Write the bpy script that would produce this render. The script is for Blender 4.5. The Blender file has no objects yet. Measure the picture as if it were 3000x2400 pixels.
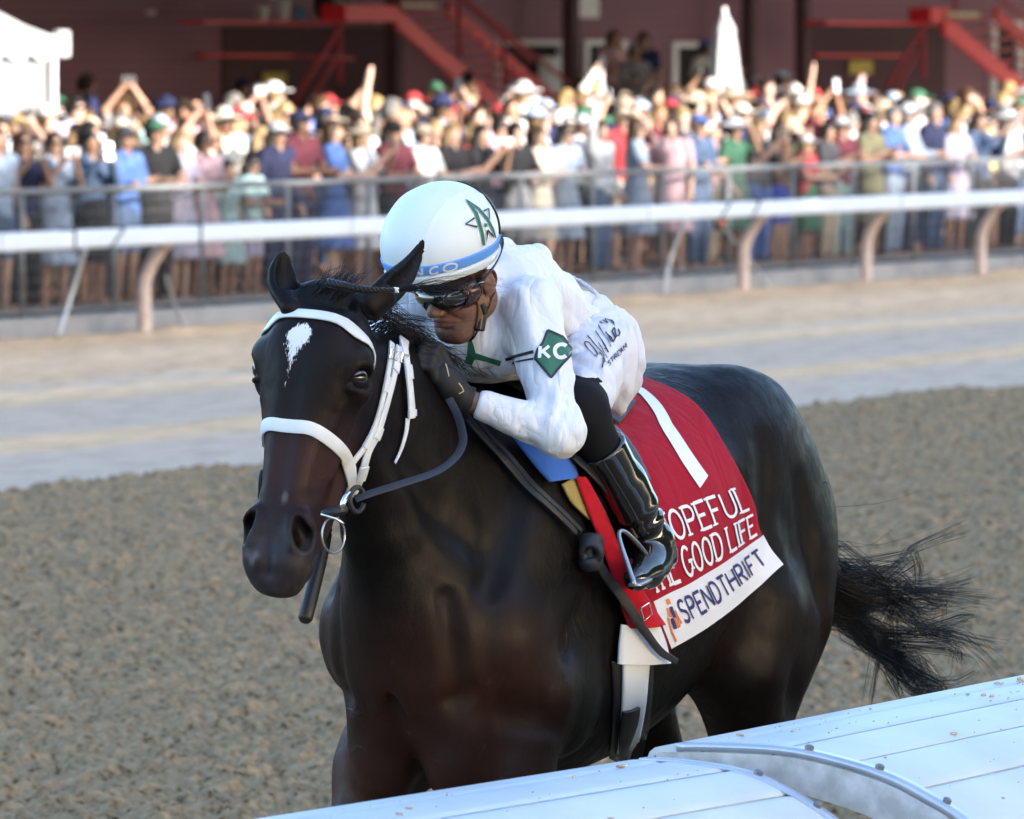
import bpy, bmesh, math, random
import numpy as np
from mathutils import Vector, Matrix

random.seed(7)
RNG = np.random.default_rng(11)
scene = bpy.context.scene
COL = scene.collection
R = math.radians

# ------------------------------------------------------------------ camera
F_PX = 20000.0                       # focal length in photo pixels (photo is 3000 wide)
CAM_H = 2.5
PITCH = math.atan((1200.0 - 164.0) / F_PX)
cam_d = bpy.data.cameras.new('camera')
cam = bpy.data.objects.new('camera', cam_d)
COL.objects.link(cam)
cam.location = (0, 0, CAM_H)
cam.rotation_euler = (math.pi / 2 - PITCH, 0, 0)
cam_d.sensor_width = 36.0
cam_d.lens = F_PX / 3000.0 * 36.0
cam_d.clip_start = 0.5
cam_d.clip_end = 2000.0
cam_d.dof.use_dof = True
cam_d.dof.focus_distance = 15.35
cam_d.dof.aperture_fstop = 9.5
cam_d.dof.aperture_blades = 0
scene.camera = cam

# ------------------------------------------------------------------ world, sun, exposure
SUN_EL, SUN_AZ = R(17.0), R(125.0)   # azimuth clockwise from +Y: low sun behind the camera, to its right
world = bpy.data.worlds.new('World')
scene.world = world
world.use_nodes = True
wn = world.node_tree.nodes
wl = world.node_tree.links
wn.clear()
w_out = wn.new('ShaderNodeOutputWorld')
w_bg = wn.new('ShaderNodeBackground')
w_sky = wn.new('ShaderNodeTexSky')
w_sky.sky_type = 'NISHITA'
w_sky.sun_disc = False
w_sky.sun_elevation = SUN_EL
w_sky.sun_rotation = SUN_AZ
w_sky.altitude = 100.0
w_sky.dust_density = 1.6
w_sky.ozone_density = 2.2
wl.new(w_sky.outputs['Color'], w_bg.inputs['Color'])
w_bg.inputs['Strength'].default_value = 0.15
wl.new(w_bg.outputs['Background'], w_out.inputs['Surface'])
sun_d = bpy.data.lights.new('sun', 'SUN')
sun = bpy.data.objects.new('sun', sun_d)
COL.objects.link(sun)
sun_d.energy = 3.0
sun_d.angle = R(0.53)
sun_d.color = (1.0, 0.91, 0.82)
sdir = Vector((math.sin(SUN_AZ) * math.cos(SUN_EL), math.cos(SUN_AZ) * math.cos(SUN_EL), math.sin(SUN_EL)))
sun.rotation_euler = sdir.to_track_quat('Z', 'Y').to_euler()
sun.location = (-20, -30, 30)
scene.view_settings.view_transform = 'Standard'
scene.view_settings.look = 'None'
scene.view_settings.gamma = 1.0
scene.view_settings.use_curve_mapping = False
scene.view_settings.exposure = 2.52
scene.render.engine = 'CYCLES'
scene.cycles.use_denoising = True
scene.cycles.max_bounces = 6
scene.cycles.diffuse_bounces = 3
scene.cycles.glossy_bounces = 3
scene.cycles.transparent_max_bounces = 8

# ------------------------------------------------------------------ frames of reference
_fw = np.array([0, math.cos(PITCH), -math.sin(PITCH)])
_up = np.array([0, math.sin(PITCH), math.cos(PITCH)])
CAM = np.array([0, 0, CAM_H])
TH = math.atan(10700.0 / F_PX)
U = np.array([math.sin(TH), math.cos(TH), 0.0])        # along the track, away and to the right
NL = np.array([-math.cos(TH), math.sin(TH), 0.0])      # across the track, away from the camera
H0 = np.array([0.056, 16.1, 0.0])                      # ground point under the horse
HX, HY = -U, -NL                                       # horse forward, horse left

def ray(px, py):
    px = np.asarray(px, float); py = np.asarray(py, float)
    d = _fw + np.multiply.outer((px - 1500.0) / F_PX, np.array([1.0, 0, 0])) + np.multiply.outer((1200.0 - py) / F_PX, _up)
    return d
def P_y(px, py, Y):
    d = ray(px, py); return CAM + d * (Y / d[..., 1:2] if d.ndim > 1 else Y / d[1])
def P_z(px, py, z):
    d = ray(px, py); return CAM + d * ((z - CAM_H) / d[2])
def P_L(px, py, L):
    d = ray(px, py); return CAM + d * (L / float(d @ NL))
def tl(t, L, z=0.0):
    return U * t + NL * L + np.array([0, 0, z])
def t_at(px, L):
    p = P_L(px, 164, L); return float(p @ U)
def to_local(p):
    d = np.asarray(p, float) - H0
    return np.stack([d @ HX, d @ HY, d[..., 2]], -1)
HM = Matrix(((HX[0], HY[0], 0, H0[0]), (HX[1], HY[1], 0, H0[1]), (0, 0, 1, 0), (0, 0, 0, 1)))
TM = Matrix(((U[0], NL[0], 0, 0), (U[1], NL[1], 0, 0), (0, 0, 1, 0), (0, 0, 0, 1)))   # track frame (t, L, z); mirrored handedness handled below

# ------------------------------------------------------------------ objects
def mesh_np(name, V, Fq, smooth=True):
    V = np.asarray(V, np.float32)
    me = bpy.data.meshes.new(name)
    Fq = np.asarray(Fq, np.int32)
    me.vertices.add(len(V)); me.vertices.foreach_set('co', V.ravel())
    k = Fq.shape[1]
    me.loops.add(Fq.size); me.loops.foreach_set('vertex_index', Fq.ravel())
    me.polygons.add(len(Fq)); me.polygons.foreach_set('loop_start', np.arange(0, Fq.size, k, dtype=np.int32))
    me.update(calc_edges=True); me.validate()
    if smooth: me.polygons.foreach_set('use_smooth', np.ones(len(me.polygons), bool))
    return me
def link(name, me, mat=None, parent=None, mw=None):
    o = bpy.data.objects.new(name, me)
    COL.objects.link(o)
    if mat is not None and me is not None and len(me.materials) == 0: me.materials.append(mat)
    if parent is not None: o.parent = parent
    if mw is not None: o.matrix_world = mw
    return o
def empty(name, loc=(0, 0, 0), rz=0.0, mw=None):
    o = bpy.data.objects.new(name, None); COL.objects.link(o)
    o.empty_display_size = 0.1
    if mw is not None: o.matrix_world = mw
    else: o.location = loc; o.rotation_euler = (0, 0, rz)
    return o
def tag(o, label, cat, group=None):
    o['label'] = label; o['category'] = cat
    if group: o['group'] = group
    return o
def struct(o, kind='structure'):
    o['kind'] = kind; return o

class MB:
    """collects vertices and faces of one mesh"""
    def __init__(s): s.v = []; s.f = []
    def add(s, v, f):
        n = len(s.v); s.v += [tuple(map(float, p)) for p in v]; s.f += [tuple(i + n for i in q) for q in f]
    def box(s, c, h, ax=None):
        c = np.asarray(c, float); ax = np.eye(3) if ax is None else np.asarray(ax, float)
        vs = [c + ax[0] * h[0] * a + ax[1] * h[1] * b + ax[2] * h[2] * d for a in (-1, 1) for b in (-1, 1) for d in (-1, 1)]
        f = [(0, 1, 3, 2), (4, 6, 7, 5), (0, 4, 5, 1), (2, 3, 7, 6), (0, 2, 6, 4), (1, 5, 7, 3)]
        if np.linalg.det(ax) < 0: f = [q[::-1] for q in f]
        s.add(vs, f)
    def tube(s, pts, r, n=8, cap=True, squash=1.0, side=None):
        pts = [np.asarray(p, float) for p in pts]; m = len(pts)
        r = [r] * m if np.isscalar(r) else list(r)
        vs = []; prev = None
        for i in range(m):
            t = pts[min(i + 1, m - 1)] - pts[max(i - 1, 0)]; t = t / (np.linalg.norm(t) + 1e-12)
            if prev is None:
                a = np.array([0, 0, 1.0]) if abs(t[2]) < 0.9 else np.array([1.0, 0, 0])
                if side is not None: a = np.asarray(side, float)
            else: a = prev
            a = a - t * (a @ t); a /= np.linalg.norm(a) + 1e-12; prev = a
            b = np.cross(t, a)
            for k in range(n):
                w = 2 * math.pi * k / n
                vs.append(pts[i] + r[i] * (math.cos(w) * a + squash * math.sin(w) * b))
        f = []
        for i in range(m - 1):
            for k in range(n):
                k2 = (k + 1) % n
                f.append((i * n + k, i * n + k2, (i + 1) * n + k2, (i + 1) * n + k))
        if cap: f.append(tuple(range(n))[::-1]); f.append(tuple((m - 1) * n + k for k in range(n)))
        s.add(vs, f)
    def ribbon(s, pts, nor, w, th):
        """flat strap: pts on its centre line, nor outward normals, w width, th thickness"""
        pts = np.asarray(pts, float); nor = np.asarray(nor, float); m = len(pts)
        w = np.full(m, w) if np.isscalar(w) else np.asarray(w, float)
        vs = []
        for i in range(m):
            t = pts[min(i + 1, m - 1)] - pts[max(i - 1, 0)]; t /= np.linalg.norm(t) + 1e-12
            n = nor[i] - t * (nor[i] @ t); n /= np.linalg.norm(n) + 1e-12
            b = np.cross(n, t) * w[i] * 0.5
            for (q, e) in ((-1, 0.0), (-1, .75), (-.8, 1.0), (.8, 1.0), (1, .75), (1, 0.0)):
                vs.append(pts[i] + b * q + n * th * e)
        f = []; k = 6
        for i in range(m - 1):
            for j in range(k):
                j2 = (j + 1) % k
                f.append((i * k + j, i * k + j2, (i + 1) * k + j2, (i + 1) * k + j))
        f.append(tuple(range(k))[::-1]); f.append(tuple((m - 1) * k + j for j in range(k)))
        s.add(vs, f)
    def mesh(s, name, smooth=False):
        me = bpy.data.meshes.new(name); me.from_pydata(s.v, [], s.f); me.update()
        bm = bmesh.new(); bm.from_mesh(me); bmesh.ops.recalc_face_normals(bm, faces=bm.faces); bm.to_mesh(me); bm.free()
        if smooth: me.polygons.foreach_set('use_smooth', np.ones(len(me.polygons), bool))
        return me
    def obj(s, name, mat, parent=None, smooth=False, mw=None, bevel=0.0):
        o = link(name, s.mesh(name, smooth), mat, parent, mw)
        if bevel:
            b = o.modifiers.new('bevel', 'BEVEL'); b.width = bevel; b.segments = 2; b.limit_method = 'ANGLE'; b.angle_limit = R(40)
        return o

# ------------------------------------------------------------------ materials
def mat(name, col, rough=0.6, spec=0.5, metal=0.0, coat=0.0, sheen=0.0, noise=None, bump=None, sss=0.0, weave=0.0):
    """noise=(scale, amount[, col2]); bump=(scale, strength, distance)"""
    m = bpy.data.materials.new(name); m.use_nodes = True
    nt = m.node_tree; b = nt.nodes['Principled BSDF']
    b.inputs['Base Color'].default_value = (*col, 1); b.inputs['Roughness'].default_value = rough
    b.inputs['Specular IOR Level'].default_value = spec; b.inputs['Metallic'].default_value = metal
    b.inputs['Coat Weight'].default_value = coat; b.inputs['Sheen Weight'].default_value = sheen
    if sss: b.inputs['Subsurface Weight'].default_value = sss; b.inputs['Subsurface Radius'].default_value = (.01, .004, .002)
    tc = nt.nodes.new('ShaderNodeTexCoord')
    if noise:
        n = nt.nodes.new('ShaderNodeTexNoise'); n.inputs['Scale'].default_value = noise[0]; n.inputs['Detail'].default_value = 6
        nt.links.new(tc.outputs['Object'], n.inputs['Vector'])
        mx = nt.nodes.new('ShaderNodeMix'); mx.data_type = 'RGBA'
        c2 = noise[2] if len(noise) > 2 else tuple(c * .6 for c in col)
        mx.inputs['A'].default_value = (*col, 1); mx.inputs['B'].default_value = (*c2, 1)
        mr = nt.nodes.new('ShaderNodeMapRange'); mr.inputs['From Min'].default_value = .38; mr.inputs['From Max'].default_value = .68
        mr.inputs['To Max'].default_value = noise[1]
        nt.links.new(n.outputs['Fac'], mr.inputs['Value']); nt.links.new(mr.outputs['Result'], mx.inputs['Factor'])
        nt.links.new(mx.outputs['Result'], b.inputs['Base Color'])
    if bump:
        n2 = nt.nodes.new('ShaderNodeTexNoise'); n2.inputs['Scale'].default_value = bump[0]; n2.inputs['Detail'].default_value = 4
        nt.links.new(tc.outputs['Object'], n2.inputs['Vector'])
        bp = nt.nodes.new('ShaderNodeBump'); bp.inputs['Strength'].default_value = bump[1]; bp.inputs['Distance'].default_value = bump[2]
        nt.links.new(n2.outputs['Fac'], bp.inputs['Height']); nt.links.new(bp.outputs['Normal'], b.inputs['Normal'])
    return m
def crease(m, scale, stretch, strength, dist, fine=None):
    """sharp drapery creases: ridged noise as relief, on top of any bump already there"""
    nt = m.node_tree; b = nt.nodes['Principled BSDF']; tc = nt.nodes.new('ShaderNodeTexCoord'); prev = None
    if b.inputs['Normal'].links: prev = b.inputs['Normal'].links[0].from_socket
    for (sc, st, sg, ds, rot) in ((scale, stretch, strength, dist, (.3, .5, .2)), (scale * 2.1, stretch, strength * .7, dist * .5, (-.5, .2, .9))):
        mp = nt.nodes.new('ShaderNodeMapping'); mp.inputs['Scale'].default_value = st; mp.inputs['Rotation'].default_value = rot; nt.links.new(tc.outputs['Object'], mp.inputs['Vector'])
        n = nt.nodes.new('ShaderNodeTexNoise'); n.inputs['Scale'].default_value = sc; n.inputs['Detail'].default_value = 2.5; n.inputs['Distortion'].default_value = .6; nt.links.new(mp.outputs['Vector'], n.inputs['Vector'])
        a = nt.nodes.new('ShaderNodeMath'); a.operation = 'SUBTRACT'; a.inputs[1].default_value = .5; nt.links.new(n.outputs['Fac'], a.inputs[0])
        c = nt.nodes.new('ShaderNodeMath'); c.operation = 'ABSOLUTE'; nt.links.new(a.outputs[0], c.inputs[0])
        d = nt.nodes.new('ShaderNodeMath'); d.operation = 'POWER'; d.inputs[1].default_value = .7; nt.links.new(c.outputs[0], d.inputs[0])
        bp = nt.nodes.new('ShaderNodeBump'); bp.inputs['Strength'].default_value = sg; bp.inputs['Distance'].default_value = ds; nt.links.new(d.outputs[0], bp.inputs['Height'])
        if prev is not None: nt.links.new(prev, bp.inputs['Normal'])
        prev = bp.outputs['Normal']
    nt.links.new(prev, b.inputs['Normal'])
def mat_obj(name, rough=0.8, noise=0.25, scale=9.0, spec=0.3):
    """colour from the object itself, so that alike things can differ"""
    m = bpy.data.materials.new(name); m.use_nodes = True
    nt = m.node_tree; b = nt.nodes['Principled BSDF']; b.inputs['Roughness'].default_value = rough
    b.inputs['Specular IOR Level'].default_value = spec
    oi = nt.nodes.new('ShaderNodeObjectInfo'); tc = nt.nodes.new('ShaderNodeTexCoord')
    n = nt.nodes.new('ShaderNodeTexNoise'); n.inputs['Scale'].default_value = scale; n.inputs['Detail'].default_value = 4
    nt.links.new(tc.outputs['Object'], n.inputs['Vector'])
    mr = nt.nodes.new('ShaderNodeMapRange'); mr.inputs['From Min'].default_value = .3; mr.inputs['From Max'].default_value = .7
    mr.inputs['To Min'].default_value = 1 - noise; mr.inputs['To Max'].default_value = 1 + noise * .5
    nt.links.new(n.outputs['Fac'], mr.inputs['Value'])
    v = nt.nodes.new('ShaderNodeVectorMath'); v.operation = 'SCALE'
    nt.links.new(oi.outputs['Color'], v.inputs[0]); nt.links.new(mr.outputs['Result'], v.inputs['Scale'])
    nt.links.new(v.outputs['Vector'], b.inputs['Base Color'])
    return m
def mat_attr(name, rough=0.5, spec=0.5, coat=0.0, bump=None, sheen=0.0, rough_attr=False):
    """base colour from the 'Col' colour attribute"""
    m = bpy.data.materials.new(name); m.use_nodes = True
    nt = m.node_tree; b = nt.nodes['Principled BSDF']
    b.inputs['Roughness'].default_value = rough; b.inputs['Specular IOR Level'].default_value = spec
    b.inputs['Coat Weight'].default_value = coat; b.inputs['Sheen Weight'].default_value = sheen
    a = nt.nodes.new('ShaderNodeAttribute'); a.attribute_name = 'Col'
    nt.links.new(a.outputs['Color'], b.inputs['Base Color'])
    if bump:
        tc = nt.nodes.new('ShaderNodeTexCoord')
        n2 = nt.nodes.new('ShaderNodeTexNoise'); n2.inputs['Scale'].default_value = bump[0]; n2.inputs['Detail'].default_value = 4
        nt.links.new(tc.outputs['Object'], n2.inputs['Vector'])
        bp = nt.nodes.new('ShaderNodeBump'); bp.inputs['Strength'].default_value = bump[1]; bp.inputs['Distance'].default_value = bump[2]
        nt.links.new(n2.outputs['Fac'], bp.inputs['Height']); nt.links.new(bp.outputs['Normal'], b.inputs['Normal'])
    return m
def set_col(me, C):
    a = me.color_attributes.new('Col', 'FLOAT_COLOR', 'POINT')
    C4 = np.ones((len(C), 4), np.float32); C4[:, :3] = C
    a.data.foreach_set('color', C4.ravel())

# ------------------------------------------------------------------ implicit surfaces
def _hash(ix, iy, iz):
    h = (ix.astype(np.int64) * 374761393 + iy.astype(np.int64) * 668265263 + iz.astype(np.int64) * 2147483647) & 0xffffffff
    h = ((h ^ (h >> 13)) * 1274126177) & 0xffffffff
    return ((h ^ (h >> 16)) & 0xffff).astype(np.float32) / 32768.0 - 1.0
def vnoise(P, s=1.0):
    Q = np.asarray(P, np.float32) * s
    i = np.floor(Q); f = Q - i; f = f * f * (3 - 2 * f); i = i.astype(np.int64)
    r = 0
    for a in (0, 1):
        for b in (0, 1):
            for c in (0, 1):
                w = (f[:, 0] if a else 1 - f[:, 0]) * (f[:, 1] if b else 1 - f[:, 1]) * (f[:, 2] if c else 1 - f[:, 2])
                r = r + w * _hash(i[:, 0] + a, i[:, 1] + b, i[:, 2] + c)
    return r
def smin(a, b, k):
    h = np.clip(0.5 + 0.5 * (b - a) / k, 0, 1); return b + (a - b) * h - k * h * (1 - h)
def smax(a, b, k): return -smin(-a, -b, k)
def ell(P, c, r, M=None):
    q = P - np.asarray(c, np.float32)
    if M is not None: q = q @ np.asarray(M, np.float32).T
    r = np.asarray(r, np.float32)
    k0 = np.sqrt(((q / r) ** 2).sum(1)); k1 = np.sqrt(((q / (r * r)) ** 2).sum(1)) + 1e-9
    return k0 * (k0 - 1.0) / k1
def cone(P, a, b, ra, rb):
    a = np.asarray(a, np.float32); ab = np.asarray(b, np.float32) - a
    t = np.clip(((P - a) @ ab) / (ab @ ab), 0, 1)
    q = P - a - t[:, None] * ab
    return np.sqrt((q * q).sum(1)) - (ra + (rb - ra) * t)
def chain(P, pts, rs, k=0.02):
    d = None
    for i in range(len(pts) - 1):
        e = cone(P, pts[i], pts[i + 1], rs[i], rs[i + 1])
        d = e if d is None else smin(d, e, k)
    return d
def crom(nodes, m):
    """Catmull-Rom resample of rows"""
    N = np.asarray(nodes, float); n = len(N)
    out = []
    for s in np.linspace(0, n - 1, m):
        i = min(int(s), n - 2); t = s - i
        p0, p1, p2, p3 = N[max(i - 1, 0)], N[i], N[i + 1], N[min(i + 2, n - 1)]
        out.append(.5 * ((2 * p1) + (-p0 + p2) * t + (2 * p0 - 5 * p1 + 4 * p2 - p3) * t * t + (-p0 + 3 * p1 - 3 * p2 + p3) * t ** 3))
    return np.array(out)
def loft(P, nodes, side=(0, 1, 0), m=None):
    """nodes rows: x,y,z, r_side, r_up, r_down ; egg-shaped sections along a path"""
    N = crom(nodes, m or (len(nodes) - 1) * 3 + 1).astype(np.float32)
    side = np.asarray(side, np.float32)
    best = np.full(len(P), 1e9, np.float32); D = np.empty(len(P), np.float32)
    n = len(N)
    for i in range(n - 1):
        a = N[i, :3]; ab = N[i + 1, :3] - a
        t = np.clip(((P - a) @ ab) / (ab @ ab + 1e-12), 0, 1)
        q = P - a - t[:, None] * ab
        d2 = (q * q).sum(1)
        ax = ab / (np.linalg.norm(ab) + 1e-9)
        sd = side - ax * (side @ ax); sd /= np.linalg.norm(sd)
        up = np.cross(ax, sd)
        if up[2] < 0: up = -up
        r = N[i, 3:] + t[:, None] * (N[i + 1, 3:] - N[i, 3:])
        qs = q @ sd; qu = q @ up; qa = q @ ax
        ru = np.where(qu > 0, r[:, 1], r[:, 2])
        rm = np.minimum(r[:, 0], ru)
        k0 = np.sqrt((qs / r[:, 0]) ** 2 + (qu / ru) ** 2 + (qa / rm) ** 2)
        k1 = np.sqrt((qs / r[:, 0] ** 2) ** 2 + (qu / ru ** 2) ** 2 + (qa / rm ** 2) ** 2) + 1e-9
        d = np.where(k0 < 1e-4, -rm, k0 * (k0 - 1) / k1)
        w = d2 < best
        D = np.where(w, d, D); best = np.where(w, d2, best)
    return D
def axloft(P, o, ax, nodes, side=(0, 1, 0), m=30, p=2.0):
    """sections stacked along a straight axis: rows t, c_side, c_up, r_side, r_up, r_down"""
    o = np.asarray(o, np.float32); ax = np.asarray(ax, np.float32); ax = ax / np.linalg.norm(ax); sd = np.asarray(side, np.float32)
    up = np.cross(ax, sd); up = up if up[2] >= 0 else -up
    N = crom(nodes, m); q = P - o
    t = q @ ax; tc = np.clip(t, N[0, 0], N[-1, 0])
    I = lambda k: np.interp(tc, N[:, 0], N[:, k]).astype(np.float32)
    s = q @ sd - I(1); u = q @ up - I(2); rs = I(3); ru = np.where(u > 0, I(4), I(5)); rm = np.minimum(rs, ru)
    a = (t - tc) / rm
    if p == 2.0: k0 = np.sqrt((s / rs) ** 2 + (u / ru) ** 2 + a * a)
    else: k0 = (np.abs(s / rs) ** p + np.abs(u / ru) ** p + np.abs(a) ** p) ** (1 / p)
    k1 = np.sqrt((s / rs ** 2) ** 2 + (u / ru ** 2) ** 2 + (a / rm) ** 2) + 1e-4
    return np.where(k0 < .05, -rm, k0 * (k0 - 1) / k1)
def groove(P, a, b, A, sg):
    """shallow valley (A > 0) or ridge (A < 0) along a segment"""
    e = cone(P, a, b, 0.0, 0.0)
    return A * np.exp(-(e / sg) ** 2)
def chunked(f):
    def g(P):
        P = np.asarray(P, np.float32)
        if len(P) <= 150000: return f(P).astype(np.float32)
        return np.concatenate([f(P[i:i + 150000]) for i in range(0, len(P), 150000)]).astype(np.float32)
    return g
def grad(f, V, e=0.002):
    G = np.empty_like(V)
    for a in range(3):
        d = np.zeros(3, np.float32); d[a] = e
        G[:, a] = (f(V + d) - f(V - d)) / (2 * e)
    return G
def polygonize(f, xs, ys, zs, proj=1, step=4, bandk=6.5):
    f = chunked(f)
    xs, ys, zs = (np.asarray(a, np.float32) for a in (xs, ys, zs))
    def coarse(a):
        i = np.unique(np.append(np.arange(0, len(a), step), len(a) - 1))
        mid = (i[1:] + i[:-1]) / 2.0
        return i, np.searchsorted(mid, np.arange(len(a)))
    (ci, mi), (cj, mj), (ck, mk) = coarse(xs), coarse(ys), coarse(zs)
    G = np.stack(np.meshgrid(xs[ci], ys[cj], zs[ck], indexing='ij'), -1).reshape(-1, 3)
    Fc = f(G).reshape(len(ci), len(cj), len(ck))
    h = max(np.diff(xs).max(), np.diff(ys).max(), np.diff(zs).max())
    F = Fc[np.ix_(mi, mj, mk)].copy()
    ii, jj, kk = np.nonzero(np.abs(F) < bandk * h)
    F[ii, jj, kk] = f(np.stack([xs[ii], ys[jj], zs[kk]], -1))
    S = F < 0
    c = np.zeros(tuple(n - 1 for n in F.shape), np.int8)
    for a in (0, 1):
        for b in (0, 1):
            for d in (0, 1):
                c += S[a:a + c.shape[0], b:b + c.shape[1], d:d + c.shape[2]]
    I, J, K = np.nonzero((c > 0) & (c < 8))
    nv = len(I); acc = np.zeros((nv, 3), np.float64); cnt = np.zeros(nv)
    corners = [(a, b, d) for a in (0, 1) for b in (0, 1) for d in (0, 1)]
    for p in corners:
        for ax in range(3):
            if p[ax]: continue
            q = list(p); q[ax] = 1
            v0 = F[I + p[0], J + p[1], K + p[2]]; v1 = F[I + q[0], J + q[1], K + q[2]]
            w = (v0 < 0) != (v1 < 0)
            t = np.where(w, v0 / np.where(w, v0 - v1, 1), 0)
            p0 = np.stack([xs[I + p[0]], ys[J + p[1]], zs[K + p[2]]], -1); p1 = np.stack([xs[I + q[0]], ys[J + q[1]], zs[K + q[2]]], -1)
            acc += np.where(w[:, None], p0 + (p1 - p0) * t[:, None], 0); cnt += w
    V = (acc / cnt[:, None]).astype(np.float32)
    ID = np.full(c.shape, -1, np.int32); ID[I, J, K] = np.arange(nv)
    Q = []
    D = S[:-1] != S[1:]; i, j, k = np.nonzero(D[:, 1:-1, 1:-1]); j += 1; k += 1
    q = np.stack([ID[i, j - 1, k - 1], ID[i, j, k - 1], ID[i, j, k], ID[i, j - 1, k]], -1); s = S[i, j, k]
    Q.append(np.where(s[:, None], q, q[:, ::-1]))
    D = S[:, :-1] != S[:, 1:]; i, j, k = np.nonzero(D[1:-1, :, 1:-1]); i += 1; k += 1
    q = np.stack([ID[i - 1, j, k - 1], ID[i, j, k - 1], ID[i, j, k], ID[i - 1, j, k]], -1); s = S[i, j, k]
    Q.append(np.where(s[:, None], q[:, ::-1], q))
    D = S[:, :, :-1] != S[:, :, 1:]; i, j, k = np.nonzero(D[1:-1, 1:-1]); i += 1; j += 1
    q = np.stack([ID[i - 1, j - 1, k], ID[i, j - 1, k], ID[i, j, k], ID[i - 1, j, k]], -1); s = S[i, j, k]
    Q.append(np.where(s[:, None], q, q[:, ::-1]))
    Q = np.concatenate(Q)
    Q = Q[(Q >= 0).all(1)]
    for _ in range(proj):
        g = grad(f, V); d = f(V)
        st = d / ((g * g).sum(1) + 1e-6); st = np.clip(st, -h * .6, h * .6)
        V = V - g * st[:, None]
    return V, Q
def span(a, b, h): return np.arange(a, b + h, h)
from mathutils.bvhtree import BVHTree
class Surf:
    """finished mesh in the horse frame, for laying straps and prints on it"""
    def __init__(s, V, Q_):
        s.V = np.asarray(V, float); s.Q = np.asarray(Q_)
        s.t = BVHTree.FromPolygons(s.V.tolist(), s.Q.tolist())
        a, b, c, d = (s.V[s.Q[:, k]] for k in range(4)); fn = np.cross(c - a, d - b)
        s.n = np.zeros_like(s.V)
        for k in range(4): np.add.at(s.n, s.Q[:, k], fn)
        s.n /= np.linalg.norm(s.n, axis=1)[:, None] + 1e-12
def surf_of(o):
    me = o.data; V = np.empty(len(me.vertices) * 3, np.float32); me.vertices.foreach_get('co', V); L = np.empty(len(me.loops), np.int32); me.loops.foreach_get('vertex_index', L)
    return Surf(V.reshape(-1, 3), L.reshape(-1, 4))
def hits(S, px, py):
    """where photo rays meet a surface (horse frame): points, smooth normals; rays that miss take the nearest hit of the set"""
    d = ray(np.asarray(px, float).ravel(), np.asarray(py, float).ravel()); d /= np.linalg.norm(d, axis=1)[:, None]
    o = to_local(CAM); dl = to_local(d + H0)
    P = np.zeros((len(d), 3)); N = np.zeros((len(d), 3)); ok = np.zeros(len(d), bool); ov = Vector(o)
    for i in range(len(d)):
        h = S.t.ray_cast(ov, Vector(dl[i]))
        if h[0] is not None:
            P[i] = h[0]; q = S.Q[h[2]]; w = 1.0 / (np.linalg.norm(S.V[q] - P[i], axis=1) + 1e-6); n = (S.n[q] * w[:, None]).sum(0); N[i] = n / (np.linalg.norm(n) + 1e-12); ok[i] = True
    hits.ok = ok
    if ok.any() and not ok.all():
        pp = np.stack([np.asarray(px, float).ravel(), np.asarray(py, float).ravel()], -1); g = np.nonzero(ok)[0]
        for i in np.nonzero(~ok)[0]:
            j = g[np.argmin(((pp[g] - pp[i]) ** 2).sum(1))]; P[i] = P[j]; N[i] = N[j]
    return P, N
def K2(pts):          # coordinates read in the 2156-wide view of the photo -> photo pixels
    return np.asarray(pts, float) * (3000.0 / 2156.0)
def resample(pts, n):
    pts = np.asarray(pts, float)
    return crom(pts, n) if len(pts) > 2 else np.linspace(pts[0], pts[-1], n)
# ================================================================== GROUND
def noise_nodes(nt, scale, detail=6, coord='Object', vec=None, rough=.55):
    n = nt.nodes.new('ShaderNodeTexNoise'); n.inputs['Scale'].default_value = scale; n.inputs['Detail'].default_value = detail; n.inputs['Roughness'].default_value = rough
    if vec is None:
        tc = nt.nodes.new('ShaderNodeTexCoord'); vec = tc.outputs[coord]
    nt.links.new(vec, n.inputs['Vector']); return n
def ramp(nt, fac, stops):
    r = nt.nodes.new('ShaderNodeValToRGB'); e = r.color_ramp.elements
    while len(e) > 1: e.remove(e[-1])
    e[0].position = stops[0][0]; e[0].color = (*stops[0][1], 1)
    for p, c in stops[1:]:
        x = e.new(p); x.color = (*c, 1)
    nt.links.new(fac, r.inputs['Fac']); return r
def new_mat(name, rough=.95, spec=.2):
    m = bpy.data.materials.new(name); m.use_nodes = True; b = m.node_tree.nodes['Principled BSDF']
    b.inputs['Roughness'].default_value = rough; b.inputs['Specular IOR Level'].default_value = spec
    return m, m.node_tree, b

M_ground, nt, b = new_mat('ground_soil')
n = noise_nodes(nt, 1.2); r = ramp(nt, n.outputs['Fac'], [(.3, (.20, .165, .12)), (.7, (.29, .24, .17))]); nt.links.new(r.outputs['Color'], b.inputs['Base Color'])
g = MB(); g.add([(-600, -300, -.012), (600, -300, -.012), (600, 900, -.012), (-600, 900, -.012)], [(0, 1, 2, 3)])
struct(g.obj('ground', M_ground))

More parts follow.
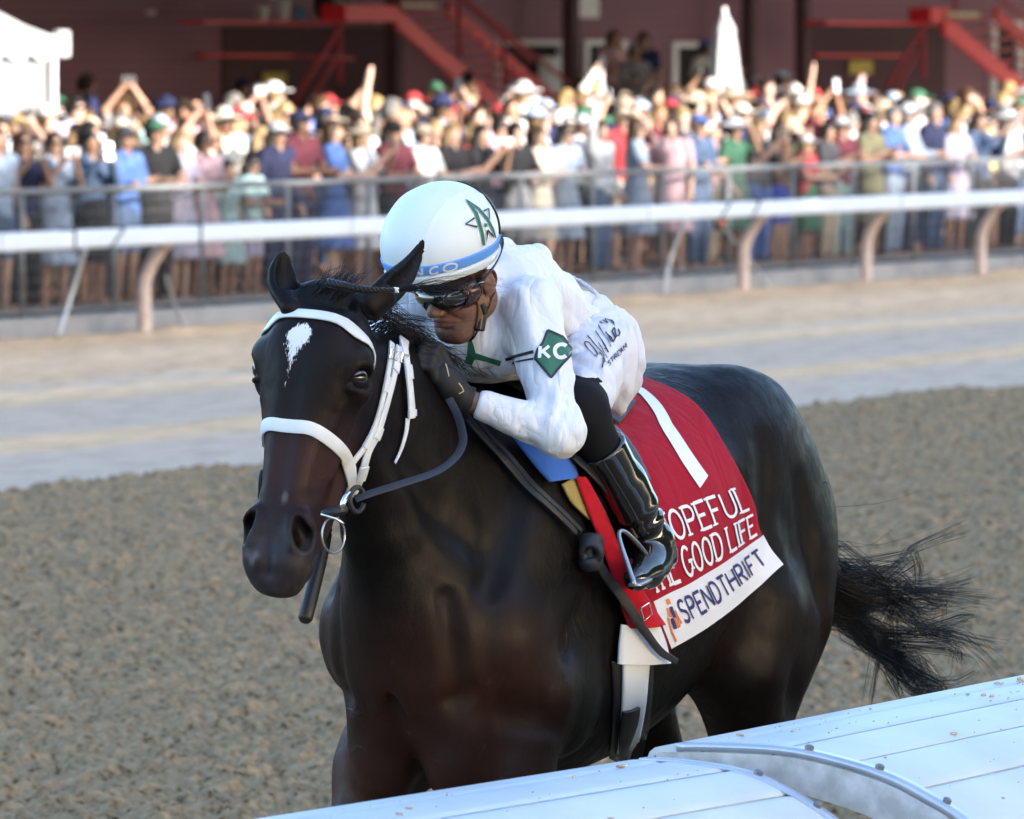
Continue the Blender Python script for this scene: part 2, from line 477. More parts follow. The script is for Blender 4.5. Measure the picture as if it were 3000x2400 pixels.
# outer half of the racetrack: rolled grey lanes and loose tan sand in strips along the track
M_track, nt, b = new_mat('track_sand', rough=1.0, spec=.0)
tc = nt.nodes.new('ShaderNodeTexCoord'); sep = nt.nodes.new('ShaderNodeSeparateXYZ'); nt.links.new(tc.outputs['Object'], sep.inputs[0])
mp = nt.nodes.new('ShaderNodeMapping'); mp.inputs['Scale'].default_value = (.10, 1.0, 1.0); nt.links.new(tc.outputs['Object'], mp.inputs['Vector'])
nw = noise_nodes(nt, 1.6, 5, vec=mp.outputs['Vector'])
ma = nt.nodes.new('ShaderNodeMath'); ma.operation = 'MULTIPLY_ADD'; ma.inputs[1].default_value = .95; nt.links.new(nw.outputs['Fac'], ma.inputs[0]); nt.links.new(sep.outputs['Y'], ma.inputs[2])
mr = nt.nodes.new('ShaderNodeMapRange'); mr.inputs['From Min'].default_value = 20.0; mr.inputs['From Max'].default_value = 34.0; nt.links.new(ma.outputs[0], mr.inputs['Value'])
L_ = lambda v: (v + .47 - 20.0) / 14.0
grey, grey2, tan, tan2 = (.48, .385, .295), (.52, .415, .31), (.57, .405, .255), (.65, .475, .31)
rb = ramp(nt, mr.outputs['Result'], [(L_(20.3), grey), (L_(22.7), grey), (L_(23.1), tan), (L_(23.6), tan), (L_(23.9), grey2), (L_(24.3), grey), (L_(25.8), grey), (L_(26.2), tan), (L_(26.8), tan2), (L_(27.4), grey2), (L_(27.9), tan), (L_(29.5), tan2), (L_(31), tan)])
mp2 = nt.nodes.new('ShaderNodeMapping'); mp2.inputs['Scale'].default_value = (.35, 1.0, 1.0); nt.links.new(tc.outputs['Object'], mp2.inputs['Vector'])
nf = noise_nodes(nt, 5.0, 8, vec=mp2.outputs['Vector'], rough=.7)
mx = nt.nodes.new('ShaderNodeMix'); mx.data_type = 'RGBA'; mx.blend_type = 'MULTIPLY'; mx.inputs['Factor'].default_value = .8
rf = ramp(nt, nf.outputs['Fac'], [(.30, (.62, .60, .58)), (.52, (1, 1, 1)), (.75, (1.08, 1.06, 1.04))])
nt.links.new(rb.outputs['Color'], mx.inputs['A']); nt.links.new(rf.outputs['Color'], mx.inputs['B']); nt.links.new(mx.outputs['Result'], b.inputs['Base Color'])
bp = nt.nodes.new('ShaderNodeBump'); bp.inputs['Strength'].default_value = .6; bp.inputs['Distance'].default_value = .03; nt.links.new(nf.outputs['Fac'], bp.inputs['Height']); nt.links.new(bp.outputs['Normal'], b.inputs['Normal'])
# lumpy sheet in the track frame
tt = np.arange(20, 110, .12); LL = np.arange(20.3, 31.95, .09)
TT, LG = np.meshgrid(tt, LL, indexing='ij')
pts = np.stack([TT.ravel(), LG.ravel(), np.zeros(TT.size)], -1)
loose = np.interp(pts[:, 1], [20.3, 22.6, 23.2, 23.8, 24.2, 25.8, 26.6, 31], [.08, .08, .6, .3, .08, .1, .9, 1.0])
hz = (.5 * vnoise(pts * [.6, 1, 1], 2.2) + .5 * vnoise(pts * [.8, 1, 1], 5.0)) * .034 * loose + .03 * np.exp(-((pts[:, 1] - 23.5) / .3) ** 2)
hz += .06 * np.exp(-((pts[:, 1] - 31.4) / .35) ** 2) * (1 + .5 * vnoise(pts, .9))
pts[:, 2] = .012 + hz
ni, nj = TT.shape; idx = np.arange(ni * nj).reshape(ni, nj)
Q = np.stack([idx[:-1, :-1], idx[1:, :-1], idx[1:, 1:], idx[:-1, 1:]], -1).reshape(-1, 4)
struct(link('track', mesh_np('track', pts, Q), M_track, mw=TM))

# harrowed inner half: every clod is real relief
M_harrow, nt, b = new_mat('harrowed_dirt', rough=1.0, spec=.0)
nA = noise_nodes(nt, 25.0, 6, rough=.6); rA = ramp(nt, nA.outputs['Fac'], [(.33, (.060, .042, .025)), (.42, (.210, .150, .088)), (.55, (.285, .207, .124)), (.75, (.37, .275, .170))])
nt.links.new(rA.outputs['Color'], b.inputs['Base Color'])
nB = noise_nodes(nt, 60.0, 5); bp = nt.nodes.new('ShaderNodeBump'); bp.inputs['Strength'].default_value = .7; bp.inputs['Distance'].default_value = .012
nt.links.new(nB.outputs['Fac'], bp.inputs['Height']); nt.links.new(bp.outputs['Normal'], b.inputs['Normal'])
Yv = np.concatenate([np.arange(20.5, 34, .026), np.arange(34, 54, .040)]); rv = np.linspace(-.105, .105, 300)
YY, RR = np.meshgrid(Yv, rv, indexing='ij')
p = np.stack([(YY * RR).ravel(), YY.ravel(), np.zeros(YY.size)], -1)
Lp = p @ NL
tL = np.stack([p @ U, Lp, np.zeros(len(p))], -1)
h1 = vnoise(tL * [1, 1, 1], 16.0); h2 = vnoise(tL + 31.7, 30.0); h3 = vnoise(tL, 2.0); h4 = vnoise(tL, 46.0)
hh = .023 * np.abs(h1) ** .8 * np.sign(h1) + .024 * np.maximum(h2, -.4) + .016 * h3 + .009 * h4
hh = hh + .006 * np.sin(2 * math.pi * (Lp + .25 * vnoise(tL * [.15, 1, 1], 1.0)) / .33)
ci = np.floor(tL[:, :2] / .42); cz = np.zeros(len(tL))          # hoof prints
cx = (ci[:, 0] + .5 + .35 * _hash(ci[:, 0], ci[:, 1], cz)) * .42; cy = (ci[:, 1] + .5 + .35 * _hash(ci[:, 0], ci[:, 1], cz + 7)) * .42
rr_ = np.hypot(tL[:, 0] - cx, tL[:, 1] - cy); on = _hash(ci[:, 0], ci[:, 1], cz + 13) > .1
hh = hh + on * (-.050 * np.exp(-(rr_ / .055) ** 2) + .018 * np.exp(-((rr_ - .10) / .035) ** 2))
edge = np.clip((20.75 + .18 * h3 + .10 * h1 - Lp) / .25, 0, 1)
fade = np.clip((p[:, 1] - 20.5) / 1.0, 0, 1) * np.clip((.105 - np.abs(RR.ravel())) / .012, 0, 1)
p[:, 2] = np.where(edge > 0, (.055 + hh) * edge * fade + .014 * (1 - fade), -.03)
ni, nj = YY.shape; idx = np.arange(ni * nj).reshape(ni, nj)
Q = np.stack([idx[:-1, :-1], idx[:-1, 1:], idx[1:, 1:], idx[1:, :-1]], -1).reshape(-1, 4)
Q = Q[(edge[Q] > 0).any(1)]
struct(link('harrowed_track', mesh_np('harrowed_track', p, Q), M_harrow))
# the same dirt nearer than the lens sees it, under the horse and the near rail
g = MB(); c = [tl(-30, 2.0, .01), tl(70, 2.0, .01), tl(70, 20.2, .01), tl(-30, 20.2, .01)]; g.add(c, [(0, 1, 2, 3)])
struct(g.obj('inner_track', M_harrow))

# ================================================================== OUTER RAIL
M_white = mat('white_rail_paint', (.52, .56, .60), rough=.45, spec=.35, noise=(3.0, .3, (.42, .45, .48)))
M_wood = mat('weathered_post', (.55, .43, .37), rough=.8, noise=(14, .6, (.36, .27, .23)))
M_galv = mat('galvanised_metal', (.42, .44, .46), rough=.45, metal=.7, noise=(20, .5, (.28, .29, .30)))
M_wire = mat('grey_wire', (.12, .125, .13), rough=.6, metal=.3)
M_rubber = mat('dark_strap', (.05, .05, .06), rough=.7)
rail = empty('outer_rail', tl(60, 31, 0)); 
def child_world(o, parent):
    o.parent = parent; o.matrix_parent_inverse = parent.matrix_world.inverted(); return o
def upd(): bpy.context.view_layer.update()
upd()
tag(rail, 'long white outer running rail on bent posts in front of the crowd', 'rail')
for k in range(8):
    t0 = 42.7 + k * 6.0
    m_ = MB(); m_.box(tl(t0 + 3.0, 31.0, .925), (2.994, .075, .080), (U, NL, (0, 0, 1)))
    child_world(m_.obj('rail_section', M_white, bevel=.03), rail)
for k in range(15):
    t0 = 42.7 + k * 3.0
    if k in (4, 6): continue
    m_ = MB(); pts_ = crom([tl(t0, 31.35, -.1), tl(t0, 31.35, .35), tl(t0, 31.33, .55), tl(t0, 31.22, .74), tl(t0, 31.08, .88)], 12)
    m_.tube(pts_, np.linspace(.066, .052, 12), 10)
    child_world(m_.obj('post', M_wood, smooth=True), rail)
for (px, a) in ((565, 0), (320, .12), (195, 0), (2105, .12), (2195, .10)):
    t0 = t_at(px, 31.0); m_ = MB()
    ring = [tl(t0 + a * s_, 31.0 + dl, .925 + dz) for (dl, dz, s_) in ((-.082, .087, 1), (.082, .087, 1.2), (.082, -.087, -1), (-.082, -.087, -1), (-.082, .087, 1))]
    m_.tube(ring, .012, 6); child_world(m_.obj('strap', M_rubber), rail)
# loose guy wires and props between the rail and the fence
for (lab, pts_, r_) in (
    ('slanting grey prop leaning behind the white rail near the jockey', [tl(t_at(2010, 31.5), 31.5, .84), tl(t_at(1965, 31.6), 31.6, .42), tl(t_at(1945, 31.6), 31.6, .05)], .022),
    ('grey cable hanging from the white rail to the sand between two bent posts', [tl(t_at(2100, 31.2), 31.2, .83), tl(t_at(2160, 31.4), 31.4, .55), tl(t_at(2220, 31.5), 31.5, .26), tl(t_at(2262, 31.4), 31.4, .05)], .016),
    ('slanting grey prop leaning behind the left end of the white rail', [tl(t_at(252, 31.4), 31.4, .86), tl(t_at(205, 31.5), 31.5, .40), tl(t_at(165, 31.5), 31.5, .05)], .024),
    ('thin grey cable drooping to the sand beside the left bent post', [tl(t_at(485, 31.2), 31.2, .55), tl(t_at(510, 31.3), 31.3, .28), tl(t_at(545, 31.3), 31.3, .05)], .016)):
    m_ = MB(); m_.tube(crom(pts_, 9), r_, 7); o = m_.obj('prop' if 'prop' in lab else 'cable', M_galv, smooth=True)
    tag(o, lab, 'prop' if 'prop' in lab else 'cable')
m_ = MB(); bmq = bmesh.new(); bmesh.ops.create_icosphere(bmq, subdivisions=2, radius=.028); me = bpy.data.meshes.new('marker_ball'); bmq.to_mesh(me); bmq.free()
o = link('marker_ball', me, mat('orange_plastic', (.75, .13, .05), rough=.5)); o.location = tl(t_at(2112, 30.9), 30.88, .80); tag(o, 'small orange ball hanging under the white rail', 'marker')

# ================================================================== APRON, KERB, SPECTATOR FENCE
M_conc = mat('kerb_concrete', (.27, .27, .27), rough=.9, noise=(3, .7, (.17, .17, .18)))
M_apron = mat('apron_asphalt', (.10, .10, .105), rough=.9, noise=(6, .5, (.06, .06, .065)))
APRON_L0, APRON_L1 = 32.0, 46.0
def apron_z(L): return .20 + .24 * max(0.0, min(1.0, (L - 32.3) / 10.0))
m_ = MB(); m_.box(tl(70, 32.0, .08), (60, .13, .125), (U, NL, (0, 0, 1))); o = m_.obj('kerb', M_conc, bevel=.012); struct(o)
m_ = MB(); m_.add([tl(10, 32.1, .195), tl(130, 32.1, .195), tl(130, 46.5, apron_z(46.5)), tl(10, 46.5, apron_z(46.5))], [(0, 1, 2, 3)]); struct(m_.obj('apron', M_apron))
fence = empty('spectator_fence', tl(60, 32.0, .2)); upd()
tag(fence, 'grey metal spectator fence with wire mesh on a concrete kerb', 'fence')
M_fence = mat('fence_steel', (.14, .15, .155), rough=.55, metal=.2, noise=(10, .4, (.09, .095, .10)))
m_ = MB(); m_.tube([tl(38, 32.0, 1.31), tl(100, 32.0, 1.31)], .030, 8); child_world(m_.obj('top_rail', M_fence, smooth=True), fence)
m_ = MB(); m_.tube([tl(38, 32.0, .255), tl(100, 32.0, .255)], .022, 8); child_world(m_.obj('bottom_rail', M_fence, smooth=True), fence)
pm = MB(); pm.tube([(0, 0, 0), (0, 0, 1.08)], .026, 8); pme = pm.mesh('post', True); pme.materials.append(M_fence)
for k in range(34):
    o = bpy.data.objects.new('post', pme); COL.objects.link(o); o.parent = fence
    o.location = Vector(tl(44.5 + k * 1.55, 32.0, .2)) - fence.location
m_ = MB()
for k in range(560):
    t0 = 44.6 + k * .065
    m_.tube([tl(t0, 31.97, .26), tl(t0, 31.97, 1.30)], .0022, 3, cap=False)
for k in range(9):
    m_.tube([tl(44.5, 31.97, .30 + k * .115), tl(81, 31.97, .30 + k * .115)], .0022, 3, cap=False)
o = m_.obj('wire_mesh', M_wire); child_world(o, fence); o['kind'] = 'stuff'

# ================================================================== NEAR RAIL
M_cover = mat('rail_cover_paint', (.50, .555, .59), rough=.45, spec=.4, noise=(3.0, .7, (.41, .445, .46)), bump=(40, .05, .002))
M_trim = mat('rail_trim_aluminium', (.50, .55, .62), rough=.35, metal=.6, noise=(14, .5, (.36, .39, .43)))
M_plate = mat('galvanised_plate', (.40, .40, .41), rough=.55, metal=.45, noise=(22, .9, (.62, .62, .64)), bump=(30, .2, .003))
M_bolt = mat('dull_bolt', (.20, .20, .21), rough=.5, metal=.8)
PROF_R = [(6.452, 1.00), (6.455, 1.035), (6.44, 1.056), (6.40, 1.063), (6.30, 1.068), (6.14, 1.068), (6.02, 1.052), (5.90, 1.023), (5.81, .985), (5.74, .949), (5.62, .868), (5.53, .77), (5.48, .67)]
PROF_L = [(6.452, .99), (6.455, 1.022), (6.44, 1.040), (6.40, 1.046), (6.29, 1.046), (6.15, 1.030), (6.05, .993), (5.98, .957), (5.90, .905), (5.82, .84), (5.74, .76), (5.68, .66), (5.65, .58)]
tl0 = tl
def prof_line(prof, n=90):
    c_ = crom(prof, n); s_ = np.concatenate([[0], np.cumsum(np.hypot(*np.diff(c_, axis=0).T))]); return c_, s_
def cover(prof, t0, t1, cuts, label, joint_at_low):
    tl = (lambda T_, L, z=0.0: tl0(T_, L, z + .019 * (12.535 - T_))) if not joint_at_low else tl0
    root = empty('near_rail', tl((t0 + t1) / 2, 6.1, 0)); upd(); tag(root, label, 'rail', 'near rail sections')
    c_, s_ = prof_line(prof); tot = s_[-1]
    for (a_, b_) in zip(cuts[:-1], cuts[1:]):
        ss = np.linspace(a_ * tot + .0035, b_ * tot - .0035, 12)
        L_i = np.interp(ss, s_, c_[:, 0]); z_i = np.interp(ss, s_, c_[:, 1])
        dl = np.gradient(L_i); dz = np.gradient(z_i); nn = np.hypot(dl, dz); nl, nz = dz / nn, -dl / nn
        m_ = MB(); n_ = len(ss); vs = []
        rise = np.ones(n_) * 0; rise[0] = rise[-1] = -.004
        tg = np.linspace(t0, t1, 24)
        for T_ in tg:
            for i in range(n_): vs.append(tl(T_, L_i[i] + nl[i] * rise[i], z_i[i] + nz[i] * rise[i]))
            for i in range(n_): vs.append(tl(T_, L_i[i] - nl[i] * .014, z_i[i] - nz[i] * .014))
        f_ = []; w_ = 2 * n_
        for g_ in range(len(tg) - 1):
            o0 = g_ * w_; o1 = o0 + w_
            for i in range(n_ - 1): f_.append((o0 + i, o0 + i + 1, o1 + i + 1, o1 + i)); f_.append((o0 + n_ + i, o1 + n_ + i, o1 + n_ + i + 1, o0 + n_ + i + 1))
            f_.append((o0, o1, o1 + n_, o0 + n_)); f_.append((o0 + n_ - 1, o0 + 2 * n_ - 1, o1 + 2 * n_ - 1, o1 + n_ - 1))
        for o0 in (0, (len(tg) - 1) * w_):
            for i in range(n_ - 1): f_.append((o0 + i, o0 + i + 1, o0 + n_ + i + 1, o0 + n_ + i))
        m_.add(vs, f_)
        o = m_.obj('panel', M_cover, smooth=True); child_world(o, root)
        md = o.modifiers.new('edge', 'EDGE_SPLIT'); md.split_angle = R(35)
    # backing sheet seen through the joints
    m_ = MB(); n_ = 40; ss = np.linspace(0, tot, n_); L_i = np.interp(ss, s_, c_[:, 0]); z_i = np.interp(ss, s_, c_[:, 1]); dl = np.gradient(L_i); dz = np.gradient(z_i); nn = np.hypot(dl, dz); nl, nz = dz / nn, -dl / nn
    vs = [tl(T_, L_i[i] - nl[i] * .008, z_i[i] - nz[i] * .008) for T_ in (t0 + .01, t1 - .01) for i in range(n_)]
    m_.add(vs, [(i, i + 1, n_ + i + 1, n_ + i) for i in range(n_ - 1)]); child_world(m_.obj('backing_sheet', M_trim, smooth=True), root)
    # trim strip with bolts along the end of the section, and its end plate
    te = t0 if joint_at_low else t1; sgn = 1 if joint_at_low else -1
    m_ = MB(); vs = []
    lo, hi = .10, 1.0
    ss = np.linspace(lo * tot, hi * tot, 40); L_i = np.interp(ss, s_, c_[:, 0]); z_i = np.interp(ss, s_, c_[:, 1]); dl = np.gradient(L_i); dz = np.gradient(z_i); nn = np.hypot(dl, dz); nl, nz = dz / nn, -dl / nn
    for i in range(40):
        for (dt, e_) in ((-.004, -.012), (-.004, .005), (.030, .005), (.030, -.002)):
            vs.append(tl(te + sgn * dt, L_i[i] + nl[i] * e_, z_i[i] + nz[i] * e_))
    f_ = [(4 * i + j, 4 * i + (j + 1) % 4, 4 * i + 4 + (j + 1) % 4, 4 * i + 4 + j) for i in range(39) for j in range(4)] + [(0, 1, 2, 3), (156, 157, 158, 159)]
    m_.add(vs, f_); child_world(m_.obj('trim_strip', M_trim, smooth=True), root)
    for w in np.linspace(.30, .92, 5):
        i = int(w * 39); m_ = MB(); c0 = tl(te + sgn * .014, L_i[i] + nl[i] * .004, z_i[i] + nz[i] * .004); nv = NL * nl[i] + np.array([0, 0, nz[i]])
        m_.tube([c0, c0 + nv * .009, c0 + nv * .012], [.0095, .0095, .005], 6); child_world(m_.obj('bolt', M_bolt), root)
    return root, c_, s_
cuts = [0, .15, .29, .43, .57, .72, .86, 1.0]
rr, cR, sR = cover(PROF_R, 12.665, 19.0, cuts, 'near white rail section at right, sprinkled with dirt, ending in a bare metal plate', True)
rl_, cL, sL = cover(PROF_L, 8.0, 12.535, cuts, 'near white rail section at left, tilted lower than its neighbour at the joint', False)
# end plate of the right section: galvanised web under the cover
c_ = cR; ss = np.linspace(.06, 1.0, 46) * sR[-1]; L_i = np.interp(ss, sR, c_[:, 0]); z_i = np.interp(ss, sR, c_[:, 1]); dl = np.gradient(L_i); dz = np.gradient(z_i); nn = np.hypot(dl, dz); nl, nz = dz / nn, -dl / nn
wd = np.interp(np.linspace(0, 1, 46), [0, .1, .3, .7, 1], [.05, .065, .085, .10, .09])
m_ = MB(); vs = []
for i in range(46):
    for (T_, e_) in ((12.655, -.014), (12.655, -wd[i]), (12.662, -wd[i]), (12.662, -.014)): vs.append(tl(T_, L_i[i] + nl[i] * e_, z_i[i] + nz[i] * e_))
m_.add(vs, [(4 * i + j, 4 * i + (j + 1) % 4, 4 * i + 4 + (j + 1) % 4, 4 * i + 4 + j) for i in range(45) for j in range(4)] + [(0, 1, 2, 3), (180, 181, 182, 183)])
child_world(m_.obj('end_plate', M_plate), rr)
for (root, prof, ts) in ((rr, PROF_R, (13.4, 16.4)), (rl_, PROF_L, (9.0, 11.6))):
    for T_ in ts:
        m_ = MB(); m_.tube(crom([tl(T_, 5.85, -.1), tl(T_, 5.85, .5), tl(T_, 5.95, .80), tl(T_, 6.15, .985)], 8), .04, 8); child_world(m_.obj('post', M_galv, smooth=True), root)
# crumbs of dirt thrown on the covers
M_crumb = mat('dirt_crumbs', (.52, .40, .28), rough=1.0, noise=(200, .7, (.34, .26, .18)))
m_ = MB(); rs = random.Random(5)
bmq = bmesh.new(); bmesh.ops.create_icosphere(bmq, subdivisions=1, radius=1.0); iv = [np.array(v.co) for v in bmq.verts]; jf = [tuple(v.index for v in f.verts) for f in bmq.faces]; bmq.free()
for k in range(1150):
    right = rs.random() < .80
    c_, s_ = (cR, sR) if right else (cL, sL)
    T_ = rs.uniform(12.72, 16.4) if right else rs.uniform(9.5, 12.48)
    if right: w = .12 + .62 * rs.random() ** 1.5
    else: w = .12 + .55 * rs.random()
    if right and rs.random() > .25 + .75 * (T_ - 12.7) / 3.0: continue
    clump = vnoise(np.array([[T_ * 2.2, w * 6, 1.0]]), 1.0)[0]
    if clump < -.25 and rs.random() < .8: continue
    s0 = w * s_[-1]; Lc = np.interp(s0, s_, c_[:, 0]); zc = np.interp(s0, s_, c_[:, 1])
    r_ = .0014 + .0058 * rs.random() ** 6
    base = tl(T_, Lc, zc + r_ * .45 + (0 if right else .019 * (12.535 - T_)))
    sc = np.array([rs.uniform(.8, 1.9), rs.uniform(.8, 1.8), rs.uniform(.45, .9)]) * r_
    m_.add([base + v * sc * rs.uniform(.75, 1.2) for v in iv], jf)
o = m_.obj('dirt_crumbs', M_crumb, smooth=False); struct(o, 'stuff'); o['label'] = 'crumbs of brown dirt scattered on the near white rail'
# ================================================================== CLUBHOUSE
k2 = 3000.0 / 2156.0
def zt(x, y, L):            # 2156-view point on the plane at L -> (t, z)
    p = P_L(x * k2, y * k2, L); return float(p @ U), float(p[2])
AX = (U, NL, np.array([0, 0, 1.0]))
def rect(m_, x0, y0, x1, y1, L, dL):
    t0, z1 = zt(x0, y0, L); t1, z0 = zt(x1, y1, L); m_.box(tl((t0 + t1) / 2, L + dL / 2, (z0 + z1) / 2), (abs(t1 - t0) / 2, dL / 2, abs(z1 - z0) / 2), AX)
def bar(m_, a, b, La, Lb, r, n=6):
    (ta, za), (tb, zb) = zt(*a, La), zt(*b, Lb); m_.tube([tl(ta, La, za), tl(tb, Lb, zb)], r, n)
def beam(m_, a, b, L, dL, h):
    """sloping plank seen as a band h (2156 px) tall"""
    (ta, za), (tb, zb) = zt(*a, L), zt(*b, L); (_, zh) = zt(a[0], a[1] + h, L); dh = za - zh
    vs = [tl(ta, L, za), tl(tb, L, zb), tl(tb, L, zb - dh), tl(ta, L, za - dh), tl(ta, L + dL, za), tl(tb, L + dL, zb), tl(tb, L + dL, zb - dh), tl(ta, L + dL, za - dh)]
    m_.add(vs, [(0, 1, 2, 3), (7, 6, 5, 4), (0, 4, 5, 1), (1, 5, 6, 2), (2, 6, 7, 3), (3, 7, 4, 0)])
M_wall, nt, b = new_mat('maroon_lap_siding', rough=.8, spec=.2)
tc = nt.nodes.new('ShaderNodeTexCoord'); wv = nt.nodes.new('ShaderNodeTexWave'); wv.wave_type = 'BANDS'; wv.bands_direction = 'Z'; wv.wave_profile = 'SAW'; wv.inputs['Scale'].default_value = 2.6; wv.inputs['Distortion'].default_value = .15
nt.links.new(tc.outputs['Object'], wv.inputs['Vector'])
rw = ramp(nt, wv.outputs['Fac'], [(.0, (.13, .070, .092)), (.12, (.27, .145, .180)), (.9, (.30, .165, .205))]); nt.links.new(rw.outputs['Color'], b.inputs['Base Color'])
bp = nt.nodes.new('ShaderNodeBump'); bp.inputs['Strength'].default_value = .5; bp.inputs['Distance'].default_value = .03; nt.links.new(wv.outputs['Fac'], bp.inputs['Height']); nt.links.new(bp.outputs['Normal'], b.inputs['Normal'])
M_dark = mat('dark_interior', (.012, .010, .012), rough=.9)
M_redpaint = mat('red_paint', (.80, .020, .026), rough=.5, noise=(6, .3, (.66, .016, .022)))
M_dullred = mat('dull_red_rail', (.42, .04, .06), rough=.6)
M_trimw = mat('white_trim', (.80, .81, .82), rough=.6)
M_brown = mat('dark_brown_paint', (.10, .05, .055), rough=.7)
M_cream = mat('cream_sign', (.62, .50, .30), rough=.6)
M_yellow = mat('yellow_sign', (.60, .46, .06), rough=.6, noise=(40, .4, (.35, .26, .04)))
house = empty('clubhouse', tl(70, 44, 0)); upd(); tag(house, 'dark maroon clubhouse with white door frames behind the crowd', 'building')
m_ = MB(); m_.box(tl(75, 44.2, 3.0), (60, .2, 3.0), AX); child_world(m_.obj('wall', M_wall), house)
m_ = MB(); m_.box(tl(75, 38.0, 4.70), (60, 6.2, .10), AX); child_world(m_.obj('added_canopy', mat('bounce_white', (.72, .72, .73), rough=.8)), house)  # added canopy, out of view: shades the wall, white underside bounces light
for x in (1202, 1578, 830, 1690):
    m_ = MB(); t0, _ = zt(x, 100, 43.4); m_.box(tl(t0, 43.4, 2.3), (.09, .09, 2.29), AX); child_world(m_.obj('column', M_brown), house)
# flat dark sheets: shade of the recesses under the landings put into colour
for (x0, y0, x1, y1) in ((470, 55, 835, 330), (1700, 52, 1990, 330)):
    m_ = MB(); rect(m_, x0, y0, x1, y1, 43.97, .02); child_world(m_.obj('bay_shade', mat('recess_shade', (.085, .042, .050), rough=.85)), house)
for (x0, x1, ytop) in ((1052, 1192, 84), (1232, 1322, 84), (1418, 1496, 88), (2090, 2156, 44)):
    m_ = MB(); rect(m_, x0 + 10, ytop + 12, x1 - 12, 330, 43.96, .03); dr = m_.obj('doorway', M_dark); child_world(dr, house)
    m_ = MB(); rect(m_, x0, ytop, x1, ytop + 12, 43.90, .09); rect(m_, x0, ytop + 12, x0 + 10, 330, 43.90, .09); rect(m_, x1 - 12, ytop + 12, x1, 330, 43.90, .09); fr_ = m_.obj('door_frame', M_trimw); fr_.parent = dr; fr_.matrix_parent_inverse = dr.matrix_world.inverted()
m_ = MB(); rect(m_, 1140, 120, 1180, 215, 43.80, .05); child_world(m_.obj('door_leaf', M_trimw), house)
for (x0, y0, x1, y1, M_, lab) in ((1214, -12, 1262, 38, M_trimw, 'white notice board fixed high on the maroon clubhouse wall'), (555, 153, 604, 181, M_yellow, 'small yellow sign under the left red landing'), (1790, 128, 1838, 156, M_yellow, 'small yellow sign under the right red landing')):
    m_ = MB(); rect(m_, x0, y0, x1, y1, 43.90, .03); tag(m_.obj('sign', M_, bevel=.01), lab, 'sign')
m_ = MB(); m_.tube([tl(zt(325, 27, 43.9)[0], 43.9, zt(325, 27, 43.9)[1]), tl(zt(325, 27, 43.9)[0], 44.0, zt(325, 27, 43.9)[1])], .03, 10); tag(m_.obj('wall_lamp', M_trimw), 'tiny pale round fitting on the plain maroon wall at upper left', 'fitting')
def stairs(name, label, a, b_, h, Ln, Lf, nst, shift, landing, rails, signs):
    root = empty(name, tl(60, 42, 0)); upd(); tag(root, label, 'staircase', 'red outdoor staircases')
    m_ = MB(); beam(m_, a, b_, Ln, .07, h); child_world(m_.obj('stringer', M_redpaint), root)
    a2 = (a[0] + shift[0], a[1] + shift[1]); b2 = (b_[0] + shift[0], b_[1] + shift[1])
    m_ = MB(); beam(m_, a2, b2, Lf, .07, h * .75); child_world(m_.obj('stringer', M_redpaint), root)
    (ta, za), (tb, zb) = zt(*a, Ln), zt(*b_, Ln); (tc_, zc), (td, zd) = zt(*a2, Lf), zt(*b2, Lf)
    for k in range(nst):
        w = (k + .5) / nst; p = tl(ta + (tb - ta) * w, Ln + .07, za + (zb - za) * w - .04); q_ = tl(tc_ + (td - tc_) * w, Lf, zc + (zd - zc) * w - .04)
        m_ = MB(); e = np.array(U) * .15; hz_ = np.array([0, 0, .022]); m_.add([p - e - hz_, p + e - hz_, q_ + e - hz_, q_ - e - hz_, p - e + hz_, p + e + hz_, q_ + e + hz_, q_ - e + hz_], [(3, 2, 1, 0), (4, 5, 6, 7), (0, 1, 5, 4), (1, 2, 6, 5), (2, 3, 7, 6), (3, 0, 4, 7)])
        child_world(m_.obj('tread', M_dullred), root)
    for (x0, y0, x1, y1, L, dL) in landing: m_ = MB(); rect(m_, x0, y0, x1, y1, L, dL); child_world(m_.obj('landing', M_redpaint), root)
    for (p0, p1, L, r) in rails: m_ = MB(); bar(m_, p0, p1, L, L, r); child_world(m_.obj('rail_bar', M_dullred, smooth=True), root)
    for (x0, y0, x1, y1, L) in signs: m_ = MB(); rect(m_, x0, y0, x1, y1, L, .02); child_world(m_.obj('tread_plate', M_cream), root)
stairs('staircase', 'red metal staircase descending to the right above the crowd at centre left', (838, 18), (1062, 216), 40, 41.6, 43.2, 10, (110, -14), [(728, 10, 842, 46, 41.6, .35), (430, 44, 728, 52, 42.2, .35), (430, 114, 620, 121, 43.7, .1)],
       [((718, 50), (618, 218), 41.7, .035), ((713, 50), (716, 175), 41.7, .04), ((712, 112), (650, 220), 41.7, .03), ((840, -30), (842, 20), 41.6, .03), ((955, -20), (1215, 190), 43.1, .03), ((920, -50), (1120, 130), 41.6, .03), ((1060, 75), (1062, 210), 41.6, .03), ((965, -5), (967, 118), 41.6, .03), ((620, 118), (745, 124), 41.7, .02)], [(845, 8, 920, 17, 41.55)])
stairs('staircase', 'red metal staircase cut off by the right edge of the picture', (1990, 30), (2240, 240), 40, 41.6, 43.2, 10, (110, -14), [(1740, 44, 1995, 54, 41.9, .35), (1960, 16, 2000, 46, 41.6, .35), (1720, 114, 1900, 120, 43.7, .1)],
       [((1945, 55), (1868, 185), 41.7, .035), ((1942, 55), (1945, 165), 41.7, .04), ((1932, 110), (1885, 195), 41.7, .03), ((2080, -20), (2190, 60), 41.6, .03), ((2010, -30), (2012, 40), 41.6, .03)], [(1996, 26, 2062, 36, 41.55)])
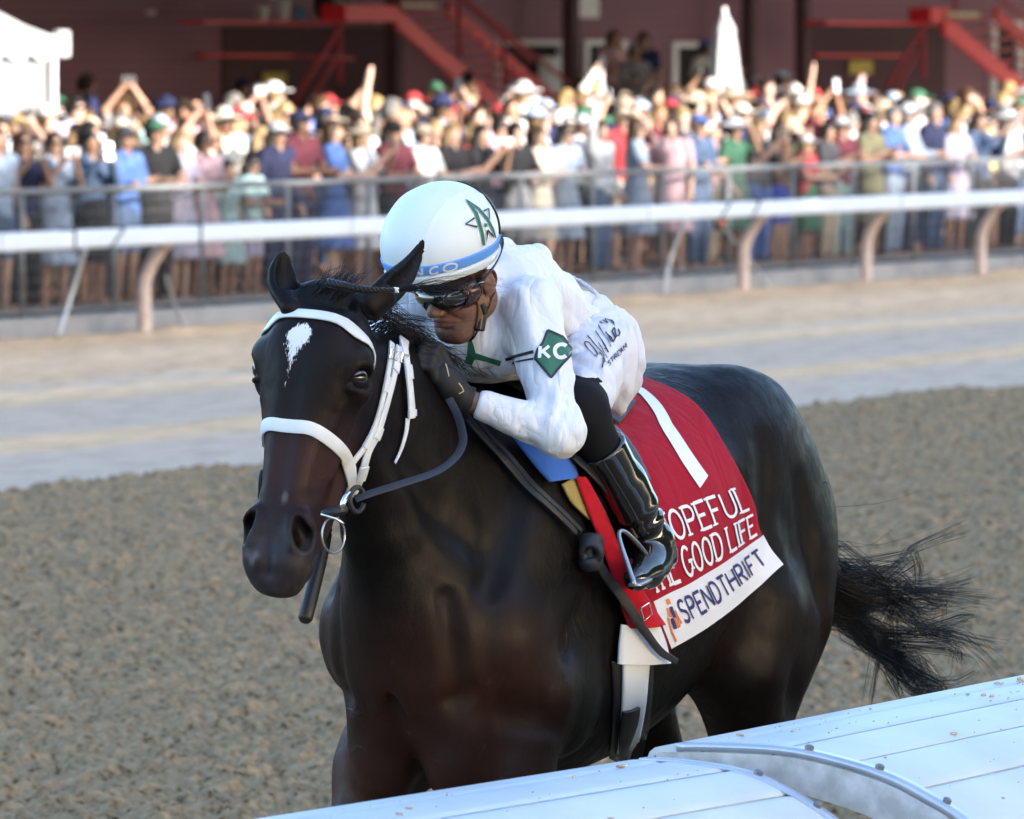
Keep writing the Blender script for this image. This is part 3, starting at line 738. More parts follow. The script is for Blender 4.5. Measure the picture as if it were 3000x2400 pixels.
# things standing on the left landing beam
M_bw = mat('white_plastic', (.66, .68, .68), rough=.45); M_bb = mat('blue_plastic', (.12, .40, .62), rough=.45)
for (xc, yt, yb, w, M_, lab) in ((553, 14, 44, 30, M_bw, 'small white plastic bucket, leftmost of three on the red ledge'), (594, -4, 44, 38, M_bw, 'tall white plastic bucket in the middle of three on the ledge'), (632, 16, 44, 28, M_bb, 'light blue plastic bucket on the red ledge beside two white ones')):
    L = 42.37; t0, z0 = zt(xc, yb, L); _, z1 = zt(xc, yt, L); r_ = w / 2 * k2 * (np.linalg.norm(P_L(xc * k2, 100, L)[:2]) / F_PX); z0 = zt(xc, 44, 42.2)[1] + .004; z1 = z0 + (z1 - zt(xc, yb, L)[1])
    bk_ = empty('bucket', tl(t0, L, z0)); upd(); tag(bk_, lab, 'bucket', 'buckets on the ledge')
    m_ = MB(); m_.tube([tl(t0, L, z0), tl(t0, L, z0 + .02), tl(t0, L, z1)], [r_ * .78, r_ * .8, r_], 16); child_world(m_.obj('pail', M_, smooth=True), bk_)
    m_ = MB(); m_.tube([tl(t0, L, z1 - .03), tl(t0, L, z1)], r_ * 1.07, 16); child_world(m_.obj('rim', M_, smooth=True), bk_)
L = 42.37; t0, _ = zt(700, 20, L); z0 = zt(700, 44, 42.2)[1] + .004
fan_ = empty('drum_fan', tl(t0, L, z0)); upd(); tag(fan_, 'dark round drum fan on the red landing beside the buckets', 'fan')
m_ = MB(); c0 = tl(t0, L, z0 + .22); m_.tube([c0 - NL * .16, c0 - NL * .15, c0 + NL * .15], [.20, .22, .22], 24); child_world(m_.obj('drum', mat('black_drum', (.015, .015, .018), rough=.5), smooth=True), fan_)
m_ = MB(); m_.tube([c0 - NL * .165 + U * .215 * math.cos(w) + np.array([0, 0, .215 * math.sin(w)]) for w in np.linspace(0, 2 * math.pi, 25)], .014, 6); child_world(m_.obj('rim', mat('tan_rim', (.35, .30, .26), rough=.5), smooth=True), fan_)

# ================================================================== TENT AND UMBRELLA
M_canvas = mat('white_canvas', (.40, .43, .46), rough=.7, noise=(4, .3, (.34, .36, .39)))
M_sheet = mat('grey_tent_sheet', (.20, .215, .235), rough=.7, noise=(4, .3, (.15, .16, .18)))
tent = empty('tent', tl(zt(60, 90, 36.9)[0], 36.9, 0)); upd(); tag(tent, 'white marquee tent with scalloped valance at the upper left corner', 'tent')
L0, L1 = 36.8, 39.8; tR, zE = zt(112, 76, L0); tL_ = tR - 6.0; zA = zE + 1.9
tm, Lm = (tR + tL_) / 2, (L0 + L1) / 2; m_ = MB()
N_ = 10; base = [(tR, L0), (tR, L1), (tL_, L1), (tL_, L0)]
vs = []; f_ = []
for k in range(4):
    (a0, a1), (b0, b1) = base[k], base[(k + 1) % 4]
    for i in range(N_ + 1):
        w = i / N_
        for j in range(N_ + 1):
            v = j / N_; tt_ = a0 + (b0 - a0) * w; ll_ = a1 + (b1 - a1) * w
            vs.append(tl(tt_ + (tm - tt_) * v, ll_ + (Lm - ll_) * v, zE + (zA - zE) * v ** 1.25))
    o0 = k * (N_ + 1) ** 2
    for i in range(N_):
        for j in range(N_): f_.append((o0 + i * (N_ + 1) + j, o0 + (i + 1) * (N_ + 1) + j, o0 + (i + 1) * (N_ + 1) + j + 1, o0 + i * (N_ + 1) + j + 1))
m_.add(vs, f_); child_world(m_.obj('roof', M_canvas, smooth=True), tent)
for (A_, B_) in (((tR, L0), (tL_, L0)), ((tR, L0), (tR, L1))):
    m_ = MB(); n_ = 90; ln = math.hypot(B_[0] - A_[0], B_[1] - A_[1]); vs = []
    for i in range(n_ + 1):
        w = i / n_; tt_ = A_[0] + (B_[0] - A_[0]) * w; ll_ = A_[1] + (B_[1] - A_[1]) * w; sc = abs(math.sin(w * ln * math.pi / .48)) ** .6 * .09
        o_ = -.02 if A_[1] == B_[1] else 0; ot = .02 if A_[1] != B_[1] else 0
        vs += [tl(tt_ + ot, ll_ + o_, zE + .01), tl(tt_ + ot, ll_ + o_, zE - .16 - sc)]
    m_.add(vs, [(2 * i, 2 * i + 2, 2 * i + 3, 2 * i + 1) for i in range(n_)]); o = m_.obj('valance', M_canvas); child_world(o, tent); so = o.modifiers.new('t', 'SOLIDIFY'); so.thickness = .01
for (A_, B_) in (((tR - .05, L0 + .05), (tL_, L0 + .05)), ((tR - .05, L0 + .05), (tR - .05, L1))):
    m_ = MB(); n_ = 160; vs = []
    for i in range(n_ + 1):
        w = i / n_; tt_ = A_[0] + (B_[0] - A_[0]) * w; ll_ = A_[1] + (B_[1] - A_[1]) * w; wv_ = .02 * math.sin(i * .9) + .012 * math.sin(i * 2.3)
        for z_ in (.42, zE): vs.append(tl(tt_ + (wv_ if A_[1] != B_[1] else 0), ll_ + (wv_ if A_[1] == B_[1] else 0), z_))
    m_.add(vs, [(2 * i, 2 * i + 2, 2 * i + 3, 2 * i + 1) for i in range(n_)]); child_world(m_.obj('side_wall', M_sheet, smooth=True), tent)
for (a0, a1) in base:
    m_ = MB(); m_.tube([tl(a0, a1, .35), tl(a0, a1, zE)], .035, 8); child_world(m_.obj('pole', M_trimw, smooth=True), tent)
m_ = MB(); m_.box(tl(tR + .10, L0 - .04, zE - .08), (.11, .05, .14), AX); child_world(m_.obj('corner_flap', M_canvas, bevel=.03), tent)
L = 36.5; t0, zt_ = zt(1525, 24, L); sc_ = np.linalg.norm(P_L(1525 * k2, 100, L)[:2]) / F_PX * k2
umb = empty('patio_umbrella', tl(t0, L, apron_z(L))); upd(); tag(umb, 'closed white patio umbrella standing in the crowd before the clubhouse', 'umbrella')
prof = [(24, 1), (34, 9), (50, 17), (66, 23), (72, 21), (100, 25), (140, 30), (175, 34), (205, 36), (232, 34)]; pf = crom(prof, 40); m_ = MB(); vs = []; nk = 48
for (y, r_) in pf:
    z_ = zt(1525, y, L)[1]
    for k in range(nk):
        w = 2 * math.pi * k / nk; rr_ = r_ * sc_ * (1 + .13 * math.cos(8 * w) * min(1, (y - 24) / 40)); vs.append(tl(t0 + rr_ * math.cos(w), L + rr_ * math.sin(w), z_))
m_.add(vs, [(i * nk + k, i * nk + (k + 1) % nk, (i + 1) * nk + (k + 1) % nk, (i + 1) * nk + k) for i in range(39) for k in range(nk)]); child_world(m_.obj('canopy', M_canvas, smooth=True), umb)
m_ = MB(); m_.tube([tl(t0, L, apron_z(L) - .02), tl(t0, L, zt_ + .05)], .03, 8); child_world(m_.obj('pole', M_trimw, smooth=True), umb)

# ================================================================== TREES ADDED BEHIND THE CAMERA, UNSEEN (they shade the near half of the track)
M_addedleaf = mat('added_tree_leaves', (.045, .075, .025), rough=.8, noise=(2, .6))
m_ = MB(); rs = random.Random(9); TREE_L = -22.0
for k in range(64):
    tt_ = -60 + k * 2.7 + rs.uniform(-.5, .5)
    Ht = np.interp(tt_, [-60, 20, 43.5, 66.5, 112], [22, 19.8, 18.85, 18.35, 18.1]) + rs.uniform(-.3, .2)
    for (zc, rad) in ((Ht - 2.6, 2.6), (Ht - 6.0, 3.4), (Ht - 9.5, 3.4), (Ht - 13, 3.0)):
        for _ in range(2):
            c0 = np.array(tl(tt_ + rs.uniform(-.6, .6), TREE_L + rs.uniform(-.8, .8), zc))
            m_.add([c0 + v * rad * rs.uniform(.86, 1.0) for v in iv], jf)
    m_.tube([tl(tt_, TREE_L, -.1), tl(tt_, TREE_L, Ht - 12)], .3, 6)
o = m_.obj('added_trees', M_addedleaf, smooth=False); struct(o, 'stuff'); o['label'] = 'row of trees added unseen behind the camera to block the sun'
# ================================================================== HORSE
# head frame (built in the world, then expressed in the horse frame)
def head_frame():
    yaw, tilt, roll = R(22), R(14), R(4)
    f0 = np.array([-math.sin(yaw), -math.cos(yaw), 0]); l0 = np.array([math.cos(yaw), -math.sin(yaw), 0]); z = np.array([0, 0, 1.0])
    a = -z * math.cos(tilt) + f0 * math.sin(tilt)
    f = f0 * math.cos(tilt) + z * math.sin(tilt)
    a2 = a * math.cos(roll) - l0 * math.sin(roll); l2 = l0 * math.cos(roll) + a * math.sin(roll)
    o = np.array([-0.447, 15.16, 1.985])
    rows = np.stack([l2, a2, f])
    B = np.stack([HX, HY, z])
    return to_local(o), rows @ B.T
HO, HR = head_frame()                       # HR rows: left, down-the-face, out-of-the-face
HO = HO.astype(np.float32); HR = HR.astype(np.float32)
def hp(l, a, f): return HO + l * HR[0] + a * HR[1] + f * HR[2]
def head_coords(P): return (P - HO) @ HR.T

def sdf_head(P):
    q = head_coords(P); m = q.copy(); m[:, 0] = np.abs(m[:, 0])
    E = lambda c, r, M=None: ell(m, c, r, M)
    def rotx(d):
        c, s = math.cos(R(d)), math.sin(R(d)); return np.array([[1, 0, 0], [0, c, s], [0, -s, c]])
    nodes = [(.03, -.110, .085, .070), (.065, -.098, .108, .088), (.12, -.082, .118, .094), (.19, -.082, .118, .090), (.27, -.086, .100, .086),
             (.36, -.085, .082, .080), (.45, -.080, .070, .073), (.53, -.075, .066, .068), (.60, -.074, .064, .062), (.637, -.074, .059, .050)]
    N = crom(nodes, 28)
    a = np.clip(m[:, 1], N[0, 0], N[-1, 0])
    fc = np.interp(a, N[:, 0], N[:, 1]); rl = np.interp(a, N[:, 0], N[:, 2]); rf = np.interp(a, N[:, 0], N[:, 3])
    da = (m[:, 1] - a) / np.minimum(rl, rf)
    x = m[:, 0] / rl; y = (m[:, 2] - fc) / rf
    y = np.where(y > 0, y, y * .9)
    k0 = (np.abs(x) ** 2.5 + np.abs(y) ** 2.5 + np.abs(da * 1.0) ** 2.5) ** (1 / 2.5)
    d = (k0 - 1) * np.minimum(rl, rf) * .9
    # jaw: big round jowl running forward to the chin
    d = smin(d, E((.064, .225, -.210), (.040, .135, .105), rotx(-14)), .04)
    d = smin(d, cone(m, (.040, .29, -.245), (.028, .54, -.160), .038, .030), .045)
    d = smin(d, E((.012, .606, -.136), (.040, .046, .032)), .022)          # chin and lower lip
    # brow over the eye, orbit
    d = smin(d, E((.108, .150, -.068), (.034, .042, .038)), .035)
    d = smin(d, E((.112, .206, -.098), (.026, .032, .032)), .025)
    # facial crest, nasal ridges, hollows: all shallow
    d = d + groove(m, (.104, .255, -.105), (.074, .40, -.108), -.007, .016)
    d = d + groove(m, (.034, .18, .004), (.030, .46, -.006), -.003, .018)
    d = d + groove(m, (.100, .085, -.030), (.110, .110, -.045), .004, .022)
    d = d + groove(m, (.074, .27, -.050), (.062, .44, -.050), .005, .024)
    d = d + groove(m, (0, .30, -.004), (0, .46, -.008), .003, .016)
    d = d + groove(m, (.100, .255, -.045), (.086, .30, -.05), -.003, .012)
    # nostril flare and upper lip
    d = smin(d, E((.047, .550, -.046), (.034, .058, .040), rotx(-10)), .022)
    d = smin(d, E((.032, .610, -.058), (.045, .046, .052)), .024)
    d = smin(d, E((.055, .548, -.036), (.031, .052, .036), rotx(-12)), .016)
    def rotz(dg):
        c, s_ = math.cos(R(dg)), math.sin(R(dg)); return np.array([[c, s_, 0], [-s_, c, 0], [0, 0, 1]])
    d = smax(d, -E((.064, .546, -.010), (.0175, .038, .032), rotz(-24) @ rotx(-16)), .012)
    d = smax(d, -E((.073, .560, -.026), (.015, .022, .026)), .012)
    d = d + groove(m, (.040, .520, -.004), (.050, .580, -.004), -.004, .010)
    d = d + groove(m, (.082, .52, -.05), (.080, .585, -.055), -.003, .008)
    # mouth line, philtrum
    d = d + groove(m, (.0, .654, -.104), (.074, .560, -.118), .010, .007)
    d = d + groove(m, (0, .56, -.006), (0, .645, -.02), .004, .009)
    # eye socket with lids
    d = smax(d, -E((.136, .180, -.066), (.024, .026, .033)), .008)
    d = smin(d, cone(m, (.120, .148, -.040), (.128, .154, -.094), .0095, .0090), .010)
    d = smin(d, cone(m, (.118, .212, -.040), (.124, .212, -.092), .0065, .0060), .010)
    d = d + groove(m, (.118, .135, -.050), (.124, .142, -.090), .003, .006)
    return d

def ear(P, pts, rad, flat, thick):
    """a leaf-shaped, curled shell along a path, hollow towards flat"""
    pts = crom(pts, 9); rad = np.interp(np.linspace(0, 1, 9), np.linspace(0, 1, len(rad)), rad)
    ax = pts[-1] - pts[0]; ax /= np.linalg.norm(ax); flat = np.asarray(flat, float); flat = flat - ax * (flat @ ax); flat /= np.linalg.norm(flat)
    side = np.cross(ax, flat)
    d = loft(P, np.column_stack([pts, rad, rad * thick, rad * thick]), side=side, m=9)
    e = loft(P, np.column_stack([pts + flat * (rad * thick * 1.0)[:, None], rad * .80, rad * thick * .95, rad * thick * .95]), side=side, m=9)
    e = np.maximum(e, (pts[2] - P) @ ax)
    return smax(d, -e, .005)

def W(px, py, Y):                # photo point at a depth -> horse frame
    return to_local(P_y(px, py, Y)).astype(np.float32)
EAR_R = [W(862, 905, 15.20), W(832, 848, 15.25), W(826, 790, 15.27), W(833, 735, 15.28)]
EAR_L = [W(1085, 900, 15.16), W(1150, 838, 15.20), W(1200, 785, 15.25), W(1241, 708, 15.30)]

def sdf_body(P):
    m = P.copy(); m[:, 1] = np.abs(m[:, 1])
    E = lambda c, r, M=None: ell(m, c, r, M)
    def roty(dg):          # tilt in the x-z plane; positive leans the top backwards
        c, s = math.cos(R(dg)), math.sin(R(dg)); return np.array([[c, 0, s], [0, 1, 0], [-s, 0, c]])
    # trunk
    d = axloft(P, (0, 0, 0), (1, 0, 0), [(-1.08, 0, 1.46, .10, .13, .20), (-.93, 0, 1.44, .215, .245, .30), (-.74, 0, 1.42, .268, .325, .40), (-.52, 0, 1.37, .300, .345, .465),
                 (-.28, 0, 1.33, .325, .345, .505), (-.02, 0, 1.30, .322, .36, .515), (.20, 0, 1.28, .275, .43, .51), (.40, 0, 1.26, .240, .36, .46), (.56, 0, 1.24, .200, .25, .32)])
    # withers
    d = smin(d, E((.16, 0, 1.55), (.24, .055, .155)), .10)
    # neck
    neck = axloft(P, (.30, 0, 1.40), (.65, 0, .43), [(0, 0, 0, .190, .28, .30), (.18, 0, .0, .160, .245, .30), (.37, 0, .005, .128, .205, .27), (.55, 0, .006, .102, .172, .215), (.69, 0, -.012, .092, .130, .160), (.76, 0, -.03, .085, .105, .12)])
    d = smin(d, neck, .09)
    d = smin(d, chain(P, [(.66, -.0, 1.26), (.76, 0, 1.42), (.86, 0, 1.60)], [.105, .075, .055]), .07)    # underside of the neck and windpipe
    # hindquarters
    d = smin(d, E((-.80, .130, 1.50), (.28, .155, .235), roty(0)), .07)
    d = smin(d, E((-.95, .165, 1.24), (.22, .140, .34), roty(10)), .07)
    d = smin(d, E((-.70, .185, 1.16), (.20, .115, .27), roty(-18)), .06)
    d = smin(d, E((-1.09, .11, 1.28), (.08, .09, .26), roty(6)), .05)
    # shoulder blade, upper arm, point of shoulder
    d = smin(d, E((.36, .175, 1.36), (.16, .095, .32), roty(22)), .07)
    d = smin(d, E((.50, .175, 1.16), (.125, .105, .15), roty(-10)), .06)
    d = smin(d, E((.27, .195, 1.04), (.15, .085, .17), roty(-35)), .05)
    # chest: two breast muscles over the forelegs
    d = smin(d, E((.60, .095, 1.145), (.085, .095, .16)), .045)
    d = smin(d, E((.555, .095, .93), (.090, .088, .15)), .07)
    # forelegs (near one slightly back, off one reaching forward); separate sides
    def leg(pts, rs): return chain(P, pts, rs, .03)
    fl = leg([(.40, .160, 1.04), (.44, .160, .84), (.50, .155, .60)], [.135, .105, .058])
    fl = smin(fl, leg([(.50, .155, .60), (.47, .155, .53), (.36, .155, .28), (.335, .155, .22)], [.056, .050, .034, .040]), .02)
    fl = smin(fl, leg([(.335, .155, .22), (.385, .155, .10), (.42, .155, .03)], [.040, .036, .058]), .02)
    fr = leg([(.38, -.135, 1.04), (.46, -.165, .84), (.60, -.17, .60)], [.135, .108, .058])
    fr = smin(fr, leg([(.60, -.17, .60), (.62, -.17, .53), (.72, -.17, .29), (.74, -.17, .23)], [.056, .050, .034, .040]), .02)
    fr = smin(fr, leg([(.74, -.17, .23), (.81, -.17, .11), (.84, -.17, .035)], [.040, .036, .058]), .02)
    d = smin(d, fl, .045); d = smin(d, fr, .045)
    hl = leg([(-.74, .185, 1.14), (-.68, .195, 1.00), (-.83, .175, .66)], [.150, .118, .062])
    hl = smin(hl, leg([(-.95, .165, 1.10), (-.80, .18, .84), (-.85, .175, .66)], [.13, .085, .052]), .05)
    hl = smin(hl, leg([(-.84, .175, .66), (-.83, .175, .60), (-.66, .17, .28), (-.64, .17, .22)], [.062, .056, .038, .044]), .02)
    hl = smin(hl, leg([(-.64, .17, .22), (-.57, .17, .11), (-.53, .17, .035)], [.044, .038, .058]), .02)
    hr = leg([(-.82, -.185, 1.14), (-.80, -.195, 1.00), (-1.02, -.175, .68)], [.150, .118, .062])
    hr = smin(hr, leg([(-1.02, -.175, .68), (-1.03, -.175, .62), (-1.00, -.17, .28), (-1.00, -.17, .22)], [.062, .056, .038, .044]), .02)
    hr = smin(hr, leg([(-1.00, -.17, .22), (-.94, -.17, .10), (-.91, -.17, .035)], [.044, .038, .058]), .02)
    d = smin(d, hl, .05); d = smin(d, hr, .05)
    # shallow valleys that separate the muscles
    d = d + groove(P, (.72, 0, 1.30), (.66, 0, .88), .026, .024)
    d = d + groove(m, (.70, .145, 1.27), (.66, .150, 1.02), .016, .026)
    d = d + groove(m, (.655, .03, 1.035), (.64, .17, 1.05), .016, .024)
    d = d + groove(m, (.60, .205, 1.00), (.42, .285, .965), .022, .030)
    d = d + groove(m, (.20, .30, 1.36), (.10, .32, 1.00), .020, .040)
    d = d + groove(m, (.40, .22, 1.62), (.60, .20, 1.30), .020, .040)
    d = d + groove(m, (-.82, .30, 1.46), (-.97, .28, 1.06), .016, .032)
    d = d + groove(m, (-1.04, .21, 1.50), (-1.10, .20, 1.14), .018, .030)
    d = d + groove(m, (-.50, .31, 1.45), (-.56, .33, 1.08), .022, .05)
    d = d + groove(m, (-.66, .28, 1.56), (-.62, .30, 1.30), .014, .04)
    d = d + groove(m, (.86, .09, 1.62), (.60, .17, 1.38), .017, .032)
    d = d + groove(m, (.30, .28, 1.22), (.46, .24, 1.02), .012, .028)               # triceps edge
    d = d + groove(m, (.56, .20, 1.26), (.50, .25, 1.08), -.008, .035)
    d = d + groove(m, (-.72, .27, 1.30), (-.86, .27, .98), -.010, .05)
    d = d + groove(m, (.70, .10, 1.36), (.86, .06, 1.62), -.008, .03)
    d = d + .0030 * vnoise(P * np.array([1, 1, .6], np.float32), 8.0) + .0014 * vnoise(P, 19.0)
    return d

def sdf_horse(P):
    P = np.asarray(P, np.float32)
    d = sdf_body(P)
    near = (P[:, 0] > .72) & (P[:, 2] > 1.15)
    if near.any():
        Q = P[near]
        h = sdf_head(Q)
        e = smin(d[near], h, .035)
        up = Q[:, 2] > 1.78
        if up.any():
            E_ = e[up]; Q_ = Q[up]
            E_ = smin(E_, ear(Q_, EAR_R, [.034, .040, .034, .006], HR[2] * .55 + HR[0] * .85, .62), .016)
            E_ = smin(E_, ear(Q_, EAR_L, [.035, .037, .027, .006], HR[0] * .5 - HR[2] * .3 - HR[1] * .6, .62), .016)
            e[up] = E_
        d[near] = e
    return d
sdf_horse_c = chunked(sdf_horse)

horse = empty('horse', mw=HM)
tag(horse, 'dark bay racehorse with white star, galloping under the jockey in white', 'horse')
xs = np.concatenate([span(-1.40, .68, .014), span(.694, 1.36, .0062)])
ys = np.concatenate([span(-.46, -.205, .012), span(-.195, .205, .0068), span(.217, .46, .012)])
zs = np.concatenate([span(-.04, .70, .02), span(.715, 1.25, .0115), span(1.257, 2.22, .0068)])
HV, HQ = polygonize(sdf_horse, xs, ys, zs, proj=1, bandk=4.2)
# ---- coat colour
q = head_coords(HV); n1 = vnoise(HV, 60.0); n2 = vnoise(HV, 5.0); n3 = vnoise(HV, 240.0)
C = np.tile(np.array([.0045, .0034, .0036]), (len(HV), 1))
brown = np.clip((1.32 - HV[:, 2]) / .45, 0, 1) * np.clip((HV[:, 0] - .30) / .25, 0, 1) * (.7 + .25 * n2)
C += brown[:, None].clip(0, 1) * np.array([.046, .0165, .0095])
C += ((HV[:, 0] > .98) & (q[:, 2] > -.22) & (q[:, 1] > .04))[:, None] * np.array([.009, .0045, .0045]) * (.7 + .5 * n2[:, None])
hd = np.clip((q[:, 1] - .26) / .10, 0, 1) * np.clip((.54 - q[:, 1]) / .1, 0, 1) * (HV[:, 0] > .95) * (q[:, 2] > -.20)
C += (hd * (.6 + .6 * n2))[:, None].clip(0, 1) * np.array([.022, .0075, .0075])
mz = np.clip((q[:, 1] - .50) / .07, 0, 1) * (HV[:, 0] > .95) * (q[:, 2] > -.22)
C += mz[:, None] * np.array([.026, .026, .030]) * (.7 + .4 * n1[:, None])
flank = np.clip((1.25 - HV[:, 2]) / .3, 0, 1) * (HV[:, 0] < -.4)
C += flank[:, None] * np.array([.006, .002, .001])
snip = np.clip(1.0 - np.hypot((q[:, 0] - .016) / .010, (q[:, 1] - .472) / .018), 0, 1) * (q[:, 2] > -.05) * (HV[:, 0] > .9)
C = C * (1 - .5 * snip[:, None]) + .5 * snip[:, None] * np.array([.30, .25, .22])
pk = np.clip(1.1 - np.hypot((q[:, 0] + .035) / .016, (q[:, 1] - .615) / .022), 0, 1) * (q[:, 2] > -.06) * (HV[:, 0] > .9) * np.clip(.5 + n1, 0, 1)
C = C * (1 - .55 * pk[:, None]) + .55 * pk[:, None] * np.array([.42, .36, .38])
dust = np.clip((vnoise(HV, 400.0) - .86) * 7, 0, 1) * np.clip((1.5 - HV[:, 2]) * 2, 0, 1)
C += dust[:, None] * np.array([.05, .04, .03])
# nostril and mouth dark
no = np.clip(1.0 - np.sqrt(((np.abs(q[:, 0]) - .064) / .026) ** 2 + ((q[:, 1] - .548) / .040) ** 2 + ((q[:, 2] + .022) / .036) ** 2), 0, 1) * (HV[:, 0] > .9)
C = C * (1 - np.clip(no * 2.5, 0, .85)[:, None])
M_coat = mat_attr('horse_coat', rough=.40, spec=.21)
nt = M_coat.node_tree; b = nt.nodes['Principled BSDF']; tc = nt.nodes.new('ShaderNodeTexCoord')
mp = nt.nodes.new('ShaderNodeMapping'); mp.inputs['Scale'].default_value = (1, 1, .55); nt.links.new(tc.outputs['Object'], mp.inputs['Vector'])
n_a = noise_nodes(nt, 16.0, 5, vec=mp.outputs['Vector']); n_b = noise_nodes(nt, 420.0, 3)
bp1 = nt.nodes.new('ShaderNodeBump'); bp1.inputs['Strength'].default_value = .35; bp1.inputs['Distance'].default_value = .012; nt.links.new(n_a.outputs['Fac'], bp1.inputs['Height'])
bp2 = nt.nodes.new('ShaderNodeBump'); bp2.inputs['Strength'].default_value = .30; bp2.inputs['Distance'].default_value = .0016; nt.links.new(n_b.outputs['Fac'], bp2.inputs['Height']); nt.links.new(bp1.outputs['Normal'], bp2.inputs['Normal'])
n_v = noise_nodes(nt, 5.5, 2.0); n_v.inputs['Distortion'].default_value = .9
v1 = nt.nodes.new('ShaderNodeMath'); v1.operation = 'SUBTRACT'; v1.inputs[1].default_value = .5; nt.links.new(n_v.outputs['Fac'], v1.inputs[0])
v2 = nt.nodes.new('ShaderNodeMath'); v2.operation = 'ABSOLUTE'; nt.links.new(v1.outputs[0], v2.inputs[0])
v3 = nt.nodes.new('ShaderNodeMapRange'); v3.inputs['From Min'].default_value = 0; v3.inputs['From Max'].default_value = .022; v3.inputs['To Min'].default_value = 1; v3.inputs['To Max'].default_value = 0; nt.links.new(v2.outputs[0], v3.inputs['Value'])
n_m = noise_nodes(nt, 2.6, 2); v4 = nt.nodes.new('ShaderNodeMapRange'); v4.inputs['From Min'].default_value = .50; v4.inputs['From Max'].default_value = .62; nt.links.new(n_m.outputs['Fac'], v4.inputs['Value'])
v5 = nt.nodes.new('ShaderNodeMath'); v5.operation = 'MULTIPLY'; nt.links.new(v3.outputs[0], v5.inputs[0]); nt.links.new(v4.outputs[0], v5.inputs[1])
bp3 = nt.nodes.new('ShaderNodeBump'); bp3.inputs['Strength'].default_value = .4; bp3.inputs['Distance'].default_value = .0035; nt.links.new(v5.outputs[0], bp3.inputs['Height']); nt.links.new(bp2.outputs['Normal'], bp3.inputs['Normal'])
nt.links.new(bp3.outputs['Normal'], b.inputs['Normal'])
n_c = noise_nodes(nt, 30.0, 6); mrr = nt.nodes.new('ShaderNodeMapRange'); mrr.inputs['From Min'].default_value = .3; mrr.inputs['From Max'].default_value = .7; mrr.inputs['To Min'].default_value = .32; mrr.inputs['To Max'].default_value = .52
def vm(op, *a):
    n = nt.nodes.new('ShaderNodeVectorMath'); n.operation = op
    for i, x in enumerate(a):
        if isinstance(x, (tuple, list)): n.inputs[i].default_value = x
        else: nt.links.new(x, n.inputs[i])
    return n
def fm(op, *a, clamp=False):
    n = nt.nodes.new('ShaderNodeMath'); n.operation = op; n.use_clamp = clamp
    for i, x in enumerate(a):
        if isinstance(x, (int, float)): n.inputs[i].default_value = x
        else: nt.links.new(x, n.inputs[i])
    return n.outputs[0]
rel = vm('SUBTRACT', tc.outputs['Object'], tuple(map(float, HO))).outputs[0]
h_l, h_a, h_f = (vm('DOT_PRODUCT', rel, tuple(map(float, HR[i]))).outputs['Value'] for i in range(3))
cmb = nt.nodes.new('ShaderNodeCombineXYZ'); nt.links.new(fm('MULTIPLY', h_l, 330.0), cmb.inputs[0]); nt.links.new(fm('MULTIPLY', h_a, 70.0), cmb.inputs[1])
hair_n = noise_nodes(nt, 1.0, 3, vec=cmb.outputs[0]); blob_n = noise_nodes(nt, 45.0, 4)
a_n = fm('ADD', h_a, fm('ADD', fm('MULTIPLY', fm('SUBTRACT', hair_n.outputs['Fac'], .5), .060), fm('MULTIPLY', fm('SUBTRACT', blob_n.outputs['Fac'], .5), .050)))
wr = ramp(nt, fm('DIVIDE', fm('SUBTRACT', a_n, .082), .118, clamp=True), [(0, (0, 0, 0)), (.06, (.55,) * 3), (.16, (.9,) * 3), (.28, (.88,) * 3), (.42, (.62,) * 3), (.55, (.36,) * 3), (.72, (.14,) * 3), (.9, (.05,) * 3), (1, (0, 0, 0))])
l_c = fm('ADD', fm('SUBTRACT', h_l, fm('MULTIPLY', fm('SUBTRACT', .16, h_a), .12)), .013); l_n = fm('ADD', fm('ABSOLUTE', l_c), fm('MULTIPLY', fm('SUBTRACT', hair_n.outputs['Fac'], .5), .022))
mk = fm('DIVIDE', fm('SUBTRACT', fm('MULTIPLY', wr.outputs['Color'], .034), l_n), .0045, clamp=True)
mk = fm('MULTIPLY', mk, fm('GREATER_THAN', h_f, -.05)); mk = fm('MULTIPLY', mk, fm('MULTIPLY', fm('GREATER_THAN', h_a, .06), fm('LESS_THAN', h_a, .235)))
mk = fm('MULTIPLY', mk, fm('LESS_THAN', fm('ABSOLUTE', h_l), .06))
mxs = nt.nodes.new('ShaderNodeMix'); mxs.data_type = 'RGBA'; mxs.inputs['B'].default_value = (.72, .70, .69, 1); nt.links.new(mk, mxs.inputs['Factor'])
src = b.inputs['Base Color'].links[0].from_socket; nt.links.new(src, mxs.inputs['A']); nt.links.new(mxs.outputs['Result'], b.inputs['Base Color'])
dfs = nt.nodes.new('ShaderNodeBsdfDiffuse'); nt.links.new(mxs.outputs['Result'], dfs.inputs['Color']); nt.links.new(b.inputs['Normal'].links[0].from_socket, dfs.inputs['Normal'])
msh = nt.nodes.new('ShaderNodeMixShader'); msh.inputs[0].default_value = .62; nt.links.new(dfs.outputs[0], msh.inputs[1]); nt.links.new(b.outputs[0], msh.inputs[2]); nt.links.new(msh.outputs[0], [n for n in nt.nodes if n.type == 'OUTPUT_MATERIAL'][0].inputs['Surface'])
nt.links.new(n_c.outputs['Fac'], mrr.inputs['Value']); nt.links.new(mrr.outputs['Result'], b.inputs['Roughness'])
hm = mesh_np('horse_body', HV, HQ)
set_col(hm, np.clip(C, 0, 1))
link('body', hm, M_coat, horse)
HS = Surf(HV, HQ)
M_eye = mat('horse_eye', (.006, .004, .003), rough=.08, spec=.5, coat=.25)
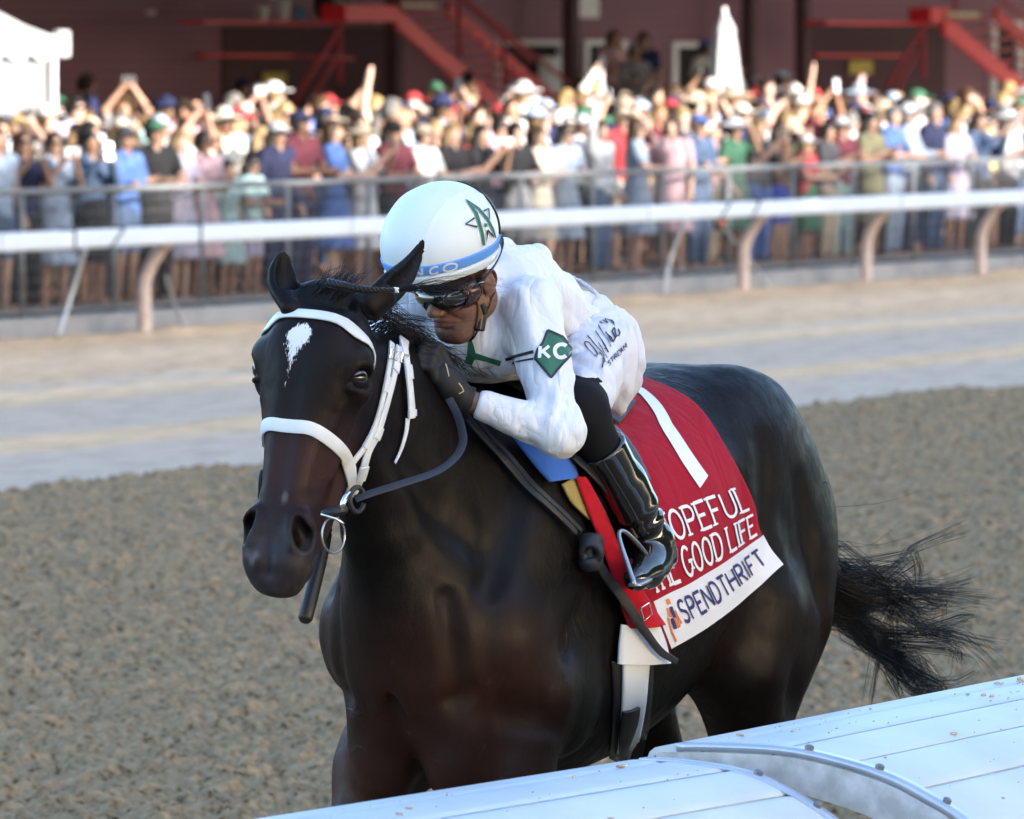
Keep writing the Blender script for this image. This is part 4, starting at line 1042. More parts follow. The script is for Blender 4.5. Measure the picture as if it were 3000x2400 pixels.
for s in (1, -1):
    bm = bmesh.new(); bmesh.ops.create_uvsphere(bm, u_segments=24, v_segments=16, radius=.0295)
    me = bpy.data.meshes.new('eye'); bm.to_mesh(me); bm.free(); me.polygons.foreach_set('use_smooth', np.ones(len(me.polygons), bool))
    o = link('eye', me, M_eye, horse); o.location = hp(s * .1095, .180, -.068)
# ================================================================== JOCKEY
def jframe():
    yaw, p, roll = R(42), R(27), R(3)
    f0 = np.array([-math.sin(yaw), -math.cos(yaw), 0]); l0 = np.array([math.cos(yaw), -math.sin(yaw), 0]); z = np.array([0, 0, 1.0])
    f = f0 * math.cos(p) - z * math.sin(p); u = z * math.cos(p) + f0 * math.sin(p)
    u2 = u * math.cos(roll) + l0 * math.sin(roll); l2 = l0 * math.cos(roll) - u * math.sin(roll)
    o = np.array([-.124, 15.58, 1.994]); B = np.stack([HX, HY, z])
    return to_local(o).astype(np.float32), (np.stack([l2, f, u2]) @ B.T).astype(np.float32)
JO, JR = jframe()
def jp(l, f, u): return JO + l * JR[0] + f * JR[1] + u * JR[2]
def jc(P): return (P - JO) @ JR.T
SH = {1: np.array([.375, .185, 1.925]), -1: np.array([.375, -.125, 1.925])}
EL = {1: np.array([.492, .322, 1.648]), -1: np.array([.510, -.265, 1.640])}
WR = {1: np.array([.600, .140, 1.718]), -1: np.array([.610, -.125, 1.720])}
HIPJ = {1: np.array([-.05, .125, 1.815]), -1: np.array([-.05, -.085, 1.815])}
KN = {1: np.array([.310, .278, 1.680]), -1: np.array([.305, -.235, 1.672])}
AN = {1: np.array([.085, .360, 1.375]), -1: np.array([-.03, -.300, 1.375])}
T0, T1 = np.array([-.10, .025, 1.855]), np.array([.43, .045, 1.965])

def j_head(P):
    q = jc(P); m = q.copy(); m[:, 0] = np.abs(m[:, 0]); E = lambda c, r: ell(m, c, r)
    d = E((0, -.012, .062), (.076, .098, .092))
    d = smin(d, E((0, .028, -.035), (.062, .066, .085)), .03)
    d = smin(d, E((0, .060, -.106), (.036, .032, .028)), .03)               # chin
    d = smin(d, cone(m, (.054, .0, -.055), (.022, .060, -.104), .024, .022), .025)   # jaw
    d = smin(d, E((.040, .062, -.032), (.024, .022, .020)), .02)            # cheekbones
    d = smin(d, cone(m, (0, .084, .008), (0, .108, -.032), .009, .014), .014)        # nose
    d = smin(d, E((.013, .098, -.036), (.011, .012, .009)), .008)
    d = smin(d, E((0, .090, -.061), (.026, .012, .007)), .008)              # lips
    d = smin(d, E((0, .088, -.073), (.022, .012, .007)), .008)
    d = d + groove(m, (0, .104, -.067), (.030, .088, -.062), .006, .004) + groove(m, (.026, .088, -.040), (.040, .070, -.068), .004, .006)
    d = d + groove(m, (0, .092, -.083), (.018, .085, -.083), .003, .006)
    d = smin(d, E((.078, -.012, -.012), (.010, .022, .033)), .008)          # ears
    d = smin(d, cone(P, jp(0, -.03, -.07), T1 + np.array([0.02, 0, -.01]), .055, .062), .03)    # neck
    return d
def j_arm(P, s, g=0.0):
    d = cone(P, SH[s], EL[s], .066 + g, .046 + g)
    return smin(d, cone(P, EL[s], WR[s], .048 + g, .029 + g), .02)
def j_hand(P, s, g=0.0):
    w = WR[s]; y = 1 if s == 1 else -1
    V = lambda x, yy, z: w + np.array([x, yy * y, z])
    d = ell(P, V(.036, -.028, .042), (.030, .022, .046), np.array([[.75, -.1 * y, -.65], [.1 * y, 1, 0], [.65, 0, .75]]))
    d = smin(d, cone(P, V(0, 0, 0), V(.03, -.024, .034), .027, .030), .02)
    for i, (o_, l_) in enumerate(((-.030, .9), (-.010, 1.0), (.010, .95), (.029, .78))):
        a = V(.050 + o_ * .72, -.030 - .012 + .0, .074 - o_ * .70)
        b = a + np.array([.020, -.006 * y, .030]) * l_; c = b + np.array([.016, -.024 * y, .004]) * l_; e = c + np.array([-.004, -.020 * y, -.018]) * l_
        d = smin(d, chain(P, [V(.038 + o_ * .6, -.030, .052 - o_ * .5), a, b, c, e], [.0105, .0105, .0098, .0092, .0082], .004), .004)
    a = V(.016, -.040, .040); d = smin(d, chain(P, [V(.012, -.022, .026), a, a + np.array([.018, -.022 * y, .018]), a + np.array([.036, -.026 * y, .024])], [.013, .012, .011, .009], .005), .006)
    return d - g
def j_torso(P, g=0.0):
    return axloft(P, T0, T1 - T0, [(-.04, 0, 0, .11 + g, .085 + g, .085 + g), (.10, 0, .01, .128 + g, .100 + g, .10 + g), (.24, 0, .022, .140 + g, .122 + g, .115 + g), (.36, 0, .022, .152 + g, .124 + g, .115 + g), (.46, 0, .012, .140 + g, .100 + g, .09 + g), (.53, 0, -.012, .085 + g, .060 + g, .06 + g)])
def j_leg(P, s, g=0.0):
    d = cone(P, HIPJ[s], KN[s], .088 + g, .060 + g)
    return smin(d, cone(P, KN[s], AN[s], .056 + g, .036 + g), .02)
def j_foot(P, s, g=0.0):
    a = AN[s]; y = 1 if s == 1 else -1
    d = chain(P, [a + [-.03, 0, -.040], a + [.075, .012 * y, -.068], a + [.135, .020 * y, -.080]], [.034 + g, .035 + g, .024 + g], .02)
    return smin(d, cone(P, a, a + [.03, 0, -.045], .038 + g, .036 + g), .03)
def j_body(P):
    d = j_head(P); d = smin(d, j_torso(P, -.012), .03)
    for s in (1, -1):
        d = smin(d, j_arm(P, s, -.006), .02); d = smin(d, j_hand(P, s, -.003), .012); d = smin(d, j_leg(P, s, -.008), .03); d = smin(d, j_foot(P, s, -.006), .02)
    return d
def folds(P, a, b, A, sc, st):
    """drapery: noise stretched along a direction"""
    ax = np.asarray(b, float) - np.asarray(a, float); ax /= np.linalg.norm(ax); ax = ax.astype(np.float32)
    q = P - (P @ ax)[:, None] * ax * (1 - st)
    n = vnoise(q, sc); return A * (1 - np.abs(n) * 2.0)
def j_jersey(P):
    d = j_torso(P, .008)
    d = d + folds(P, (0, 0, 0), (.35, .55, .55), .014, 15.0, .18) * np.clip((.40 - P[:, 0]) * 6, .45, 1) + folds(P, (0, 0, 0), (.8, .1, .4), .006, 30.0, .2)
    d = smin(d, ell(P, (.30, .055, 1.845), (.17, .140, .105)) + folds(P, (0, 0, 0), (.2, .3, .6), .008, 18.0, .2), .04)        # loose front hanging under the chest
    d = smax(d, (-.075 - P[:, 0]) + .15 * (P[:, 2] - 1.92), .012)         # hem tucked into the breeches
    for s in (1, -1):
        cut = (P - (WR[s] + (EL[s] - WR[s]) * .10)) @ ((WR[s] - EL[s]) / np.linalg.norm(WR[s] - EL[s]))
        fo = smax(cone(P, EL[s], WR[s] + (EL[s] - WR[s]) * .05, .054, .036), cut, .005)
        e = smin(cone(P, SH[s], EL[s], .074, .053), fo, .022)
        e = smin(e, ell(P, EL[s] + np.array([-.004, .003 * s, -.006]), (.052, .050, .052)), .03)
        ring = np.abs((P - EL[s]) @ ((WR[s] - EL[s]) / np.linalg.norm(WR[s] - EL[s])))
        e = e + .0030 * np.sin(ring * 150) * 1.6 * np.exp(-(ring / .055) ** 2) * np.clip((P[:, 2] - EL[s][2]) * 30 + .3, 0, 1)
        e = e + folds(P, EL[s], SH[s], .0085, 24.0, .2) * np.exp(-((P[:, 2] - 1.86) / .09) ** 2) + folds(P, EL[s], SH[s] + np.array([0, -.25 * s, 0]), .0042, 30.0, .25)
        d = smin(d, e, .035)
        # armpit creases
        d = d + groove(P, SH[s] + np.array([.05, -.075 * s, -.01]), SH[s] + np.array([.035, -.045 * s, -.14]), .007, .014)
        d = d + groove(P, SH[s] + np.array([.06, -.055 * s, .01]), SH[s] + np.array([.075, -.075 * s, -.08]), .005, .010)
        d = d + groove(P, SH[s] + np.array([.02, -.075 * s, .05]), SH[s] + np.array([.065, -.10 * s, -.07]), .004, .010)
    d = smin(d, cone(P, T1 + np.array([-.03, 0, -.0]), T1 + np.array([.045, .004, -.022]), .078, .066), .03)   # collar
    d = smax(d, -cone(P, T1 + np.array([.02, .0, .0]), T1 + np.array([.14, .01, -.03]), .060, .062), .006)
    return d
def j_breeches(P):
    d = ell(P, (-.085, .02, 1.835), (.125, .165, .115))
    for s in (1, -1):
        e = smin(cone(P, HIPJ[s], KN[s] + (HIPJ[s] - KN[s]) * .16, .105, .074), ell(P, HIPJ[s] + np.array([-.02, .03 * s, -.05]), (.10, .075, .12)), .05)
        d = smin(d, e, .04)
    d = d + folds(P, (0, 0, 0), (.1, .15, 1), .012, 20.0, .18) + folds(P, (0, 0, 0), (.6, .3, .5), .005, 34.0, .25)
    for s in (1, -1):
        kd = (KN[s] - HIPJ[s]) / np.linalg.norm(KN[s] - HIPJ[s])
        dd = smax(d, (P - KN[s]) @ kd + .055, .008)
        d = np.where(np.abs(P[:, 1] - .02) < 1e-9, d, np.where((P[:, 1] - .02) * s > 0, dd, d))
    d = smax(d, (P[:, 0] - .10) * 0 + (P[:, 2] - 1.955), .02)
    d = smin(d, np.maximum(np.abs(j_torso(P, .012)) - .004, np.abs(P[:, 0] + .075 - .15 * (P[:, 2] - 1.92)) - .018), .006)    # waistband
    return d
def j_gaiter(P, side):
    d = None
    for s in (side,):
        k = KN[s]; ax = (AN[s] - k) / np.linalg.norm(AN[s] - k)
        e = smin(cone(P, k + (HIPJ[s] - k) * .20, k, .064, .064), cone(P, k, k + (AN[s] - k) * .40, .064, .044), .03)
        d = e if d is None else np.minimum(d, e)
    return d
def j_boot(P, side):
    d = None
    for s in (side,):
        k = KN[s]; a = AN[s]; ax = (a - k) / np.linalg.norm(a - k)
        e = cone(P, k + (a - k) * .26, a, .0625, .041)
        e = smin(e, cone(P, k + (a - k) * .55 + [-.015, 0, 0], k + (a - k) * .75, .05, .045), .03)
        h = (P - k) @ ax
        e = smax(e, .105 - h, .004)
        e = e + .004 * np.sin((h - .25) * 130) * np.exp(-((h - .325) / .035) ** 2)
        e = smin(e, j_foot(P, s, .006), .012)
        e = smax(e, -(P[:, 2] - (a[2] - .100) + .35 * (P[:, 0] - a[0] - .05)) - .0, .006)
        d = e if d is None else np.minimum(d, e)
    return d
def j_glove(P, s):
    d = j_hand(P, s, .002)
    ax = (EL[s] - WR[s]) / np.linalg.norm(EL[s] - WR[s]); h = (P - WR[s]) @ ax
    return np.minimum(d, np.maximum(cone(P, WR[s] - ax * .01, WR[s] + ax * .03, .0335, .034), np.abs(h + .004) - .016))
HEL_C, HEL_R = (0, .019, .114), (.128, .148, .124)
def hel_shell(q): return ell(q, HEL_C, HEL_R)
def rim_h(q): return q[:, 2] - (.048 + .17 * (q[:, 1] - .0))          # height above the tilted rim plane
def j_helmet(P):
    q = jc(P); d = hel_shell(q); h = rim_h(q)
    seam = np.abs(np.abs(q[:, 0]) - .058 - .10 * (q[:, 2] - .10))
    d = d - .0022 * np.exp(-(seam / .0035) ** 2) * (h > .03)
    d = smin(d, np.maximum(hel_shell(q) - .008, np.abs(h - .004) - .010), .004)             # rolled rim
    peak = ell(q, (0, .112, .064), (.085, .050, .012)); d = smin(d, peak, .012)
    d = smax(d, -(h + .008), .004)
    d = smax(d, -(hel_shell(q) + .016), .004)
    return d
def j_band(P):
    q = jc(P); h = rim_h(q)
    return np.maximum(np.abs(hel_shell(q)) - .0036, np.abs(h - .030) - .0125)
def j_backstrap(P):
    q = jc(P); h = rim_h(q)
    return np.maximum(np.maximum(np.abs(hel_shell(q)) - .005, np.abs(q[:, 1] + .095 + .1 * q[:, 2]) - .020), -(h - .0))
def j_liner(P):
    q = jc(P); h = rim_h(q)
    return np.maximum(np.maximum(ell(q, HEL_C, (.109, .130, .110)), np.abs(h + .008) - .010), -ell(q, HEL_C, (.092, .112, .098)))
def lens_core(q): 
    d = ell(q, (0, .030, -.006), (.085, .086, .048))
    return smax(d, -ell(q, (0, .112, -.036), (.019, .040, .028)), .010)
def j_lens(P):
    q = jc(P); return smax(lens_core(q), .035 - q[:, 1], .004)
def j_gframe(P):
    q = jc(P); c = lens_core(q)
    d = np.maximum(ell(q, (0, .030, -.006), (.091, .090, .054)), -(ell(q, (0, .045, -.006), (.084, .084, .0445))))
    d = smax(d, -ell(q, (0, .112, -.038), (.017, .040, .026)), .006)
    return smax(d, .028 - q[:, 1], .004)

M_skin = mat_attr('jockey_skin', rough=.42, spec=.45, bump=(260, .22, .0015))
M_silk = mat('white_silk', (.66, .68, .74), rough=.40, spec=.4, sheen=.15, bump=(420, .10, .0015))
M_breech = mat('white_breeches', (.62, .64, .73), rough=.5, spec=.3, sheen=.2, bump=(120, .12, .002))
crease(M_silk, 9.0, (1, 1, .32), .55, .028); crease(M_breech, 11.0, (1, 1, .26), .6, .026)
M_black_knit = mat('black_knit', (.008, .008, .010), rough=.85, spec=.15, sheen=.0, bump=(900, .2, .001))
M_boot = mat('patent_black', (.006, .006, .007), rough=.10, spec=.6, coat=.8, bump=(18, .10, .01))
M_glove = mat('black_glove', (.014, .014, .016), rough=.6, spec=.3, bump=(500, .2, .001))
M_helmet = mat('white_helmet_cover', (.66, .71, .73), rough=.40, spec=.35, bump=(600, .07, .001))
M_blue = mat('sky_blue_band', (.10, .30, .74), rough=.5)
M_blackp = mat('black_plastic', (.008, .008, .010), rough=.35)
M_lens = mat('goggle_lens', (.012, .010, .012), rough=.03, spec=.9, coat=1.0)
M_frame = mat('goggle_frame', (.045, .018, .016), rough=.22, spec=.5)
M_green = mat('silk_green', (.012, .115, .060), rough=.5)
M_ink = mat('black_print', (.010, .012, .022), rough=.6)
M_whitep = mat('white_print', (.68, .70, .74), rough=.55)
M_leather = mat('brown_leather', (.16, .075, .035), rough=.5, noise=(60, .5))

jockey = empty('person', mw=HM)
tag(jockey, 'jockey in white silks and white helmet crouching over the racehorse', 'person')
def sdf_part(name, f, lo, hi, h, m, parent, proj=1):
    V, Q_ = polygonize(f, span(lo[0], hi[0], h), span(lo[1], hi[1], h), span(lo[2], hi[2], h), proj=proj, bandk=4.5)
    return link(name, mesh_np(name, V, Q_), m, parent)
hb0, hb1 = JO - .20, JO + .22
xs = np.concatenate([span(-.24, .40, .012), span(.41, .86, .0052)]); ys = np.concatenate([span(-.42, -.18, .012), span(-.17, .20, .0056), span(.21, .46, .012)]); zs = np.concatenate([span(1.24, 1.64, .014), span(1.65, 2.24, .0058)])
Vb, Qb = polygonize(j_body, xs, ys, zs, proj=1, bandk=3.5)
jm = mesh_np('jockey_body', Vb, Qb); qb = jc(Vb); nb = vnoise(Vb, 34.0)
Cb = np.tile(np.array([.165, .080, .054]), (len(Vb), 1)) * (1 + .22 * nb[:, None])
lip = np.clip(1.25 - np.sqrt((qb[:, 0] / .030) ** 2 + ((qb[:, 2] + .067) / .0135) ** 2), 0, 1) * (qb[:, 1] > .07)
Cb = Cb * (1 - lip[:, None]) + lip[:, None] * np.array([.19, .060, .052])
stub = np.clip((-.052 - qb[:, 2]) / .02, 0, 1) * (qb[:, 1] > .01) * (1 - lip) * (qb[:, 2] > -.16); Cb *= (1 - .38 * stub * (.7 + .5 * vnoise(Vb, 300.0)))[:, None]
set_col(jm, np.clip(Cb, .01, 1)); link('body', jm, M_skin, jockey)
sdf_part('jersey', j_jersey, (-.16, -.40, 1.50), (.74, .46, 2.12), .0072, M_silk, jockey)
sdf_part('breeches', j_breeches, (-.26, -.36, 1.52), (.34, .40, 2.00), .0078, M_breech, jockey)
for s_ in (1, -1):
    y0, y1 = (.14, .46) if s_ == 1 else (-.42, -.12)
    sdf_part('gaiter', lambda P: j_gaiter(P, s_), (.08, y0, 1.42), (.42, y1, 1.84), .0085, M_black_knit, jockey)
    sdf_part('boot', lambda P: j_boot(P, s_), (0.0, y0, 1.22), (.42, y1, 1.74), .0065, M_boot, jockey)
    y0, y1 = (-.02, .24) if s_ == 1 else (-.26, .02)
    sdf_part('glove', lambda P: j_glove(P, s_), (.52, y0, 1.64), (.82, y1, 1.92), .0046, M_glove, jockey)
helmet = sdf_part('helmet', j_helmet, hb0, hb1 + .06, .0052, M_helmet, jockey)
sdf_part('band', j_band, hb0, hb1 + .05, .0036, M_blue, helmet)
sdf_part('back_strap', j_backstrap, hb0, hb1 + .06, .0042, M_blackp, helmet)
sdf_part('liner', j_liner, hb0, hb1 + .03, .0045, M_blackp, helmet)
gog = sdf_part('goggles', j_gframe, JO - .13, JO + .14, .0034, M_frame, jockey)
sdf_part('lens', j_lens, JO - .13, JO + .14, .0038, M_lens, gog)

# straps and small fittings on the head
def on_surface(f, pts, off):
    pts = np.asarray(pts, np.float32)
    for _ in range(4):
        g_ = grad(f, pts); d_ = f(pts) - off; pts = pts - g_ * (d_ / ((g_ * g_).sum(1) + 1e-6))[:, None]
    g_ = grad(f, pts); return pts, g_ / (np.linalg.norm(g_, axis=1)[:, None] + 1e-9)
def strap_j(name, lfu, w, th, m, parent, f=None, off=.002):
    p_ = np.array([jp(*a) for a in resample(lfu, 14)]); f_ = f or (lambda P: np.minimum(j_head(P), hel_shell(jc(P)) - .010))
    p_, n_ = on_surface(chunked(f_), p_, off); b_ = MB(); b_.ribbon(p_, n_, w, th); return b_.obj(name, m, parent, smooth=True)
strap_j('goggle_strap', [(.074, .040, .010), (.092, .010, .022), (.106, -.03, .034), (.100, -.075, .045), (.06, -.11, .05)], .020, .003, M_blackp, gog)
strap_j('goggle_strap', [(-.074, .040, .010), (-.092, .010, .022), (-.106, -.03, .034), (-.100, -.075, .045), (-.06, -.11, .05)], .020, .003, M_blackp, gog)
for s in (1, -1):
    strap_j('ear_strap', [(s * .080, .012, .020), (s * .072, .018, -.020), (s * .064, .022, -.060), (s * .046, .040, -.096)], .022, .003, M_leather, helmet, f=j_head, off=.003)
    strap_j('ear_strap', [(s * .080, -.045, .012), (s * .072, -.030, -.030), (s * .064, .0, -.060), (s * .046, .034, -.098)], .016, .003, M_leather, helmet, f=j_head, off=.003)
strap_j('chin_strap', [(.046, .040, -.098), (.03, .045, -.116), (0, .045, -.126), (-.03, .045, -.116), (-.046, .040, -.098)], .018, .003, M_blackp, helmet, f=j_head, off=.003)
b_ = MB(); c0 = jp(.062, .030, -.088); b_.box(c0, (.011, .010, .026), np.stack([JR[0], JR[1] * .8 + JR[2] * .6, JR[2] * .8 - JR[1] * .6]).astype(float)); b_.obj('clip', M_blackp, helmet, bevel=.004)
b_ = MB(); c0 = jp(.071, .022, -.062); b_.box(c0, (.009, .008, .014), np.stack([JR[0], JR[1], JR[2]]).astype(float)); b_.obj('clip', M_blackp, helmet, bevel=.004)
M_silver = mat('polished_steel', (.70, .71, .72), rough=.18, metal=1.0)
b_ = MB(); pp, nn_ = on_surface(chunked(lambda P: np.minimum(j_head(P), hel_shell(jc(P)) - .010)), [jp(.082, .030, .014)], .006)
e1 = JR[1] * .85 + JR[2] * .35; e2 = np.cross(nn_[0], e1); ring = [pp[0] + e1 * a * .009 + e2 * b * .0125 for a, b in ((-1, -1), (1, -1), (1, 1), (-1, 1), (-1, -1))]
b_.tube(ring, .0016, 6); b_.obj('buckle', M_silver, gog)

# ------------------------------------------------------------------ printed marks: strokes laid on a surface
def stroke_quads(pts, w, n=None):
    pts = np.asarray(pts, float); n = n or max(2, int(np.hypot(*np.diff(pts, axis=0).T).sum() / 6) + 1)
    seg = np.concatenate([[0], np.cumsum(np.hypot(*np.diff(pts, axis=0).T))]); s_ = np.unique(np.concatenate([np.linspace(0, seg[-1], n), seg]))
    P_ = np.stack([np.interp(s_, seg, pts[:, k]) for k in (0, 1)], -1)
    t_ = np.gradient(P_, axis=0); t_ /= np.linalg.norm(t_, axis=1)[:, None] + 1e-9; nrm = np.stack([-t_[:, 1], t_[:, 0]], -1)
    ww = np.interp(s_, np.linspace(0, seg[-1], len(np.atleast_1d(w))) if np.ndim(w) else [0, seg[-1]], w if np.ndim(w) else [w, w])[:, None] * .5
    return P_ + nrm * ww, P_ - nrm * ww
def print_strokes(name, strokes, f, m, parent, off=.0022, mapper=None, th=.0):
    """strokes: list of (polyline, width) in photo pixels (or patch coords with mapper)"""
    b_ = MB(); A_ = []; cnt = []
    for (pts, w) in strokes:
        l_, r_ = stroke_quads(pts, w); A_ += [l_, (l_ + r_) / 2, r_]; cnt.append(len(l_))
    allp = np.concatenate(A_)
    if mapper is not None: allp = mapper(allp)
    P_, N_ = hits(f, allp[:, 0], allp[:, 1]); okk = hits.ok
    o_ = 0
    for k, c in enumerate(cnt):
        e = off + .00018 * (k % 9)
        L3, C3, R3 = (P_[o_ + j * c:o_ + (j + 1) * c] + N_[o_ + j * c:o_ + (j + 1) * c] * e for j in range(3)); o_ += 3 * c
        if not okk[o_ - 3 * c:o_].all(): continue
        v_ = np.concatenate([L3, C3, R3]); b_.add(v_, [(i, i + 1, c + i + 1, c + i) for i in range(c - 1)] + [(c + i, c + i + 1, 2 * c + i + 1, 2 * c + i) for i in range(c - 1)])
    return b_.obj(name, m, parent, smooth=True) if b_.v else None
def arc(cx, cy, rx, ry, a0, a1, n=12):
    return [(cx + rx * math.cos(R(a)), cy + ry * math.sin(R(a))) for a in np.linspace(a0, a1, n)]
# block letters in a unit box: x right 0..w, y up 0..1
def glyph(ch):
    G = {'H': (.8, [[(0, 0), (0, 1)], [(.8, 0), (.8, 1)], [(0, .5), (.8, .5)]]), 'O': (.85, [arc(.42, .5, .42, .5, 0, 360, 22)]),
         'P': (.7, [[(0, 0), (0, 1)], [(0, 1), (.4, 1)] + arc(.4, .74, .3, .26, 90, -90, 10) + [(0, .48)]]), 'E': (.7, [[(0, 0), (0, 1)], [(0, 0), (.7, 0)], [(0, 1), (.7, 1)], [(0, .52), (.5, .52)]]),
         'F': (.66, [[(0, 0), (0, 1)], [(0, 1), (.66, 1)], [(0, .52), (.48, .52)]]), 'U': (.8, [[(0, 1), (0, .35)] + arc(.4, .35, .4, .35, 180, 360, 12) + [(.8, 1)]]),
         'L': (.64, [[(0, 1), (0, 0)], [(0, 0), (.64, 0)]]), 'T': (.8, [[(.4, 0), (.4, 1)], [(0, 1), (.8, 1)]]), 'G': (.85, [arc(.42, .5, .42, .5, 45, 325, 18), [(.80, .18), (.80, .48)], [(.50, .48), (.85, .48)]]),
         'D': (.8, [[(0, 0), (0, 1)], [(0, 1), (.3, 1)] + arc(.3, .5, .48, .5, 90, -90, 14) + [(0, 0)]]), 'I': (.1, [[(.05, 0), (.05, 1)]]),
         'S': (.7, [arc(.36, .74, .32, .26, 30, 200, 10) + [(.08, .60), (.36, .5), (.62, .42)] + arc(.34, .26, .33, .26, 30, -150, 10)]), 'N': (.8, [[(0, 0), (0, 1)], [(0, 1), (.8, 0)], [(.8, 0), (.8, 1)]]),
         'R': (.74, [[(0, 0), (0, 1)], [(0, 1), (.4, 1)] + arc(.4, .74, .3, .26, 90, -90, 10) + [(0, .48)], [(.34, .48), (.74, 0)]]),
         'C': (.8, [arc(.42, .5, .42, .5, 45, 315, 18)]), 'K': (.75, [[(0, 0), (0, 1)], [(0, .40), (.72, 1)], [(.22, .56), (.75, 0)]]), 'A': (.8, [[(0, 0), (.4, 1)], [(.4, 1), (.8, 0)], [(.16, .35), (.64, .35)]]), 'M': (.9, [[(0, 0), (0, 1)], [(0, 1), (.45, .25)], [(.45, .25), (.9, 1)], [(.9, 1), (.9, 0)]])}
    return G[ch]
def lettering(txt, x0, y0, H_, sx, w, gap=.25, serif=0.0, slant=0.0, bold=None):
    """strokes of a line of text; x right, y up, in units of H_"""
    out = []; x = x0
    for ch in txt:
        if ch == ' ': x += .45 * H_ * sx; continue
        gw, st = glyph(ch)
        for s_ in st:
            pts = [(x + (a + slant * b) * H_ * sx, y0 + b * H_) for a, b in s_]; out.append((pts, w))
            if serif and len(s_) == 2 and abs(s_[0][0] - s_[1][0]) < .05:
                for (a, b) in s_:
                    out.append(([(x + (a - serif + slant * b) * H_ * sx, y0 + b * H_), (x + (a + serif + slant * b) * H_ * sx, y0 + b * H_)], w * .55))
        x += (gw + gap) * H_ * sx
    return out, x
hel_f = surf_of(helmet)
def frame2(o, ex, ey):      # little affine frame in photo pixels
    o, ex, ey = (np.asarray(a, float) for a in (o, ex, ey)); return lambda p: o + np.asarray(p)[:, :1] * ex + np.asarray(p)[:, 1:] * ey
# helmet emblem (photo pixels)
Z2 = lambda pts, x0=1080, y0=500, k=420 / 1393.: [(x0 + a * k, y0 + b * k) for a, b in pts]
print_strokes('emblem', [(Z2([(942, 290), (1040, 420), (1095, 600), (1112, 726)]), [2, 9, 8, 7]), (Z2([(942, 290), (1060, 375), (1150, 480), (1200, 580), (1222, 655)]), [2, 6, 7, 6, 4]), (Z2([(1112, 532), (1142, 532)]), 9)], hel_f, M_green, helmet, off=.0035)
for es in [(Z2([(1022, 464), (935, 525)]), [5, 3]), (Z2([(935, 525), (1048, 550)]), [3, 6]), (Z2([(1108, 400), (1156, 374)]), [5, 3]), (Z2([(1156, 374), (1164, 472)]), [4, 3]), (Z2([(1134, 690), (1148, 580)]), [1, 6]), (Z2([(1146, 580), (1205, 645)]), [5, 4])]: print_strokes('emblem', [es], hel_f, M_ink, helmet, off=.0035)
for (ch, x, y, w_, h_, sl) in (('F', 136, 950, 52, 50, -6), ('N', 440, 1016, 84, 66, -14), ('C', 596, 1004, 86, 66, -20), ('O', 722, 978, 130, 68, -26)):
    gw, gs = glyph(ch)
    st = [(Z2([(x + a / gw * w_, y - b * h_ + (a / gw) * sl) for a, b in s_]), 5.4) for s_ in gs]
    print_strokes('letter', st, hel_f, M_whitep, helmet, off=.0052)
# diamond patch with letters on the near sleeve

def fill_poly(name, poly, f, m, parent, off, n=16):
    """filled convex-ish outline laid on a surface: fan of rings"""
    poly = np.asarray(poly, float); c = poly.mean(0); seg = np.concatenate([poly, poly[:1]]); ring = []
    for a_, b__ in zip(seg[:-1], seg[1:]):
        for t_ in np.linspace(0, 1, 6)[:-1]: ring.append(a_ + (b__ - a_) * t_)
    ring = np.array(ring); ks = np.linspace(0, 1, n); G_ = np.concatenate([c + (ring - c) * k for k in ks[1:]]); G_ = np.concatenate([[c], G_])
    P_, N_ = hits(f, G_[:, 0], G_[:, 1]); P_ = P_ + N_ * off; m_n = len(ring); b_ = MB(); F_ = [(0, 1 + i, 1 + (i + 1) % m_n) for i in range(m_n)]
    for k in range(n - 2):
        o0 = 1 + k * m_n; F_ += [(o0 + i, o0 + m_n + i, o0 + m_n + (i + 1) % m_n, o0 + (i + 1) % m_n) for i in range(m_n)]
    b_.add(P_, F_); return b_.obj(name, m, parent, smooth=True)
Z3 = lambda pts: [(1200 + a * 550 / 2108., 900 + b * 550 / 2108.) for a, b in pts]
dia = Z3([(1548, 262), (1710, 335), (1842, 490), (1588, 795), (1412, 578), (1440, 470), (1490, 405)])
jersey = [o for o in jockey.children if o.name.startswith('jersey')][0]; breeches = [o for o in jockey.children if o.name.startswith('breeches')][0]
jer_f = surf_of(jersey); bre_f = surf_of(breeches)
fill_poly('patch', dia, jer_f, M_green, jersey, .0016)
print_strokes('patch_edge', [(dia + dia[:1], 7)], jer_f, M_ink, jersey, off=.0026)
for (ch, x, y, w_, h_, lw) in (('K', 1462, 575, 105, 130, 9), ('C', 1625, 575, 135, 150, 11)):
    gw, gs = glyph(ch)
    st = [(Z3([(x + a / gw * w_, y - b * h_) for a, b in s_]), lw) for s_ in gs]
    print_strokes('letter', st, jer_f, M_whitep, jersey, off=.0036)
# green and black bars across the chest and on the back
print_strokes('chest_emblem', [(Z3([(672, 310), (690, 420), (700, 540), (660, 630)]), [3, 16, 26, 24]), (Z3([(740, 545), (860, 580), (1020, 630)]), [18, 14, 16])], jer_f, M_green, jersey, off=.0025)
print_strokes('chest_emblem', [(Z3([(1075, 585), (1395, 500)]), 9), (Z3([(1150, 625), (1395, 580)]), [4, 6])], jer_f, M_ink, jersey, off=.0025)
K_ = lambda pts: [tuple(p) for p in K2(pts)]
print_strokes('back_emblem', [(K_([(1083, 494), (1118, 497)]), 3), (K_([(1100, 495), (1160, 510)]), [3, 4]), (K_([(1128, 497), (1165, 512)]), [2, 4])], jer_f, M_ink, jersey, off=.0025)
M_piping = mat('cream_piping', (.50, .42, .27), rough=.7)
gl_o = [o for o in jockey.children if o.name.startswith('glove')][0]; gl_f = surf_of(gl_o)
